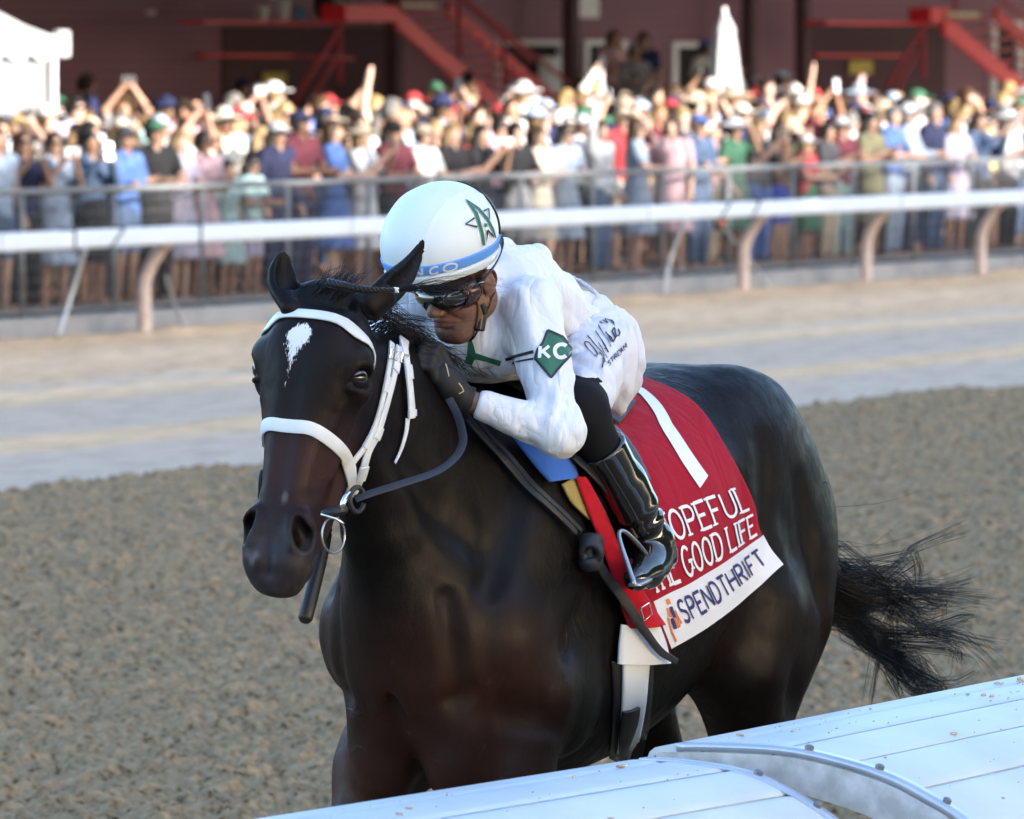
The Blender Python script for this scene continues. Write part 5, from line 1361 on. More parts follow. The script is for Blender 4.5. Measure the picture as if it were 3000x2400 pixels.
for gp in ([(402, 640), (420, 690), (440, 780)], [(548, 852), (585, 900), (604, 945), (552, 972)], [(472, 1112), (530, 1085), (570, 1050)]): print_strokes('piping', [(Z3(gp), 2.6)], gl_f, M_piping, gl_o, off=.0015)
# script lettering on the thigh
Z4 = lambda pts: [(1650 + a * 250 / 1438., 850 + b * 250 / 1438.) for a, b in pts]
scr = [([(570, 1140), (510, 1100), (420, 1010), (360, 920), (375, 880), (430, 890), (500, 970), (560, 1060), (575, 1120)], [3, 2.2, 2.2, 4, 3, 2.5, 3, 4, 4]), ([(410, 780), (500, 880), (580, 980), (660, 1060), (690, 1120)], [4, 3.2, 2.6, 2.4, 2]), ([(600, 1060), (660, 1110), (690, 1230)], 3.2), ([(655, 1325), (665, 1250), (655, 1160)], [3.6, 3, 2]),
       ([(540, 705), (620, 820), (700, 960), (750, 1060)], [3.4, 2.4, 2.0, 2]), ([(595, 610), (660, 730), (740, 860), (790, 970)], [3.6, 2.2, 2.0, 2]), ([(590, 900), (650, 980), (730, 1160)], 2.2), ([(640, 850), (700, 940), (760, 1060), (730, 1000), (690, 1000)], 2.0),
       ([(705, 720), (760, 790), (790, 870), (820, 890), (800, 820), (760, 780)], 3.4), ([(830, 880), (880, 790), (850, 640), (810, 700), (860, 800), (920, 770), (945, 730), (910, 660)], 3.8), ([(610, 548), (665, 578)], 3.2), ([(660, 520), (750, 575), (690, 500), (780, 520), (850, 570), (800, 510), (850, 610)], 2.6)]
print_strokes('lettering', [(Z4(p), np.asarray(w) * 1.05) for p, w in scr], bre_f, M_ink, breeches, off=.003)
sl, _ = lettering('STREAM', 0, 0, 1.0, .62, .2, gap=.3)
fr = frame2((1782, 1074), (13.2, -14.5), (-3.5, -12.5))
print_strokes('lettering', [([tuple(q_) for q_ in fr(np.asarray(p))], 2.6) for p, w in sl], bre_f, M_ink, breeches, off=.003)
# ================================================================== MANE, FORELOCK, TAIL
M_hair = mat('black_horsehair', (.0075, .0055, .005), rough=.42, spec=.3)
def strands(name, curves, r0, m, parent, n=9):
    b_ = MB()
    for (c_, k) in curves:
        p_ = resample(c_, n); b_.tube(p_, np.linspace(r0 * k, r0 * k * .25, n), 3, cap=False)
    o = b_.obj(name, m, parent, smooth=True); return o
rs = random.Random(3); g3 = lambda s: np.array([rs.gauss(0, s) for _ in range(3)])
# forelock tuft standing between the ears, thrown back
cs = []
for k in range(170):
    a = hp(rs.uniform(-.035, .05), rs.uniform(.004, .024), rs.uniform(-.085, -.04)); q_ = rs.uniform(.6, 1)
    cs.append(([a, a - HR[1] * .022 * q_ + HR[0] * .010 + g3(.004), a - HR[1] * .048 * q_ + HR[0] * .034 * q_ + g3(.007), a - HR[1] * .078 * q_ + HR[0] * .042 * q_ - HR[2] * .02 + g3(.011)], 1))
strands('forelock', cs, .0017, M_hair, horse)
# braid running across the forehead to a white tie, then loose ends flying past the jockey's goggles
br = W(962, 828, 15.09), W(1010, 838, 15.06), W(1060, 848, 15.05), W(1110, 850, 15.06), W(1158, 850, 15.10)
bp_ = resample(np.array(br), 60); b_ = MB()
for ph in (0, 2.09, 4.19):
    s_ = np.linspace(0, 1, 60); off = np.stack([np.sin(s_ * 34 + ph), np.cos(s_ * 34 + ph)], -1) * (.0055 * (1 - .5 * s_))[:, None]
    b_.tube(bp_ + off[:, :1] * HR[1] + off[:, 1:] * HR[2], .0060 * (1 - .5 * s_), 6)
braid = b_.obj('braid', M_hair, horse, smooth=True)
b_ = MB(); b_.tube([bp_[-1] - HR[0] * .004, bp_[-1] + HR[0] * .008], .0062, 8); b_.obj('hair_tie', mat('white_tie', (.8, .8, .8), rough=.6), braid)
cs = []
for k in range(60):
    a = bp_[-1] + g3(.002); ln = rs.uniform(.5, 1.15); dz = rs.uniform(-.02, .055)
    cs.append(([a, a + HR[0] * .05 * ln + np.array([-.02, 0, .004 + dz * .2]) + g3(.003), a + HR[0] * .12 * ln + np.array([-.05, 0, dz * .7]) + g3(.005), a + HR[0] * .19 * ln + np.array([-.09, 0, dz]) + g3(.010)], rs.uniform(.5, 1)))
for k in range(12):
    a = W(1165, 930 + rs.uniform(-12, 25), 15.12); ln = rs.uniform(.7, 1.1)
    cs.append(([a, a + HR[0] * .05 * ln + g3(.003), a + HR[0] * .10 * ln + g3(.004) + np.array([-.02, 0, -.002]), a + HR[0] * .15 * ln + g3(.006) + np.array([-.05, 0, -.004])], .7))
strands('loose_hair', cs, .0011, M_hair, horse)
# mane along the crest, blown to the near side over the jockey's hands
cs = []
for k in range(360):
    u_ = rs.random(); x = .52 + .44 * u_; z = np.interp(x, [.30, .45, .62, .78, .90, .98], [1.72, 1.765, 1.815, 1.875, 1.935, 1.955])
    a = np.array([x, rs.uniform(-.018, .018), z + .01]); q_ = rs.uniform(.5, 1.1)
    if rs.random() < .8: cs.append(([a, a + np.array([-.02, .03, .020]) * q_ + g3(.004), a + np.array([-.06, .065, .0]) * q_ + g3(.008), a + np.array([-.11, .085, -.045]) * q_ + g3(.014)], 1))
    else: cs.append(([a, a + np.array([-.03, .01, .025]) * q_ + g3(.004), a + np.array([-.08, .03, .03]) * q_ + g3(.010), a + np.array([-.14, .05, .01]) * q_ + g3(.02)], .8))
strands('mane', cs, .0014, M_hair, horse)
# tail streaming out behind
cs = []
root = np.array([-1.15, 0, 1.46])
for lk in range(46):
    q_ = rs.random(); up = rs.gauss(0, 1); a = root + np.array([0, rs.uniform(-.022, .022), rs.uniform(-.02, .02)])
    gd = [a, a + np.array([-.10, .015, -.04]) + g3(.010), np.array([-1.30, .06, 1.30]) + g3(.026), np.array([-1.37, .11, 1.17]) + g3(.034)]
    if q_ < .66: gd += [np.array([-1.42, .20, 1.04]) + g3(.032)]; gd += [np.array([-1.45, .33, .93 + .035 * up]) + g3(.045)]; gd += [gd[-1] + np.array([-.02, rs.uniform(-.02, .13), rs.uniform(-.12, -.01)]) + g3(.02)]
    else: gd += [np.array([-1.45, .24, 1.15 + .03 * up]) + g3(.02)]; gd += [np.array([-1.50, .31, 1.13 + .05 * up]) + g3(.035)]; gd += [gd[-1] + np.array([-.05, rs.uniform(.02, .15), rs.uniform(-.05, .04)]) + g3(.02)]
    gd = np.array(gd); spread = np.array([.012, .014, .013, .012, .011, .008, .006 + .012 * rs.random()])
    for k in range(18):
        o_ = g3(1.0); w_ = rs.uniform(.82, 1.04); c_ = gd + o_ * spread[:, None] + np.array([g3(.0018) for _ in range(7)]); c_[-1] = c_[-2] + (c_[-1] - c_[-2]) * w_
        cs.append((list(c_), rs.uniform(.7, 1.25)))
for k in range(8):
    z = rs.uniform(1.16, 1.38); a = np.array([-1.30, .10, z]) + g3(.008); cs.append(([a, a + np.array([-.05, .07, .006]) + g3(.008), a + np.array([-.09, .14, .01]) + g3(.015), a + np.array([-.13, rs.uniform(.18, .3), rs.uniform(-.02, .07)]) + g3(.02)], .7))
strands('tail', cs, .0014, M_hair, horse, n=13)

# ================================================================== SADDLE CLOTH
M_red = mat('red_saddlecloth', (.30, .006, .020), rough=.85, spec=.12, sheen=.04, noise=(40, .25, (.25, .005, .016)), bump=(260, .25, .002))
M_redlit = mat('lit_red_cloth', (.42, .010, .020), rough=.9, spec=.1, sheen=.05, bump=(260, .25, .002))  # brighter copy of the cloth red: light on the front fold put into colour
M_wcloth = mat('white_cloth', (.64, .66, .72), rough=.75, spec=.2, sheen=.2, bump=(200, .2, .002))
crease(M_red, 7.0, (1, 1, .35), .4, .02)
M_navy = mat('navy_print', (.016, .020, .15), rough=.65)
M_orange = mat('orange_print', (.62, .16, .04), rough=.65)
M_bluepad = mat('blue_pad', (.02, .11, .46), rough=.7, sheen=.2, bump=(260, .2, .002))
M_gold = mat('gold_lining', (.30, .22, .06), rough=.7)
CLOTH_L = K2([(1262, 842), (1262, 930), (1285, 1040), (1325, 1150), (1362, 1262), (1400, 1362)])
CLOTH_R = K2([(1340, 798), (1455, 855), (1530, 965), (1576, 1055), (1592, 1124), (1637, 1192)])
CV = np.array([0, .2, .42, .64, .84, 1.0])
def cloth_px(uv):
    uv = np.asarray(uv, float); u = uv[:, 0]; v = uv[:, 1]; n_ = 80; vs = np.linspace(0, 1, n_)
    fl = crom(np.column_stack([CV, CLOTH_L]), n_); fr_ = crom(np.column_stack([CV, CLOTH_R]), n_)
    l_ = np.stack([np.interp(v, fl[:, 0], fl[:, k]) for k in (1, 2)], -1); r_ = np.stack([np.interp(v, fr_[:, 0], fr_[:, k]) for k in (1, 2)], -1)
    bow = np.stack([np.zeros_like(u), 14 * np.sin(math.pi * u) * v], -1)
    return l_ + (r_ - l_) * u[:, None] + bow
def cloth_sheet(name, v0, v1, m, parent, off, nu=64, nv=70, u0=0.0, u1=1.0):
    uu, vv = np.meshgrid(np.linspace(u0, u1, nu), np.linspace(v0, v1, nv), indexing='ij'); g_ = np.stack([uu.ravel(), vv.ravel()], -1)
    px_ = cloth_px(g_); P_, N_ = hits(HS, px_[:, 0], px_[:, 1])
    # drapery: soft pleats falling from the saddle, a lifted corner
    w_ = .0055 * np.sin(g_[:, 0] * 15 + 3.0 * g_[:, 1]) * np.exp(-((g_[:, 0] - .16) / .22) ** 2) * np.sin(math.pi * np.clip(g_[:, 1], 0, 1)) + .010 * np.clip(g_[:, 1] - .8, 0, 1) * (1 + np.sin(g_[:, 0] * 7))
    P_ = P_ + N_ * (off + w_ + .004)[:, None]
    A_ = P_.reshape(nu, nv, 3)
    for _ in range(2):
        A_[1:-1, 1:-1] = (A_[:-2, 1:-1] + A_[2:, 1:-1] + A_[1:-1, :-2] + A_[1:-1, 2:] + 2 * A_[1:-1, 1:-1]) / 6
    idx = np.arange(nu * nv).reshape(nu, nv); Q_ = np.stack([idx[:-1, :-1], idx[:-1, 1:], idx[1:, 1:], idx[1:, :-1]], -1).reshape(-1, 4)
    o = link(name, mesh_np(name, A_.reshape(-1, 3), Q_), m, parent)
    so = o.modifiers.new('thickness', 'SOLIDIFY'); so.thickness = .004; so.offset = -1
    return o, A_
cloth = empty('saddlecloth', mw=HM); tag(cloth, 'red saddlecloth with white number 1 and white lettered lower band', 'saddlecloth')
CL_OFF = .010
red_o, CA = cloth_sheet('cloth', 0, 1.0, M_red, cloth, CL_OFF)
def patch_point(uv, e):
    """bilinear lookup on the finished cloth sheet, lifted by e"""
    uv = np.asarray(uv, float); nu, nv = CA.shape[:2]
    a = np.clip(uv[:, 0], 0, .9999) * (nu - 1); b = np.clip(uv[:, 1], 0, .9999) * (nv - 1); i = a.astype(int); j = b.astype(int); fa = (a - i)[:, None]; fb = (b - j)[:, None]
    p_ = CA[i, j] * (1 - fa) * (1 - fb) + CA[i + 1, j] * fa * (1 - fb) + CA[i, j + 1] * (1 - fa) * fb + CA[i + 1, j + 1] * fa * fb
    n_ = np.cross(CA[i + 1, j] - CA[i, j], CA[i, j + 1] - CA[i, j]); n_ /= np.linalg.norm(n_, axis=1)[:, None] + 1e-9
    n_ = np.where((n_[:, 1] < 0)[:, None], -n_, n_)
    return p_ + n_ * e
def cloth_strokes(name, strokes, m, e=.0035):
    """strokes in cloth (u, v); widths in cloth u units"""
    b_ = MB()
    for k, (pts, w) in enumerate(strokes):
        pts = np.asarray(pts, float) * [300, 300]; l_, r_ = stroke_quads(pts, np.asarray(w) * 300)
        c = len(l_); cols = [l_ + (r_ - l_) * t_ for t_ in (0, .5, 1)]
        v_ = np.concatenate([patch_point(q_ / 300., e + .0002 * (k % 7)) for q_ in cols])
        b_.add(v_, [(i, i + 1, c + i + 1, c + i) for i in range(c - 1)] + [(c + i, c + i + 1, 2 * c + i + 1, 2 * c + i) for i in range(c - 1)])
    return b_.obj(name, m, cloth, smooth=True)
# white lower band as a sheet of its own, 3 mm proud
def band(name, v0, v1, u0, u1, m, e):
    uu, vv = np.meshgrid(np.linspace(u0, u1, 60), np.linspace(v0, v1, 14), indexing='ij'); g_ = np.stack([uu.ravel(), vv.ravel()], -1)
    idx = np.arange(60 * 14).reshape(60, 14); Q_ = np.stack([idx[:-1, :-1], idx[:-1, 1:], idx[1:, 1:], idx[1:, :-1]], -1).reshape(-1, 4)
    o = link(name, mesh_np(name, patch_point(g_, e), Q_), m, cloth); return o
band('lower_band', .845, .999, .0005, .9995, M_wcloth, .0028)
# number 1
def px_to_uv(pts):
    pts = K2(pts); uu, vv = np.meshgrid(np.linspace(0, 1, 120), np.linspace(0, 1, 160), indexing='ij'); g_ = np.stack([uu.ravel(), vv.ravel()], -1); q_ = cloth_px(g_)
    return [tuple(g_[np.argmin(((q_ - p_) ** 2).sum(1))]) for p_ in pts]
n1_ = px_to_uv([(1322, 822), (1350, 838), (1395, 905), (1432, 965), (1470, 1020)])
cloth_strokes('numeral', [(n1_, .105), (px_to_uv([(1296, 838), (1326, 822), (1350, 836)]), .085)], M_whitep, .0035)
def cloth_text(txt, ua, ub, v_base, v_h, lw, m, serif=0.0, e=.0042, skew=0.0):
    st_, xe = lettering(txt, 0, 0, 1.0, 1.0, 1.0, gap=.28, serif=serif, slant=skew)
    # group strokes letter by letter
    x = 0.0
    k = (ub - ua) / xe
    for ch in txt:
        if ch == ' ': x += .45; continue
        one, xn = lettering(ch, x, 0, 1.0, 1.0, 1.0, gap=.28, serif=serif, slant=skew)
        cloth_strokes('letter', [([(ua + a * k, v_base - b * v_h) for a, b in p_], lw * (1 if w == 1.0 else .6)) for p_, w in one], m, e); x = xn
cloth_text('HOPEFUL', .20, .97, .668, .115, .0145, M_whitep, serif=.19)
cloth_text('THE GOOD LIFE', .03, .98, .820, .115, .0145, M_whitep, serif=.19)
cloth_text('SPENDTHRIFT', .17, .93, .950, .070, .0115, M_navy, e=.0046)
# little rider emblem: cap, jacket in quarters, arms
cloth_strokes('emblem', [([(.098, .866), (.128, .868)], .018)], M_orange, .0046)
cloth_strokes('emblem', [([(.075, .895), (.095, .90)], .03), ([(.10, .935), (.125, .935)], .035), ([(.06, .91), (.045, .955), (.05, .985)], .014), ([(.13, .90), (.14, .945)], .014)], M_orange, .0046)
cloth_strokes('emblem', [([(.10, .900), (.125, .902)], .035), ([(.070, .932), (.095, .935)], .035)], M_navy, .0050)
# the off side of the cloth, unlettered, so that the horse is covered on both flanks
Aoff = CA.copy(); Aoff[:, :, 1] *= -1
idx = np.arange(CA.shape[0] * CA.shape[1]).reshape(CA.shape[:2]); Qo = np.stack([idx[:-1, :-1], idx[:-1, 1:], idx[1:, 1:], idx[1:, :-1]], -1).reshape(-1, 4)
oo = link('off_side_cloth', mesh_np('off_side_cloth', Aoff.reshape(-1, 3), Qo), M_red, cloth)

# ------------------------------------------------------------------ front fold of the cloth, pad, saddle, girth
def surf_sheet(name, left, right, m, parent, off, nu=10, nv=40, thick=.006, f=None, wob=0.0):
    left = resample(K2(left), nv); right = resample(K2(right), nv)
    G_ = np.stack([left + (right - left) * u for u in np.linspace(0, 1, nu)], 0).reshape(-1, 2)
    P_, N_ = hits(f or HS, G_[:, 0], G_[:, 1]); u_ = np.repeat(np.linspace(0, 1, nu), nv)
    P_ = P_ + N_ * (off + wob * np.sin(u_ * math.pi))[:, None]
    idx = np.arange(nu * nv).reshape(nu, nv); Q_ = np.stack([idx[:-1, :-1], idx[:-1, 1:], idx[1:, 1:], idx[1:, :-1]], -1).reshape(-1, 4)
    o = link(name, mesh_np(name, P_, Q_), m, parent); so = o.modifiers.new('thickness', 'SOLIDIFY'); so.thickness = thick; so.offset = 0
    return o
pad = empty('saddle_pad', mw=HM); tag(pad, 'blue pad and red cloth fold showing in front of the boot, with white lower flap', 'saddle pad')
surf_sheet('pad_top', [(1070, 925), (1120, 985), (1150, 1020)], [(1130, 935), (1190, 975), (1205, 1010)], M_bluepad, pad, .016, wob=.008)
surf_sheet('lining', [(1175, 1022), (1195, 1060), (1230, 1095)], [(1200, 1005), (1215, 1040), (1240, 1090)], M_gold, pad, .012)
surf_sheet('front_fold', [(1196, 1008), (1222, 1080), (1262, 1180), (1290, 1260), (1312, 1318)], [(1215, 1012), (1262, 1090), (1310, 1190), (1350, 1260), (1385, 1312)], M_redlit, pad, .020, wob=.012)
surf_sheet('lower_flap', [(1297, 1312), (1292, 1350), (1289, 1395)], [(1376, 1316), (1388, 1350), (1398, 1392)], M_wcloth, pad, .017, wob=.006)
surf_sheet('under_fold', [(1330, 1225), (1350, 1290), (1366, 1345), (1386, 1385)], [(1350, 1220), (1372, 1290), (1392, 1345), (1398, 1388)], M_red, pad, .014)
girth = empty('girth', mw=HM); tag(girth, 'white elastic girth strap with black keeper under the saddlecloth', 'girth')
M_elastic = mat('white_elastic', (.62, .65, .71), rough=.7, bump=(600, .3, .001))
M_black_leather = mat('black_leather', (.010, .010, .011), rough=.45, spec=.4, bump=(220, .15, .001))
surf_sheet('underlay', [(1284, 1392), (1288, 1480), (1282, 1600), (1270, 1690)], [(1372, 1392), (1368, 1480), (1352, 1600), (1330, 1690)], M_black_leather, girth, .004)
surf_sheet('strap', [(1304, 1390), (1302, 1480), (1296, 1560), (1280, 1690)], [(1358, 1390), (1350, 1480), (1336, 1560), (1312, 1690)], M_elastic, girth, .012)
surf_sheet('keeper', [(1298, 1492), (1294, 1520), (1292, 1556), (1292, 1580)], [(1332, 1480), (1328, 1510), (1315, 1548), (1300, 1590)], M_black_leather, girth, .020, thick=.008, wob=.004)

saddle = empty('saddle', mw=HM); tag(saddle, 'small black racing saddle under the jockey', 'saddle')
def sad_f(P):
    d = sdf_body(P); e = np.abs(d - .024) - .010
    box_ = np.maximum(np.abs(P[:, 0] - .09) - .16 + .25 * np.clip(1.72 - P[:, 2], 0, 1), 1.50 - P[:, 2]); e = smax(e, box_, .012)
    return e
sdf_part('seat', sad_f, (-.12, -.34, 1.44), (.30, .34, 1.80), .011, M_black_leather, saddle)
b_ = MB(); P_, N_ = hits(HS, *K2([(1185, 968), (1215, 1010), (1250, 1060), (1282, 1105), (1300, 1138)]).T); P_ = resample(P_ + N_ * np.array([.030, .045, .055, .065, .070])[:, None], 16); b_.ribbon(P_, resample(N_, 16), .022, .004); b_.obj('stirrup_leather', M_black_leather, saddle, smooth=True)
b_ = MB(); P_, N_ = hits(HS, *K2([(1282, 905), (1300, 890), (1318, 872), (1328, 862)]).T); b_.ribbon(resample(P_ + N_ * .022, 12), resample(N_, 12), np.linspace(.030, .012, 12), .005); b_.obj('strap_end', mat('dark_tooled_leather', (.03, .024, .020), rough=.6, noise=(300, .7)), saddle, smooth=True)
M_iron = mat('stirrup_steel', (.38, .39, .41), rough=.32, metal=.9, noise=(60, .4, (.25, .25, .26)))
# stirrup iron round the ball of the foot
for s in (1, -1):
    st_ = empty('stirrup', mw=HM); tag(st_, 'steel stirrup iron holding the %s boot of the jockey' % ('near' if s == 1 else 'far'), 'stirrup')
    def mir(p_): return p_ if s == 1 else np.array([p_[0] - .20, .085 - p_[1], p_[2]])
    tp, bl, br_ = W(*K2((1308, 1130)), 15.62), W(*K2((1336, 1232)), 15.52), W(*K2((1372, 1212)), 15.84)
    M_st = M_iron; b_ = MB(); arch = resample(np.array([mir(p_) for p_ in (bl, bl * .6 + tp * .4 + [.006, 0, 0], tp + [.012, 0, .004], tp + [-.03, .0, .006], br_ * .55 + tp * .45 + [-.05, .0, 0], br_)]), 24)
    b_.tube(arch, np.interp(np.linspace(0, 1, 24), [0, .4, .6, 1], [.0068, .0050, .0048, .006]), 8); b_.obj('arch', M_st, st_, smooth=True)
    b_ = MB(); b_.ribbon(resample(np.array([mir(bl + [0, 0, -.004]), mir((bl + br_) / 2 + [0, 0, -.005]), mir(br_ + [0, 0, -.004])]), 7), np.tile([.0, 0, 1.0], (7, 1)), .030, .008); b_.obj('tread', M_st, st_, smooth=True)
    a = mir(tp) - [.03, 0, .11]
    if s == -1:
        b_ = MB(); b_.ribbon(resample(np.array([a + [.03, 0, .11], [.08, -.31, 1.55], [.10, -.30, 1.66]]), 8), np.tile([0, -1.0, 0], (8, 1)), .022, .004); b_.obj('leather', M_black_leather, st_, smooth=True)

# ================================================================== BRIDLE
M_strap = mat('white_bridle', (.66, .69, .73), rough=.42, spec=.4, bump=(350, .25, .0015), noise=(40, .2, (.62, .62, .62)))
bridle = empty('bridle', mw=HM); tag(bridle, 'white racing bridle with broad browband and noseband on the dark horse', 'bridle')
def head_path(pts2156, n=24, off=.002):
    q_ = resample(K2(pts2156), n); P_, N_ = hits(HS, q_[:, 0], q_[:, 1]); return P_ + N_ * off, N_
def mirror(P_, N_):
    q_ = (P_ - HO) @ HR.T; q_[:, 0] *= -1; n_ = N_ @ HR.T; n_[:, 0] *= -1; return HO + q_ @ HR, n_ @ HR
def crisp(o):
    md = o.modifiers.new('edge', 'EDGE_SPLIT'); md.split_angle = R(38); return o
def sided(name, P_, N_, w, th, m, mir=True):
    b_ = MB(); b_.ribbon(P_, N_, w, th); crisp(b_.obj(name, m, bridle, smooth=True))
    if mir:
        a_, c_ = mirror(P_, N_); b_ = MB(); b_.ribbon(a_, c_, w, th); crisp(b_.obj(name, m, bridle, smooth=True))
def full_band(name, pts, w, th, m, off=.002, lim=.114):
    """half band from the middle of the face to the near side, completed by symmetry"""
    P_, N_ = head_path(pts, 20, off); q_ = (P_ - HO) @ HR.T; keep = (q_[:, 0] > .003) & (q_[:, 0] < lim); P_, N_ = P_[keep], N_[keep]
    a_, c_ = mirror(P_, N_); P2 = np.concatenate([a_[::-1], P_]); N2 = np.concatenate([c_[::-1], N_]); P2, N2 = resample(P2, 44), resample(N2, 44)
    b_ = MB(); b_.ribbon(P2, N2, w, th); return crisp(b_.obj(name, m, bridle, smooth=True))
bl_ = [hp(l_, a_, f_) for (l_, a_, f_) in resample(np.array([(.0, .046, .0), (.045, .050, -.006), (.085, .066, -.026), (.112, .092, -.060), (.122, .120, -.100), (.120, .140, -.130)]), 16)]
bP, bN = on_surface(chunked(sdf_head), bl_, .003); mP, mN = mirror(bP, bN); b_ = MB(); b_.ribbon(np.concatenate([mP[::-1], bP[1:]]), np.concatenate([mN[::-1], bN[1:]]), .026, .004); crisp(b_.obj('browband', M_strap, bridle, smooth=True))
full_band('noseband', [(590, 905), (625, 899), (660, 905), (700, 932), (726, 962), (737, 1000), (738, 1040)], .030, .0065, M_strap)
P_, N_ = head_path([(838, 672), (846, 715), (842, 750)], 10, .006); sided('crownpiece', P_, N_, .026, .005, M_strap)
P_, N_ = head_path([(836, 735), (829, 770), (822, 805), (806, 865), (790, 915), (772, 950), (758, 1000), (742, 1040)], 26, .004); sided('cheekpiece', P_, N_, .020, .005, M_strap); KP = [(P_, N_, i, .0245) for i in (4, 14, 21)]
P_, N_ = head_path([(822, 725), (815, 775), (803, 835), (788, 890), (768, 935), (746, 965), (731, 985)], 24, .003); sided('noseband_cheek', P_, N_, .015, .005, M_strap); KP += [(P_, N_, i, .020) for i in (6, 15)]
P_, N_ = head_path([(843, 735), (851, 790), (857, 850), (858, 880)], 14, .010); sided('throat_strap', P_, N_, .024, .005, M_strap); KP += [(P_, N_, i, .029) for i in (4, 11)]
for (kP, kN, i, w) in KP: sided('keeper', kP[i - 1:i + 2] + kN[i - 1:i + 2] * .001, kN[i - 1:i + 2], w, .007, M_strap)
P_, N_ = head_path([(853, 880), (850, 910), (840, 945), (826, 975)], 12, .006); sided('strap_end', P_, N_, np.linspace(.015, .006, 12), .003, M_strap, mir=False)
for (x, y) in ((842, 760), (818, 752)):
    P_, N_ = hits(HS, *K2([(x, y)]).T); c0 = P_[0] + N_[0] * .014; e1 = np.cross(N_[0], HR[1]); e1 /= np.linalg.norm(e1); b_ = MB()
    b_.tube([c0 + e1 * a * .015 + HR[1] * d_ * .010 for a, d_ in ((-1, -1), (1, -1), (1, 1), (-1, 1), (-1, -1))], .0022, 6); b_.obj('buckle', M_silver, bridle)
# bit: cheek ring, mouthpiece and the wire ring below
P_, N_ = hits(HS, *K2([(722, 1060), (700, 1085), (690, 1128)]).T)
c0 = P_[0] + N_[0] * .012
b_ = MB(); b_.tube(resample(np.array([W(*K2((738, 1035)), 14.98), W(*K2((728, 1045)), 14.96), W(*K2((722, 1062)), 14.95), W(*K2((720, 1076)), 14.96)]), 8), [.004, .005, .006, .007, .007, .007, .006, .005], 8); b_.obj('bit_hook', M_silver, bridle, smooth=True)
b_ = MB(); b_.tube(resample(np.array([W(*K2((678, 1082)), 14.96), W(*K2((705, 1078)), 14.955), W(*K2((728, 1072)), 14.97)]), 8), [.008, .010, .011, .012, .012, .012, .012, .010], 8); b_.obj('bit_guard', M_black_leather, bridle, smooth=True)
ringp = [W(*K2((702 + 24 * math.cos(w), 1127 + 38 * math.sin(w))), 14.97 + .03 * math.cos(w)) for w in np.linspace(0, 2 * math.pi, 33)]
b_ = MB(); b_.tube(ringp, .0026, 6, cap=False); b_.obj('bit_ring', mat('dull_steel', (.32, .33, .35), rough=.3, metal=.9), bridle, smooth=True)
b_ = MB(); b_.tube(resample(np.array([W(*K2((676, 1083)), 14.95), W(*K2((705, 1092)), 14.94), W(*K2((724, 1103)), 14.95)]), 8), .0032, 6); b_.obj('bit_bar', M_silver, bridle, smooth=True)

# ================================================================== REINS, WHIP
M_rein = mat('rein_leather', (.016, .017, .021), rough=.5, spec=.4, bump=(150, .1, .001))
reins = empty('reins', mw=HM); tag(reins, 'black leather reins running from the bit to the hands, knotted at the end', 'reins')
def strap_px(name, pts, depth, w, m, parent, nvec, th=.005, n=30):
    pts = K2(pts); P_ = np.array([W(p_[0], p_[1], d_) for p_, d_ in zip(pts, depth)]); P_ = resample(P_, n); N_ = np.tile(np.asarray(nvec, float), (n, 1))
    b_ = MB(); b_.ribbon(P_, N_, w, th); return crisp(b_.obj(name, m, parent, smooth=True))
view = to_local(CAM) - np.array([.6, 0, 1.6]); view /= np.linalg.norm(view)
strap_px('near_rein', [(748, 1052), (780, 1040), (850, 1018), (915, 996), (955, 968), (974, 935), (972, 905), (962, 872), (945, 840)], [15.0, 15.01, 15.05, 15.12, 15.20, 15.28, 15.34, 15.40, 15.43], np.array([.026, .028, .026, .022, .017, .012, .011, .011, .012]) .repeat(4)[:30] if False else .019, M_rein, reins, view + np.array([0, .0, .75]), th=.003)
b_ = MB(); b_.tube([W(*K2((752 + 15 * math.cos(w), 1052 + 26 * math.sin(w))), 15.0 + .015 * math.cos(w)) for w in np.linspace(.3, 2 * math.pi - .3, 22)], .006, 8); b_.obj('rein_loop', M_rein, reins, smooth=True)
def on_horse(pts, off, n):
    q_ = resample(K2(pts), n); P_, N_ = hits(HS, q_[:, 0], q_[:, 1]); return P_ + N_ * off, N_
P_, N_ = on_horse([(968, 880), (1000, 918), (1050, 970), (1110, 1030), (1160, 1080), (1200, 1120)], .016, 26); b_ = MB(); b_.ribbon(P_, N_, .020, .005); crisp(b_.obj('rein_end', M_rein, reins, smooth=True))
P_, N_ = on_horse([(975, 872), (1020, 925), (1080, 985), (1140, 1050), (1185, 1095), (1208, 1118)], .018, 26); b_ = MB(); b_.ribbon(P_, N_, .012, .005); crisp(b_.obj('rein_end', M_rein, reins, smooth=True))
P_, N_ = on_horse([(1225, 1185), (1255, 1230), (1300, 1272), (1330, 1320), (1360, 1360), (1392, 1382)], .040, 30); b_ = MB(); b_.ribbon(P_, N_, np.interp(np.linspace(0, 1, 30), [0, .4, .7, 1], [.030, .026, .020, .014]), .006); crisp(b_.obj('rein_tail', M_rein, reins, smooth=True))
kc, kn = hits(HS, *K2([(1218, 1158)]).T); kc = kc[0] + kn[0] * .030; kn = kn[0]; e1 = np.cross(kn, [0, 0, 1.0]); e1 /= np.linalg.norm(e1); e2 = np.cross(kn, e1)
KF = np.stack([e1, e2, kn])
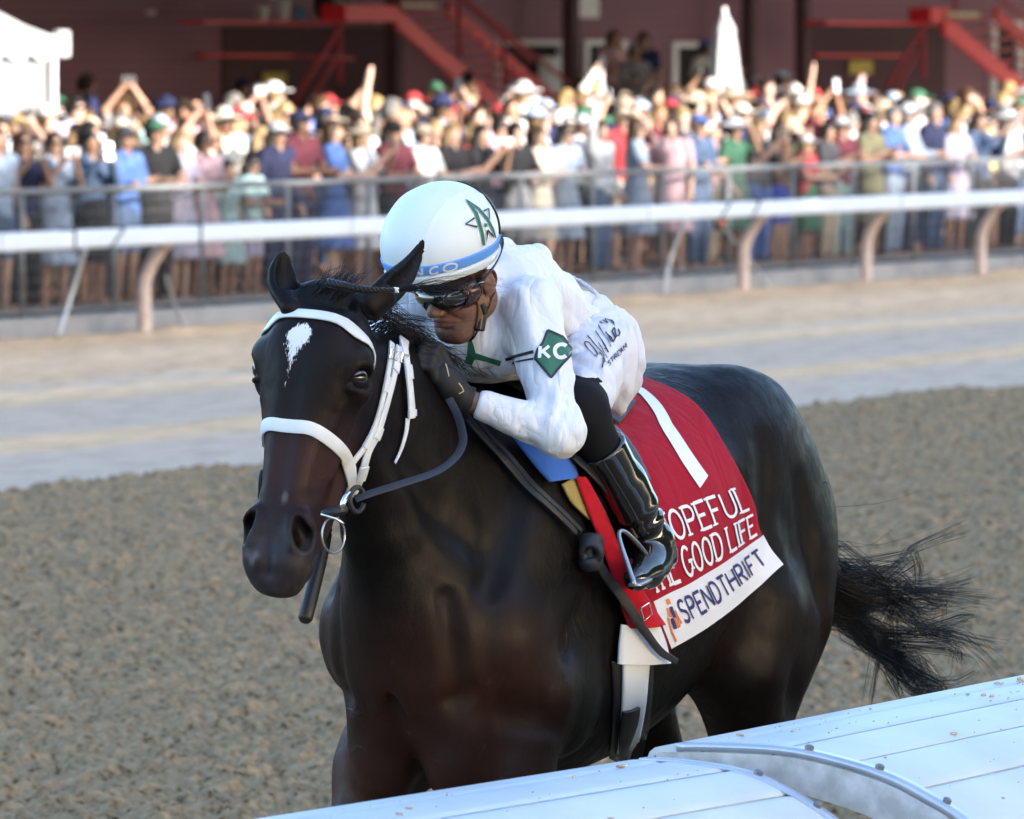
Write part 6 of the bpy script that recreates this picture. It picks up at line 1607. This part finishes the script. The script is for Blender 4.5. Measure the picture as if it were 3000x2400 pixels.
def knot_f(P):
    q_ = (P - kc) @ KF.T
    def tor(q, c, ax, R_, r_, fl=1.0):
        v = q - np.asarray(c); ax = np.asarray(ax, float) / np.linalg.norm(ax); h_ = v @ ax; rr_ = np.sqrt(np.maximum((v * v).sum(1) - h_ * h_, 0)); return np.sqrt((rr_ - R_) ** 2 + (h_ * fl) ** 2) - r_
    d = tor(q_, (0, -.018, .004), (.35, 1, .1), .017, .0115, .62)
    d = np.minimum(d, tor(q_, (-.004, .026, .0), (-.45, 1, 0), .018, .0105, .60))
    d = np.minimum(d, tor(q_, (.010, .004, .008), (1, .35, .25), .021, .0095, .75))
    return np.minimum(d, ell(q_, (0, .004, .002), (.016, .036, .012)))
sdf_part('knot', knot_f, kc - .06, kc + .06, .0032, M_rein, reins)
bk, bn = hits(HS, *K2([(1328, 1280)]).T); c0 = bk[0] + bn[0] * .052; b_ = MB(); d1 = np.array([.2, 0, -.95]); d1 -= bn[0] * (d1 @ bn[0]); d1 /= np.linalg.norm(d1); d2 = np.cross(bn[0], d1); da = d1 * .8 + d2 * .6; db = d2 * .8 - d1 * .6
b_.tube([c0 + da * a * .016 + db * d_ * .014 for a, d_ in ((-1, -1), (1, -1), (1, 1), (-1, 1), (-1, -1))], .0024, 6); b_.obj('buckle', M_silver, reins)
# far rein, mirrored course on the other side of the neck
b_ = MB(); fr_ = resample(np.array([hp(-.085, .47, -.10), hp(-.12, .40, -.16), np.array([.92, -.20, 1.52]), np.array([.76, -.19, 1.66]), WR[-1] + np.array([.05, .02, .05])]), 20); b_.ribbon(fr_, np.tile([0, -1.0, .3], (20, 1)), .020, .005); b_.obj('far_rein', M_rein, reins, smooth=True)
b_ = MB(); yk = resample(np.array([WR[1] + np.array([.04, -.03, .05]), [.63, .0, 1.86], WR[-1] + np.array([.04, .03, .05])]), 12); b_.ribbon(yk, np.tile([0, 0, 1.0], (12, 1)), .022, .005); b_.obj('rein_bridge', M_rein, reins, smooth=True)
whip = empty('whip', mw=HM); tag(whip, 'black riding whip hanging below the horse\'s jaw', 'whip')
M_whip = mat('black_whip_grip', (.010, .011, .012), rough=.45, spec=.4)
wa, wb = W(*K2((690, 1118)), 15.42), W(*K2((641, 1309)), 15.30); dirw = (wb - wa) / np.linalg.norm(wb - wa); top = WR[-1] + np.array([.045, .02, .05])
b_ = MB(); b_.tube([wa + dirw * t_ * np.linalg.norm(wb - wa) / .158 for t_ in (.006, .03, .06, .12, .152, .158)], [.0120, .0150, .0165, .0175, .0170, .0110], 14); b_.obj('grip', M_whip, whip, smooth=True)
b_ = MB(); b_.tube(resample(np.array([wa + dirw * .014, wa - dirw * .05, (wa - dirw * .10 + top) / 2, top, top + np.array([-.10, .0, .06])]), 14), np.linspace(.0085, .004, 14), 8); b_.obj('shaft', M_whip, whip, smooth=True)
for k in range(3):
    b_ = MB(); c0 = wa + dirw * (-.004 + .007 * k); b_.tube([c0, c0 + dirw * .003], .0098, 10); b_.obj('ferrule', M_silver, whip, smooth=True)
# ================================================================== SPECTATORS
M_pskin = mat_obj('spectator_skin', rough=.55, noise=.15, scale=14)
M_pcloth = mat_obj('spectator_cloth', rough=.85, noise=.42, scale=13)
M_phair = mat_obj('spectator_hair', rough=.6, noise=.3, scale=30)
SHO = {1: np.array([.175, .005, 1.405]), -1: np.array([-.175, .005, 1.405])}
POSES = {   # elbow, wrist of the person's two arms (mirrored x for -1 unless given)
    'standing': {1: ((.235, .03, 1.13), (.235, -.08, .90)), -1: ((-.235, .03, 1.13), (-.235, -.08, .90))},
    'leaning on fence': {1: ((.25, -.10, 1.16), (.10, -.31, 1.15)), -1: ((-.25, -.10, 1.16), (-.08, -.31, 1.16))},
    'holding phone': {1: ((.22, -.15, 1.17), (.065, -.34, 1.43)), -1: ((-.22, -.15, 1.17), (-.065, -.34, 1.43))},
    'raising phone': {1: ((.22, -.14, 1.56), (.06, -.22, 1.78)), -1: ((-.22, -.14, 1.56), (-.06, -.22, 1.78))},
    'waving': {1: ((.235, .03, 1.13), (.20, -.14, .92)), -1: ((-.24, -.05, 1.62), (-.20, -.08, 1.88))},
    'arms folded': {1: ((.24, -.07, 1.14), (-.06, -.19, 1.17)), -1: ((-.24, -.07, 1.14), (.06, -.21, 1.20))},
    'clapping': {1: ((.23, -.09, 1.14), (.035, -.30, 1.27)), -1: ((-.23, -.09, 1.14), (-.035, -.30, 1.27))},
    'shading eyes': {1: ((.30, -.12, 1.36), (.09, -.16, 1.60)), -1: ((-.235, .03, 1.13), (-.20, -.14, .92))},
}
def p_head(P):
    m = P.copy(); m[:, 0] = np.abs(m[:, 0])
    d = ell(m, (0, .004, 1.605), (.072, .090, .098)); d = smin(d, ell(m, (0, -.030, 1.555), (.056, .058, .080)), .03)
    d = smin(d, ell(m, (0, -.094, 1.575), (.014, .018, .022)), .015); d = smin(d, ell(m, (.074, .01, 1.585), (.012, .020, .030)), .01)
    d = d + groove(m, (.018, -.085, 1.60), (.045, -.072, 1.60), .010, .014)
    return smin(d, cone(m, (0, .02, 1.52), (0, .02, 1.40), .050, .058), .03)
def p_arm(P, pose, g=0.0, up=1.0):
    d = None
    for s in (1, -1):
        e_, w_ = (np.array(a) for a in POSES[pose][s])
        a = cone(P, SHO[s], e_, .052 + g, .040 + g)
        if up > .5: a = smin(a, cone(P, e_, w_, .040 + g, .028 + g), .02)
        d = a if d is None else np.minimum(d, a)
    return d
def p_hand(P, pose):
    d = None
    for s in (1, -1):
        e_, w_ = (np.array(a) for a in POSES[pose][s]); ax = (w_ - e_) / np.linalg.norm(w_ - e_)
        h = cone(P, w_, w_ + ax * .06, .030, .034)
        sd = np.cross(ax, [0, 1.0, .2]); sd /= np.linalg.norm(sd)
        for k in (-1, 0, 1): h = smin(h, cone(P, w_ + ax * .06 + sd * .016 * k, w_ + ax * .135 + sd * .026 * k + np.array([0, -.012, 0]), .012, .010), .01)
        h = smin(h, cone(P, w_ + ax * .02, w_ + ax * .055 + sd * .055 * s, .013, .011), .01)
        d = h if d is None else np.minimum(d, h)
    return d
def p_torso(P, g=0.0, waist=.115):
    return axloft(P, (0, 0, 0), (0, 0, 1), [(.86, 0, 0, .150 + g, .105 + g, .105 + g), (.97, 0, 0, .155 + g, .105 + g, .105 + g), (1.08, 0, 0, waist + .02 + g, .090 + g, .090 + g), (1.22, 0, 0, .150 + g, .105 + g, .105 + g), (1.34, 0, 0, .165 + g, .105 + g, .10 + g), (1.43, 0, 0, .120 + g, .07 + g, .07 + g)], side=(1, 0, 0), m=16)
def p_leg(P, g=0.0, z0=.0):
    d = None
    for s in (1, -1):
        h, k, a = (.085 * s, 0, .90), (.095 * s, -.012, .49), (.10 * s, .015, .09)
        e = smin(cone(P, h, k, .085 + g, .055 + g), cone(P, k, a, .055 + g, .038 + g), .03)
        d = e if d is None else np.minimum(d, e)
    return d
def p_shoe(P):
    return np.minimum(cone(P, (.10, .03, .045), (.115, -.13, .032), .045, .036), cone(P, (-.10, .03, .045), (-.115, -.13, .032), .045, .036))
def body_f(pose):
    def f(P):
        d = smin(p_head(P), p_torso(P, -.012), .04); d = smin(d, p_leg(P, -.004), .04); d = smin(d, p_arm(P, pose), .03); return np.minimum(smin(d, p_hand(P, pose), .015), p_shoe(P))
    return f
def top_f(pose, long_):
    def f(P):
        d = p_torso(P, .016, .125)
        a = None
        for s in (1, -1):
            e_, w_ = (np.array(q_) for q_ in POSES[pose][s]); c = cone(P, SHO[s], SHO[s] + (e_ - SHO[s]) * (1.0 if long_ else .62), .066, .056)
            if long_: c = smin(c, cone(P, e_, e_ + (w_ - e_) * .92, .056, .042), .02)
            a = c if a is None else np.minimum(a, c)
        d = smin(d, a, .03); d = d + .006 * vnoise(P * np.array([1, 1, .5], np.float32), 13.0)
        d = smax(d, -cone(P, (0, -.01, 1.44), (0, -.02, 1.60), .058, .07), .008)
        return smax(d, .90 - P[:, 2], .01)
    return f
def trousers_f(P): return smax(smin(smax(p_torso(P, .010), P[:, 2] - .99, .01), p_leg(P, .018) + .006 * vnoise(P, 9.0), .03), .10 - P[:, 2], .01)
def shorts_f(P): return smax(trousers_f(P), .52 - P[:, 2], .01)
def skirt_f(P):
    r = np.hypot(P[:, 0], P[:, 1] * 1.15); ang = np.arctan2(P[:, 1], P[:, 0]); rad = np.interp(P[:, 2], [.46, .70, .90, 1.02, 1.10], [.245, .215, .178, .150, .130]) * (1 + .05 * np.cos(ang * 9) * np.clip((.95 - P[:, 2]) * 2, 0, 1))
    d = (r - rad) * .85; return smax(smax(d, .46 - P[:, 2], .01), P[:, 2] - 1.06, .01)
def hair_short(P): return smax(smax(p_head(P) - .016, -ell(P, (0, -.075, 1.555), (.075, .075, .085)), .012), 1.535 - P[:, 2] - .10 * (P[:, 1] + .02), .012) + .004 * vnoise(P, 40.0)
def hair_long(P):
    d = np.minimum(hair_short(P), ell(P, (0, .060, 1.49), (.100, .060, .165))); m = P.copy(); m[:, 0] = np.abs(m[:, 0])
    d = smin(d, cone(m, (.082, .005, 1.60), (.105, -.02, 1.36), .030, .034), .03); return smax(d, -ell(P, (0, -.080, 1.55), (.060, .075, .10)), .01) + .006 * vnoise(P * np.array([1, 1, .25], np.float32), 34.0)
def cap_f(P):
    d = smax(ell(P, (0, .004, 1.625), (.088, .106, .095)), 1.622 - P[:, 2], .008); return smin(d, ell(P, (0, -.125, 1.632), (.066, .075, .011)), .01)
def sunhat_f(P):
    d = smax(ell(P, (0, .004, 1.640), (.090, .106, .110)), 1.630 - P[:, 2], .008); w = .012 * np.sin(np.arctan2(P[:, 1], P[:, 0]) * 3); return smin(d, ell(P - np.stack([0 * w, 0 * w, w], -1), (0, 0, 1.645), (.19, .21, .016)), .012)
def shades_f(P): return np.maximum(np.abs(ell(P, (0, -.024, 1.598), (.070, .078, .085))) - .006, np.maximum(np.abs(P[:, 2] - 1.600) - .020, P[:, 1] + .045))
def pm_(name, f, lo, hi, h):
    V, Q_ = polygonize(f, span(lo[0], hi[0], h), span(lo[1], hi[1], h), span(lo[2], hi[2], h), proj=1, bandk=4.5); me = mesh_np(name, V, Q_); return me
PM = {}
for ps in POSES:
    PM['body', ps] = pm_('person_body', body_f(ps), (-.42, -.52, -.03), (.42, .20, 2.08), .020); PM['body', ps].materials.append(M_pskin)
    for lg in (0, 1):
        PM['top', ps, lg] = pm_('top', top_f(ps, lg), (-.40, -.46, .86), (.40, .18, 1.96), .021); PM['top', ps, lg].materials.append(M_pcloth)
for nm, f_, lo, hi in (('trousers', trousers_f, (-.26, -.18, .04), (.26, .18, 1.04)), ('shorts', shorts_f, (-.26, -.18, .46), (.26, .18, 1.04)), ('skirt', skirt_f, (-.32, -.30, .40), (.32, .30, 1.12))):
    PM[nm] = pm_(nm, f_, lo, hi, .021); PM[nm].materials.append(M_pcloth)
for nm, f_, M_, h in (('short_hair', hair_short, M_phair, .015), ('long_hair', hair_long, M_phair, .016), ('cap', cap_f, M_pcloth, .012), ('sun_hat', sunhat_f, M_pcloth, .012), ('sunglasses', shades_f, M_phair, .009)):
    PM[nm] = pm_(nm, f_, (-.24, -.24, 1.24), (.24, .24, 1.80), h); PM[nm].materials.append(M_)
phm = MB(); phm.box((0, 0, 0), (.039, .005, .078)); PHONE = phm.mesh('phone')
M_phone = mat('phone_back', (.03, .03, .035), rough=.3); M_phonew = mat('phone_pale', (.55, .55, .56), rough=.3)
PHONE2 = PHONE.copy(); PHONE.materials.append(M_phone); PHONE2.materials.append(M_phonew)
COLS = {'white': (.74, .75, .76), 'pale blue': (.40, .50, .64), 'blue': (.10, .20, .52), 'royal blue': (.04, .08, .52), 'navy': (.018, .026, .08), 'black': (.012, .012, .015), 'grey': (.26, .27, .29), 'pink': (.62, .42, .46), 'lilac': (.50, .46, .60), 'red': (.46, .05, .06), 'maroon': (.13, .02, .035), 'green': (.05, .17, .10), 'olive': (.20, .19, .11), 'beige': (.56, .46, .34), 'yellow': (.62, .50, .22), 'denim': (.09, .15, .27), 'brown': (.15, .08, .05), 'teal': (.38, .54, .54), 'lime': (.55, .75, .08), 'cream': (.72, .66, .54), 'dark grey': (.06, .06, .07)}
SKINS = [(.52, .31, .22), (.58, .37, .27), (.46, .27, .18), (.36, .20, .13), (.22, .11, .07), (.55, .33, .25), (.60, .40, .31), (.12, .06, .04)]
HAIRS = [(.030, .018, .012), (.012, .010, .009), (.09, .05, .025), (.22, .14, .06), (.40, .28, .13), (.20, .19, .18), (.05, .025, .014)]
rp = random.Random(21); N_PERS = 0
ORD = lambda n: '%d%s' % (n, 'th' if 10 <= n % 100 <= 20 else {1: 'st', 2: 'nd', 3: 'rd'}.get(n % 10, 'th'))
ROWN = ['front', 'second', 'third', 'fourth', 'fifth', 'sixth', 'seventh', 'eighth', 'ninth']
FACE = math.atan2(NL[0], -NL[1]) + math.pi      # turn that makes local -y look straight at the track
def person(t, L, z, sc, rz, pose, top, topc, bot, botc, head, headc, hairc, skin, where, group='spectators in the crowd', shades=False, shade_dim=1.0):
    e = bpy.data.objects.new('person', None); COL.objects.link(e); e.empty_display_size = .1
    e.location = tl(t, L, z); e.rotation_euler = (0, 0, rz); e.scale = (sc * rp.uniform(.94, 1.06), sc * rp.uniform(.95, 1.05), sc)
    def ch(name, me, c, d=.06):
        o = bpy.data.objects.new(name, me); COL.objects.link(o); o.parent = e; k = (1 + rp.uniform(-d, d)) * shade_dim; o.color = (c[0] * k, c[1] * k, c[2] * k, 1); return o  # shade below the fence is put into the front rows' colours
    ch('body', PM['body', pose], skin, .12)
    lg = 1 if top == 'jacket' else 0
    ch({'jacket': 'jacket', 'dress': 'dress_bodice', 'shirt': 'shirt'}[top], PM['top', pose, lg], COLS[topc])
    if top == 'dress': ch('skirt', PM['skirt'], COLS[topc])
    else: ch(bot, PM[bot], COLS[botc])
    if head in ('cap', 'sun_hat'):
        ch('short_hair' if rp.random() < .6 else 'long_hair', PM['short_hair' if rp.random() < .6 else 'long_hair'], hairc, .2); ch(head, PM[head], COLS[headc])
    else: ch(head, PM[head], hairc, .2)
    if shades: ch('sunglasses', PM['sunglasses'], (.012, .012, .014))
    hat = {'cap': ' and %s cap' % headc, 'sun_hat': ' and %s hat' % headc}.get(head, '')
    hat = {'cap': ', %s cap' % headc, 'sun_hat': ', %s hat' % headc}.get(head, '')
    lab = 'spectator %s, %s %s%s, %s' % (pose, topc, {'jacket': 'long sleeves', 'dress': 'dress', 'shirt': 'shirt'}[top], hat, where)
    if len(lab.split()) > 16: lab = 'spectator in %s top, %s' % (topc, where)
    tag(e, lab, 'person', group)
    if 'phone' in pose:
        o = bpy.data.objects.new('phone', PHONE if rp.random() < .75 else PHONE2); COL.objects.link(o); M4 = Matrix.Translation(e.location) @ Matrix.Rotation(rz, 4, 'Z') @ Matrix.Diagonal((*e.scale, 1))
        w_ = POSES[pose][1][1]; p_ = M4 @ Vector((0, w_[1] - .06, w_[2] + .09)); o.location = p_; o.rotation_euler = (R(-8), R(90) if rp.random() < .6 else 0, rz)
        tag(o, 'phone held by spectator in %s %s, %s' % (topc, {'jacket': 'long sleeves', 'dress': 'dress', 'shirt': 'shirt'}[top], where), 'phone', 'phones held up in the crowd')
    return e
# front row, read off the photograph from left to right: (x in the 2156 view, scale, pose, top, colour, lower, colour, head, hat colour, hair index, skin index, turn)
FR = [(-8, .98, 'standing', 'shirt', 'pale blue', 'shorts', 'denim', 'long_hair', '', 0, 0, .4), (48, .96, 'holding phone', 'shirt', 'navy', 'trousers', 'black', 'long_hair', '', 2, 2, .5), (112, .95, 'holding phone', 'dress', 'pale blue', '', '', 'long_hair', '', 0, 2, .4), (190, .95, 'holding phone', 'jacket', 'denim', 'skirt', 'black', 'long_hair', '', 1, 3, .5), (262, .97, 'arms folded', 'jacket', 'blue', 'shorts', 'denim', 'cap', 'dark grey', 1, 3, .2), (325, 1.0, 'leaning on fence', 'shirt', 'black', 'trousers', 'black', 'cap', 'green', 0, 2, .5),
      (375, .95, 'leaning on fence', 'dress', 'lilac', '', '', 'long_hair', '', 3, 1, .1), (425, .94, 'arms folded', 'dress', 'pink', '', '', 'short_hair', '', 1, 4, .3), (478, .78, 'standing', 'dress', 'teal', '', '', 'long_hair', '', 1, 3, 0), (528, .80, 'leaning on fence', 'shirt', 'teal', 'shorts', 'lilac', 'long_hair', '', 1, 3, -.1), (582, .98, 'standing', 'jacket', 'navy', 'trousers', 'navy', 'cap', 'white', 0, 2, .2), (630, 1.04, 'leaning on fence', 'shirt', 'maroon', 'trousers', 'navy', 'cap', 'navy', 1, 4, .2), (700, .99, 'leaning on fence', 'dress', 'blue', '', '', 'long_hair', '', 2, 1, -.2),
      (762, .95, 'holding phone', 'dress', 'white', '', '', 'sun_hat', 'beige', 3, 0, .1), (828, .98, 'leaning on fence', 'shirt', 'maroon', 'trousers', 'black', 'cap', 'black', 0, 2, .3), (890, .95, 'leaning on fence', 'shirt', 'white', 'shorts', 'grey', 'cap', 'beige', 2, 1, 0), (950, .96, 'arms folded', 'shirt', 'black', 'trousers', 'black', 'long_hair', '', 3, 0, .1), (1012, .95, 'holding phone', 'shirt', 'black', 'trousers', 'dark grey', 'long_hair', '', 1, 2, .2), (1085, .96, 'leaning on fence', 'jacket', 'black', 'skirt', 'grey', 'short_hair', '', 1, 1, .1), (1135, .93, 'arms folded', 'dress', 'cream', '', '', 'long_hair', '', 2, 0, 0),
      (1188, .94, 'leaning on fence', 'dress', 'pale blue', '', '', 'long_hair', '', 1, 2, .2), (1262, .96, 'waving', 'jacket', 'white', 'trousers', 'denim', 'long_hair', '', 0, 1, .2), (1340, .97, 'leaning on fence', 'dress', 'pale blue', '', '', 'long_hair', '', 2, 0, -.3), (1414, .98, 'standing', 'dress', 'pink', '', '', 'long_hair', '', 0, 1, 1.2), (1470, .98, 'arms folded', 'jacket', 'denim', 'trousers', 'denim', 'cap', 'blue', 3, 0, .3), (1545, .95, 'shading eyes', 'dress', 'green', '', '', 'sun_hat', 'white', 0, 2, .2), (1596, .95, 'holding phone', 'shirt', 'dark grey', 'trousers', 'blue', 'long_hair', '', 3, 1, .1), (1640, .93, 'clapping', 'shirt', 'brown', 'shorts', 'royal blue', 'long_hair', '', 0, 2, 0),
      (1698, .84, 'leaning on fence', 'shirt', 'red', 'skirt', 'green', 'cap', 'white', 3, 0, -.2), (1742, .92, 'arms folded', 'shirt', 'dark grey', 'trousers', 'beige', 'short_hair', '', 1, 2, .1), (1770, .95, 'clapping', 'shirt', 'maroon', 'trousers', 'teal', 'cap', 'white', 2, 0, .3), (1832, .98, 'clapping', 'dress', 'olive', '', '', 'long_hair', '', 1, 2, 0), (1880, 1.02, 'leaning on fence', 'shirt', 'blue', 'trousers', 'pale blue', 'short_hair', '', 5, 1, .1), (1912, 1.03, 'leaning on fence', 'jacket', 'pale blue', 'trousers', 'navy', 'cap', 'white', 5, 5, -.2), (1965, 1.04, 'standing', 'jacket', 'navy', 'trousers', 'denim', 'short_hair', '', 5, 0, .2),
      (2012, .95, 'leaning on fence', 'shirt', 'lilac', 'skirt', 'lilac', 'long_hair', '', 3, 0, .3), (2060, .97, 'holding phone', 'jacket', 'denim', 'trousers', 'black', 'short_hair', '', 2, 0, .2), (2122, .97, 'clapping', 'shirt', 'white', 'trousers', 'black', 'sun_hat', 'white', 3, 1, 0), (2178, .98, 'leaning on fence', 'shirt', 'black', 'trousers', 'black', 'cap', 'beige', 3, 1, 0)]
for i, (x, sc, pose, top, tcx, bot, bc, hd_, hc, hi, si, rz) in enumerate(FR):
    L = 32.43 + .08 * rp.random(); person(t_at(x * k2, L), L, .2, sc, FACE - rz + rp.uniform(-.15, .15), pose, top, tcx, bot or 'trousers', bc or 'black', hd_, hc, HAIRS[hi], SKINS[si], 'front row %s from left' % ORD(i + 1), shades=rp.random() < .4, shade_dim=.5)
tops = ['white'] * 11 + ['pale blue'] * 4 + ['blue'] * 3 + ['navy'] * 6 + ['black'] * 7 + ['grey'] * 3 + ['pink'] * 4 + ['lilac'] * 2 + ['red'] * 2 + ['maroon'] * 2 + ['green', 'olive', 'beige', 'beige', 'cream', 'cream', 'yellow', 'denim', 'royal blue', 'teal', 'brown']
poses_b = ['standing'] * 5 + ['arms folded'] * 3 + ['clapping'] * 2 + ['holding phone'] * 3 + ['shading eyes'] * 2 + ['raising phone'] * 1
for r_ in range(1, 8):
    L0 = 32.43 + .80 * r_; a_, b_e = t_at(-60, L0), t_at(3060, L0); sp = .53 + .022 * r_; t = a_ + rp.uniform(0, sp); k = 0
    while t < b_e:
        k += 1; L = L0 + rp.uniform(-.3, .3); hd_ = rp.choice(['short_hair'] * 3 + ['long_hair'] * 3 + ['cap'] * 3 + ['sun_hat'] * 1); top = rp.choice(['shirt'] * 4 + ['jacket', 'dress'])
        if rp.random() > .05 + .02 * r_ and not (L > 36.4 and t < tR + .4):
            person(t, L, apron_z(L), rp.gauss(.985, .055), FACE - .15 + rp.gauss(0, .35), rp.choice(poses_b), top, rp.choice(tops), rp.choice(['trousers', 'shorts']), rp.choice(['denim', 'navy', 'black', 'beige', 'grey']), hd_, rp.choice(['white', 'white', 'white', 'navy', 'beige', 'red', 'pale blue', 'black', 'green', 'cream']), rp.choice(HAIRS), rp.choice(SKINS[:7]), '%s row %s from left' % (ROWN[r_], ORD(k)), shades=rp.random() < .35, shade_dim=.72 if r_ == 1 else .9)
        t += sp * rp.uniform(.70, 1.32)
# people who stand out above the heads
for (x, y, L, sc, pose, top, tcx, hd_, hc, hi, si, rz, wh) in ((790, 240, 35.6, 1.05, 'waving', 'shirt', 'cream', 'short_hair', '', 4, 6, .2, 'arm stretched high above the heads at centre left'), (1712, 225, 36.6, 1.05, 'waving', 'shirt', 'red', 'cap', 'red', 3, 6, .0, 'hand thrown up left of the right staircase'), (1243, 172, 38.8, 1.03, 'standing', 'shirt', 'navy', 'cap', 'lime', 2, 1, .2, 'bright cap seen over the heads near the middle'),
        (1292, 62, 43.0, 1.0, 'arms folded', 'shirt', 'pink', 'long_hair', '', 2, 2, .6, 'standing on the doorstep of the clubhouse'), (1355, 66, 42.9, 1.0, 'standing', 'shirt', 'navy', 'short_hair', '', 1, 2, .9, 'standing at the clubhouse door beside a grey top'), (1336, 92, 42.4, .95, 'arms folded', 'jacket', 'grey', 'cap', 'grey', 1, 2, .5, 'standing on the step below the clubhouse door'), (1486, 82, 42.6, 1.0, 'standing', 'shirt', 'white', 'cap', 'blue', 1, 3, .3, 'half hidden by the closed umbrella on its left'), (1555, 128, 42.2, .95, 'standing', 'shirt', 'white', 'short_hair', '', 0, 3, -.3, 'half hidden by the closed umbrella on its right'),
        (182, 155, 40.2, 1.02, 'standing', 'shirt', 'navy', 'short_hair', '', 0, 2, -.9, 'standing tall against the maroon wall beside the tent'), (548, 174, 40.0, 1.0, 'standing', 'shirt', 'pale blue', 'cap', 'white', 0, 3, .3, 'standing under the left yellow sign'), (512, 164, 41.0, 1.0, 'standing', 'shirt', 'grey', 'cap', 'navy', 0, 2, .5, 'standing left of the yellow sign under the landing'), (1645, 147, 40.0, 1.0, 'standing', 'shirt', 'pale blue', 'cap', 'pale blue', 1, 4, -.3, 'standing right of the closed umbrella against the wall'), (1595, 160, 40.4, 1.0, 'standing', 'shirt', 'grey', 'cap', 'white', 1, 3, .2, 'standing just right of the closed umbrella'), (985, 150, 41.0, 1.0, 'arms folded', 'jacket', 'white', 'short_hair', '', 1, 2, -.5, 'sitting high under the red staircase'), (1080, 178, 40.2, 1.0, 'standing', 'shirt', 'blue', 'cap', 'white', 1, 2, .2, 'at the red staircase foot'), (1478, 140, 41.2, 1.0, 'standing', 'shirt', 'black', 'cap', 'black', 1, 4, .1, 'dark figure left of the closed umbrella')):
    t_, ztop = zt(x, y, L); hgt = 1.72 * sc if 'cap' in hd_ or 'hair' in hd_ else 1.7; z_ = max(apron_z(L), ztop - hgt) if 'arm' not in wh and 'hand' not in wh else apron_z(L)
    person(t_, L, z_, sc, FACE - rz, pose, top, tcx, 'trousers', 'navy', hd_, hc or 'white', HAIRS[hi], SKINS[si], wh, group='spectators standing apart')
    if z_ > apron_z(L) + .08:
        m_ = MB(); za = apron_z(L); m_.box(tl(t_, L, (z_ + za) / 2 - .001), (.32, .32, (z_ - za) / 2 - .002), AX); o = m_.obj('step', M_conc); tag(o, 'concrete step under spectator in %s, %s' % (tcx, wh), 'step')
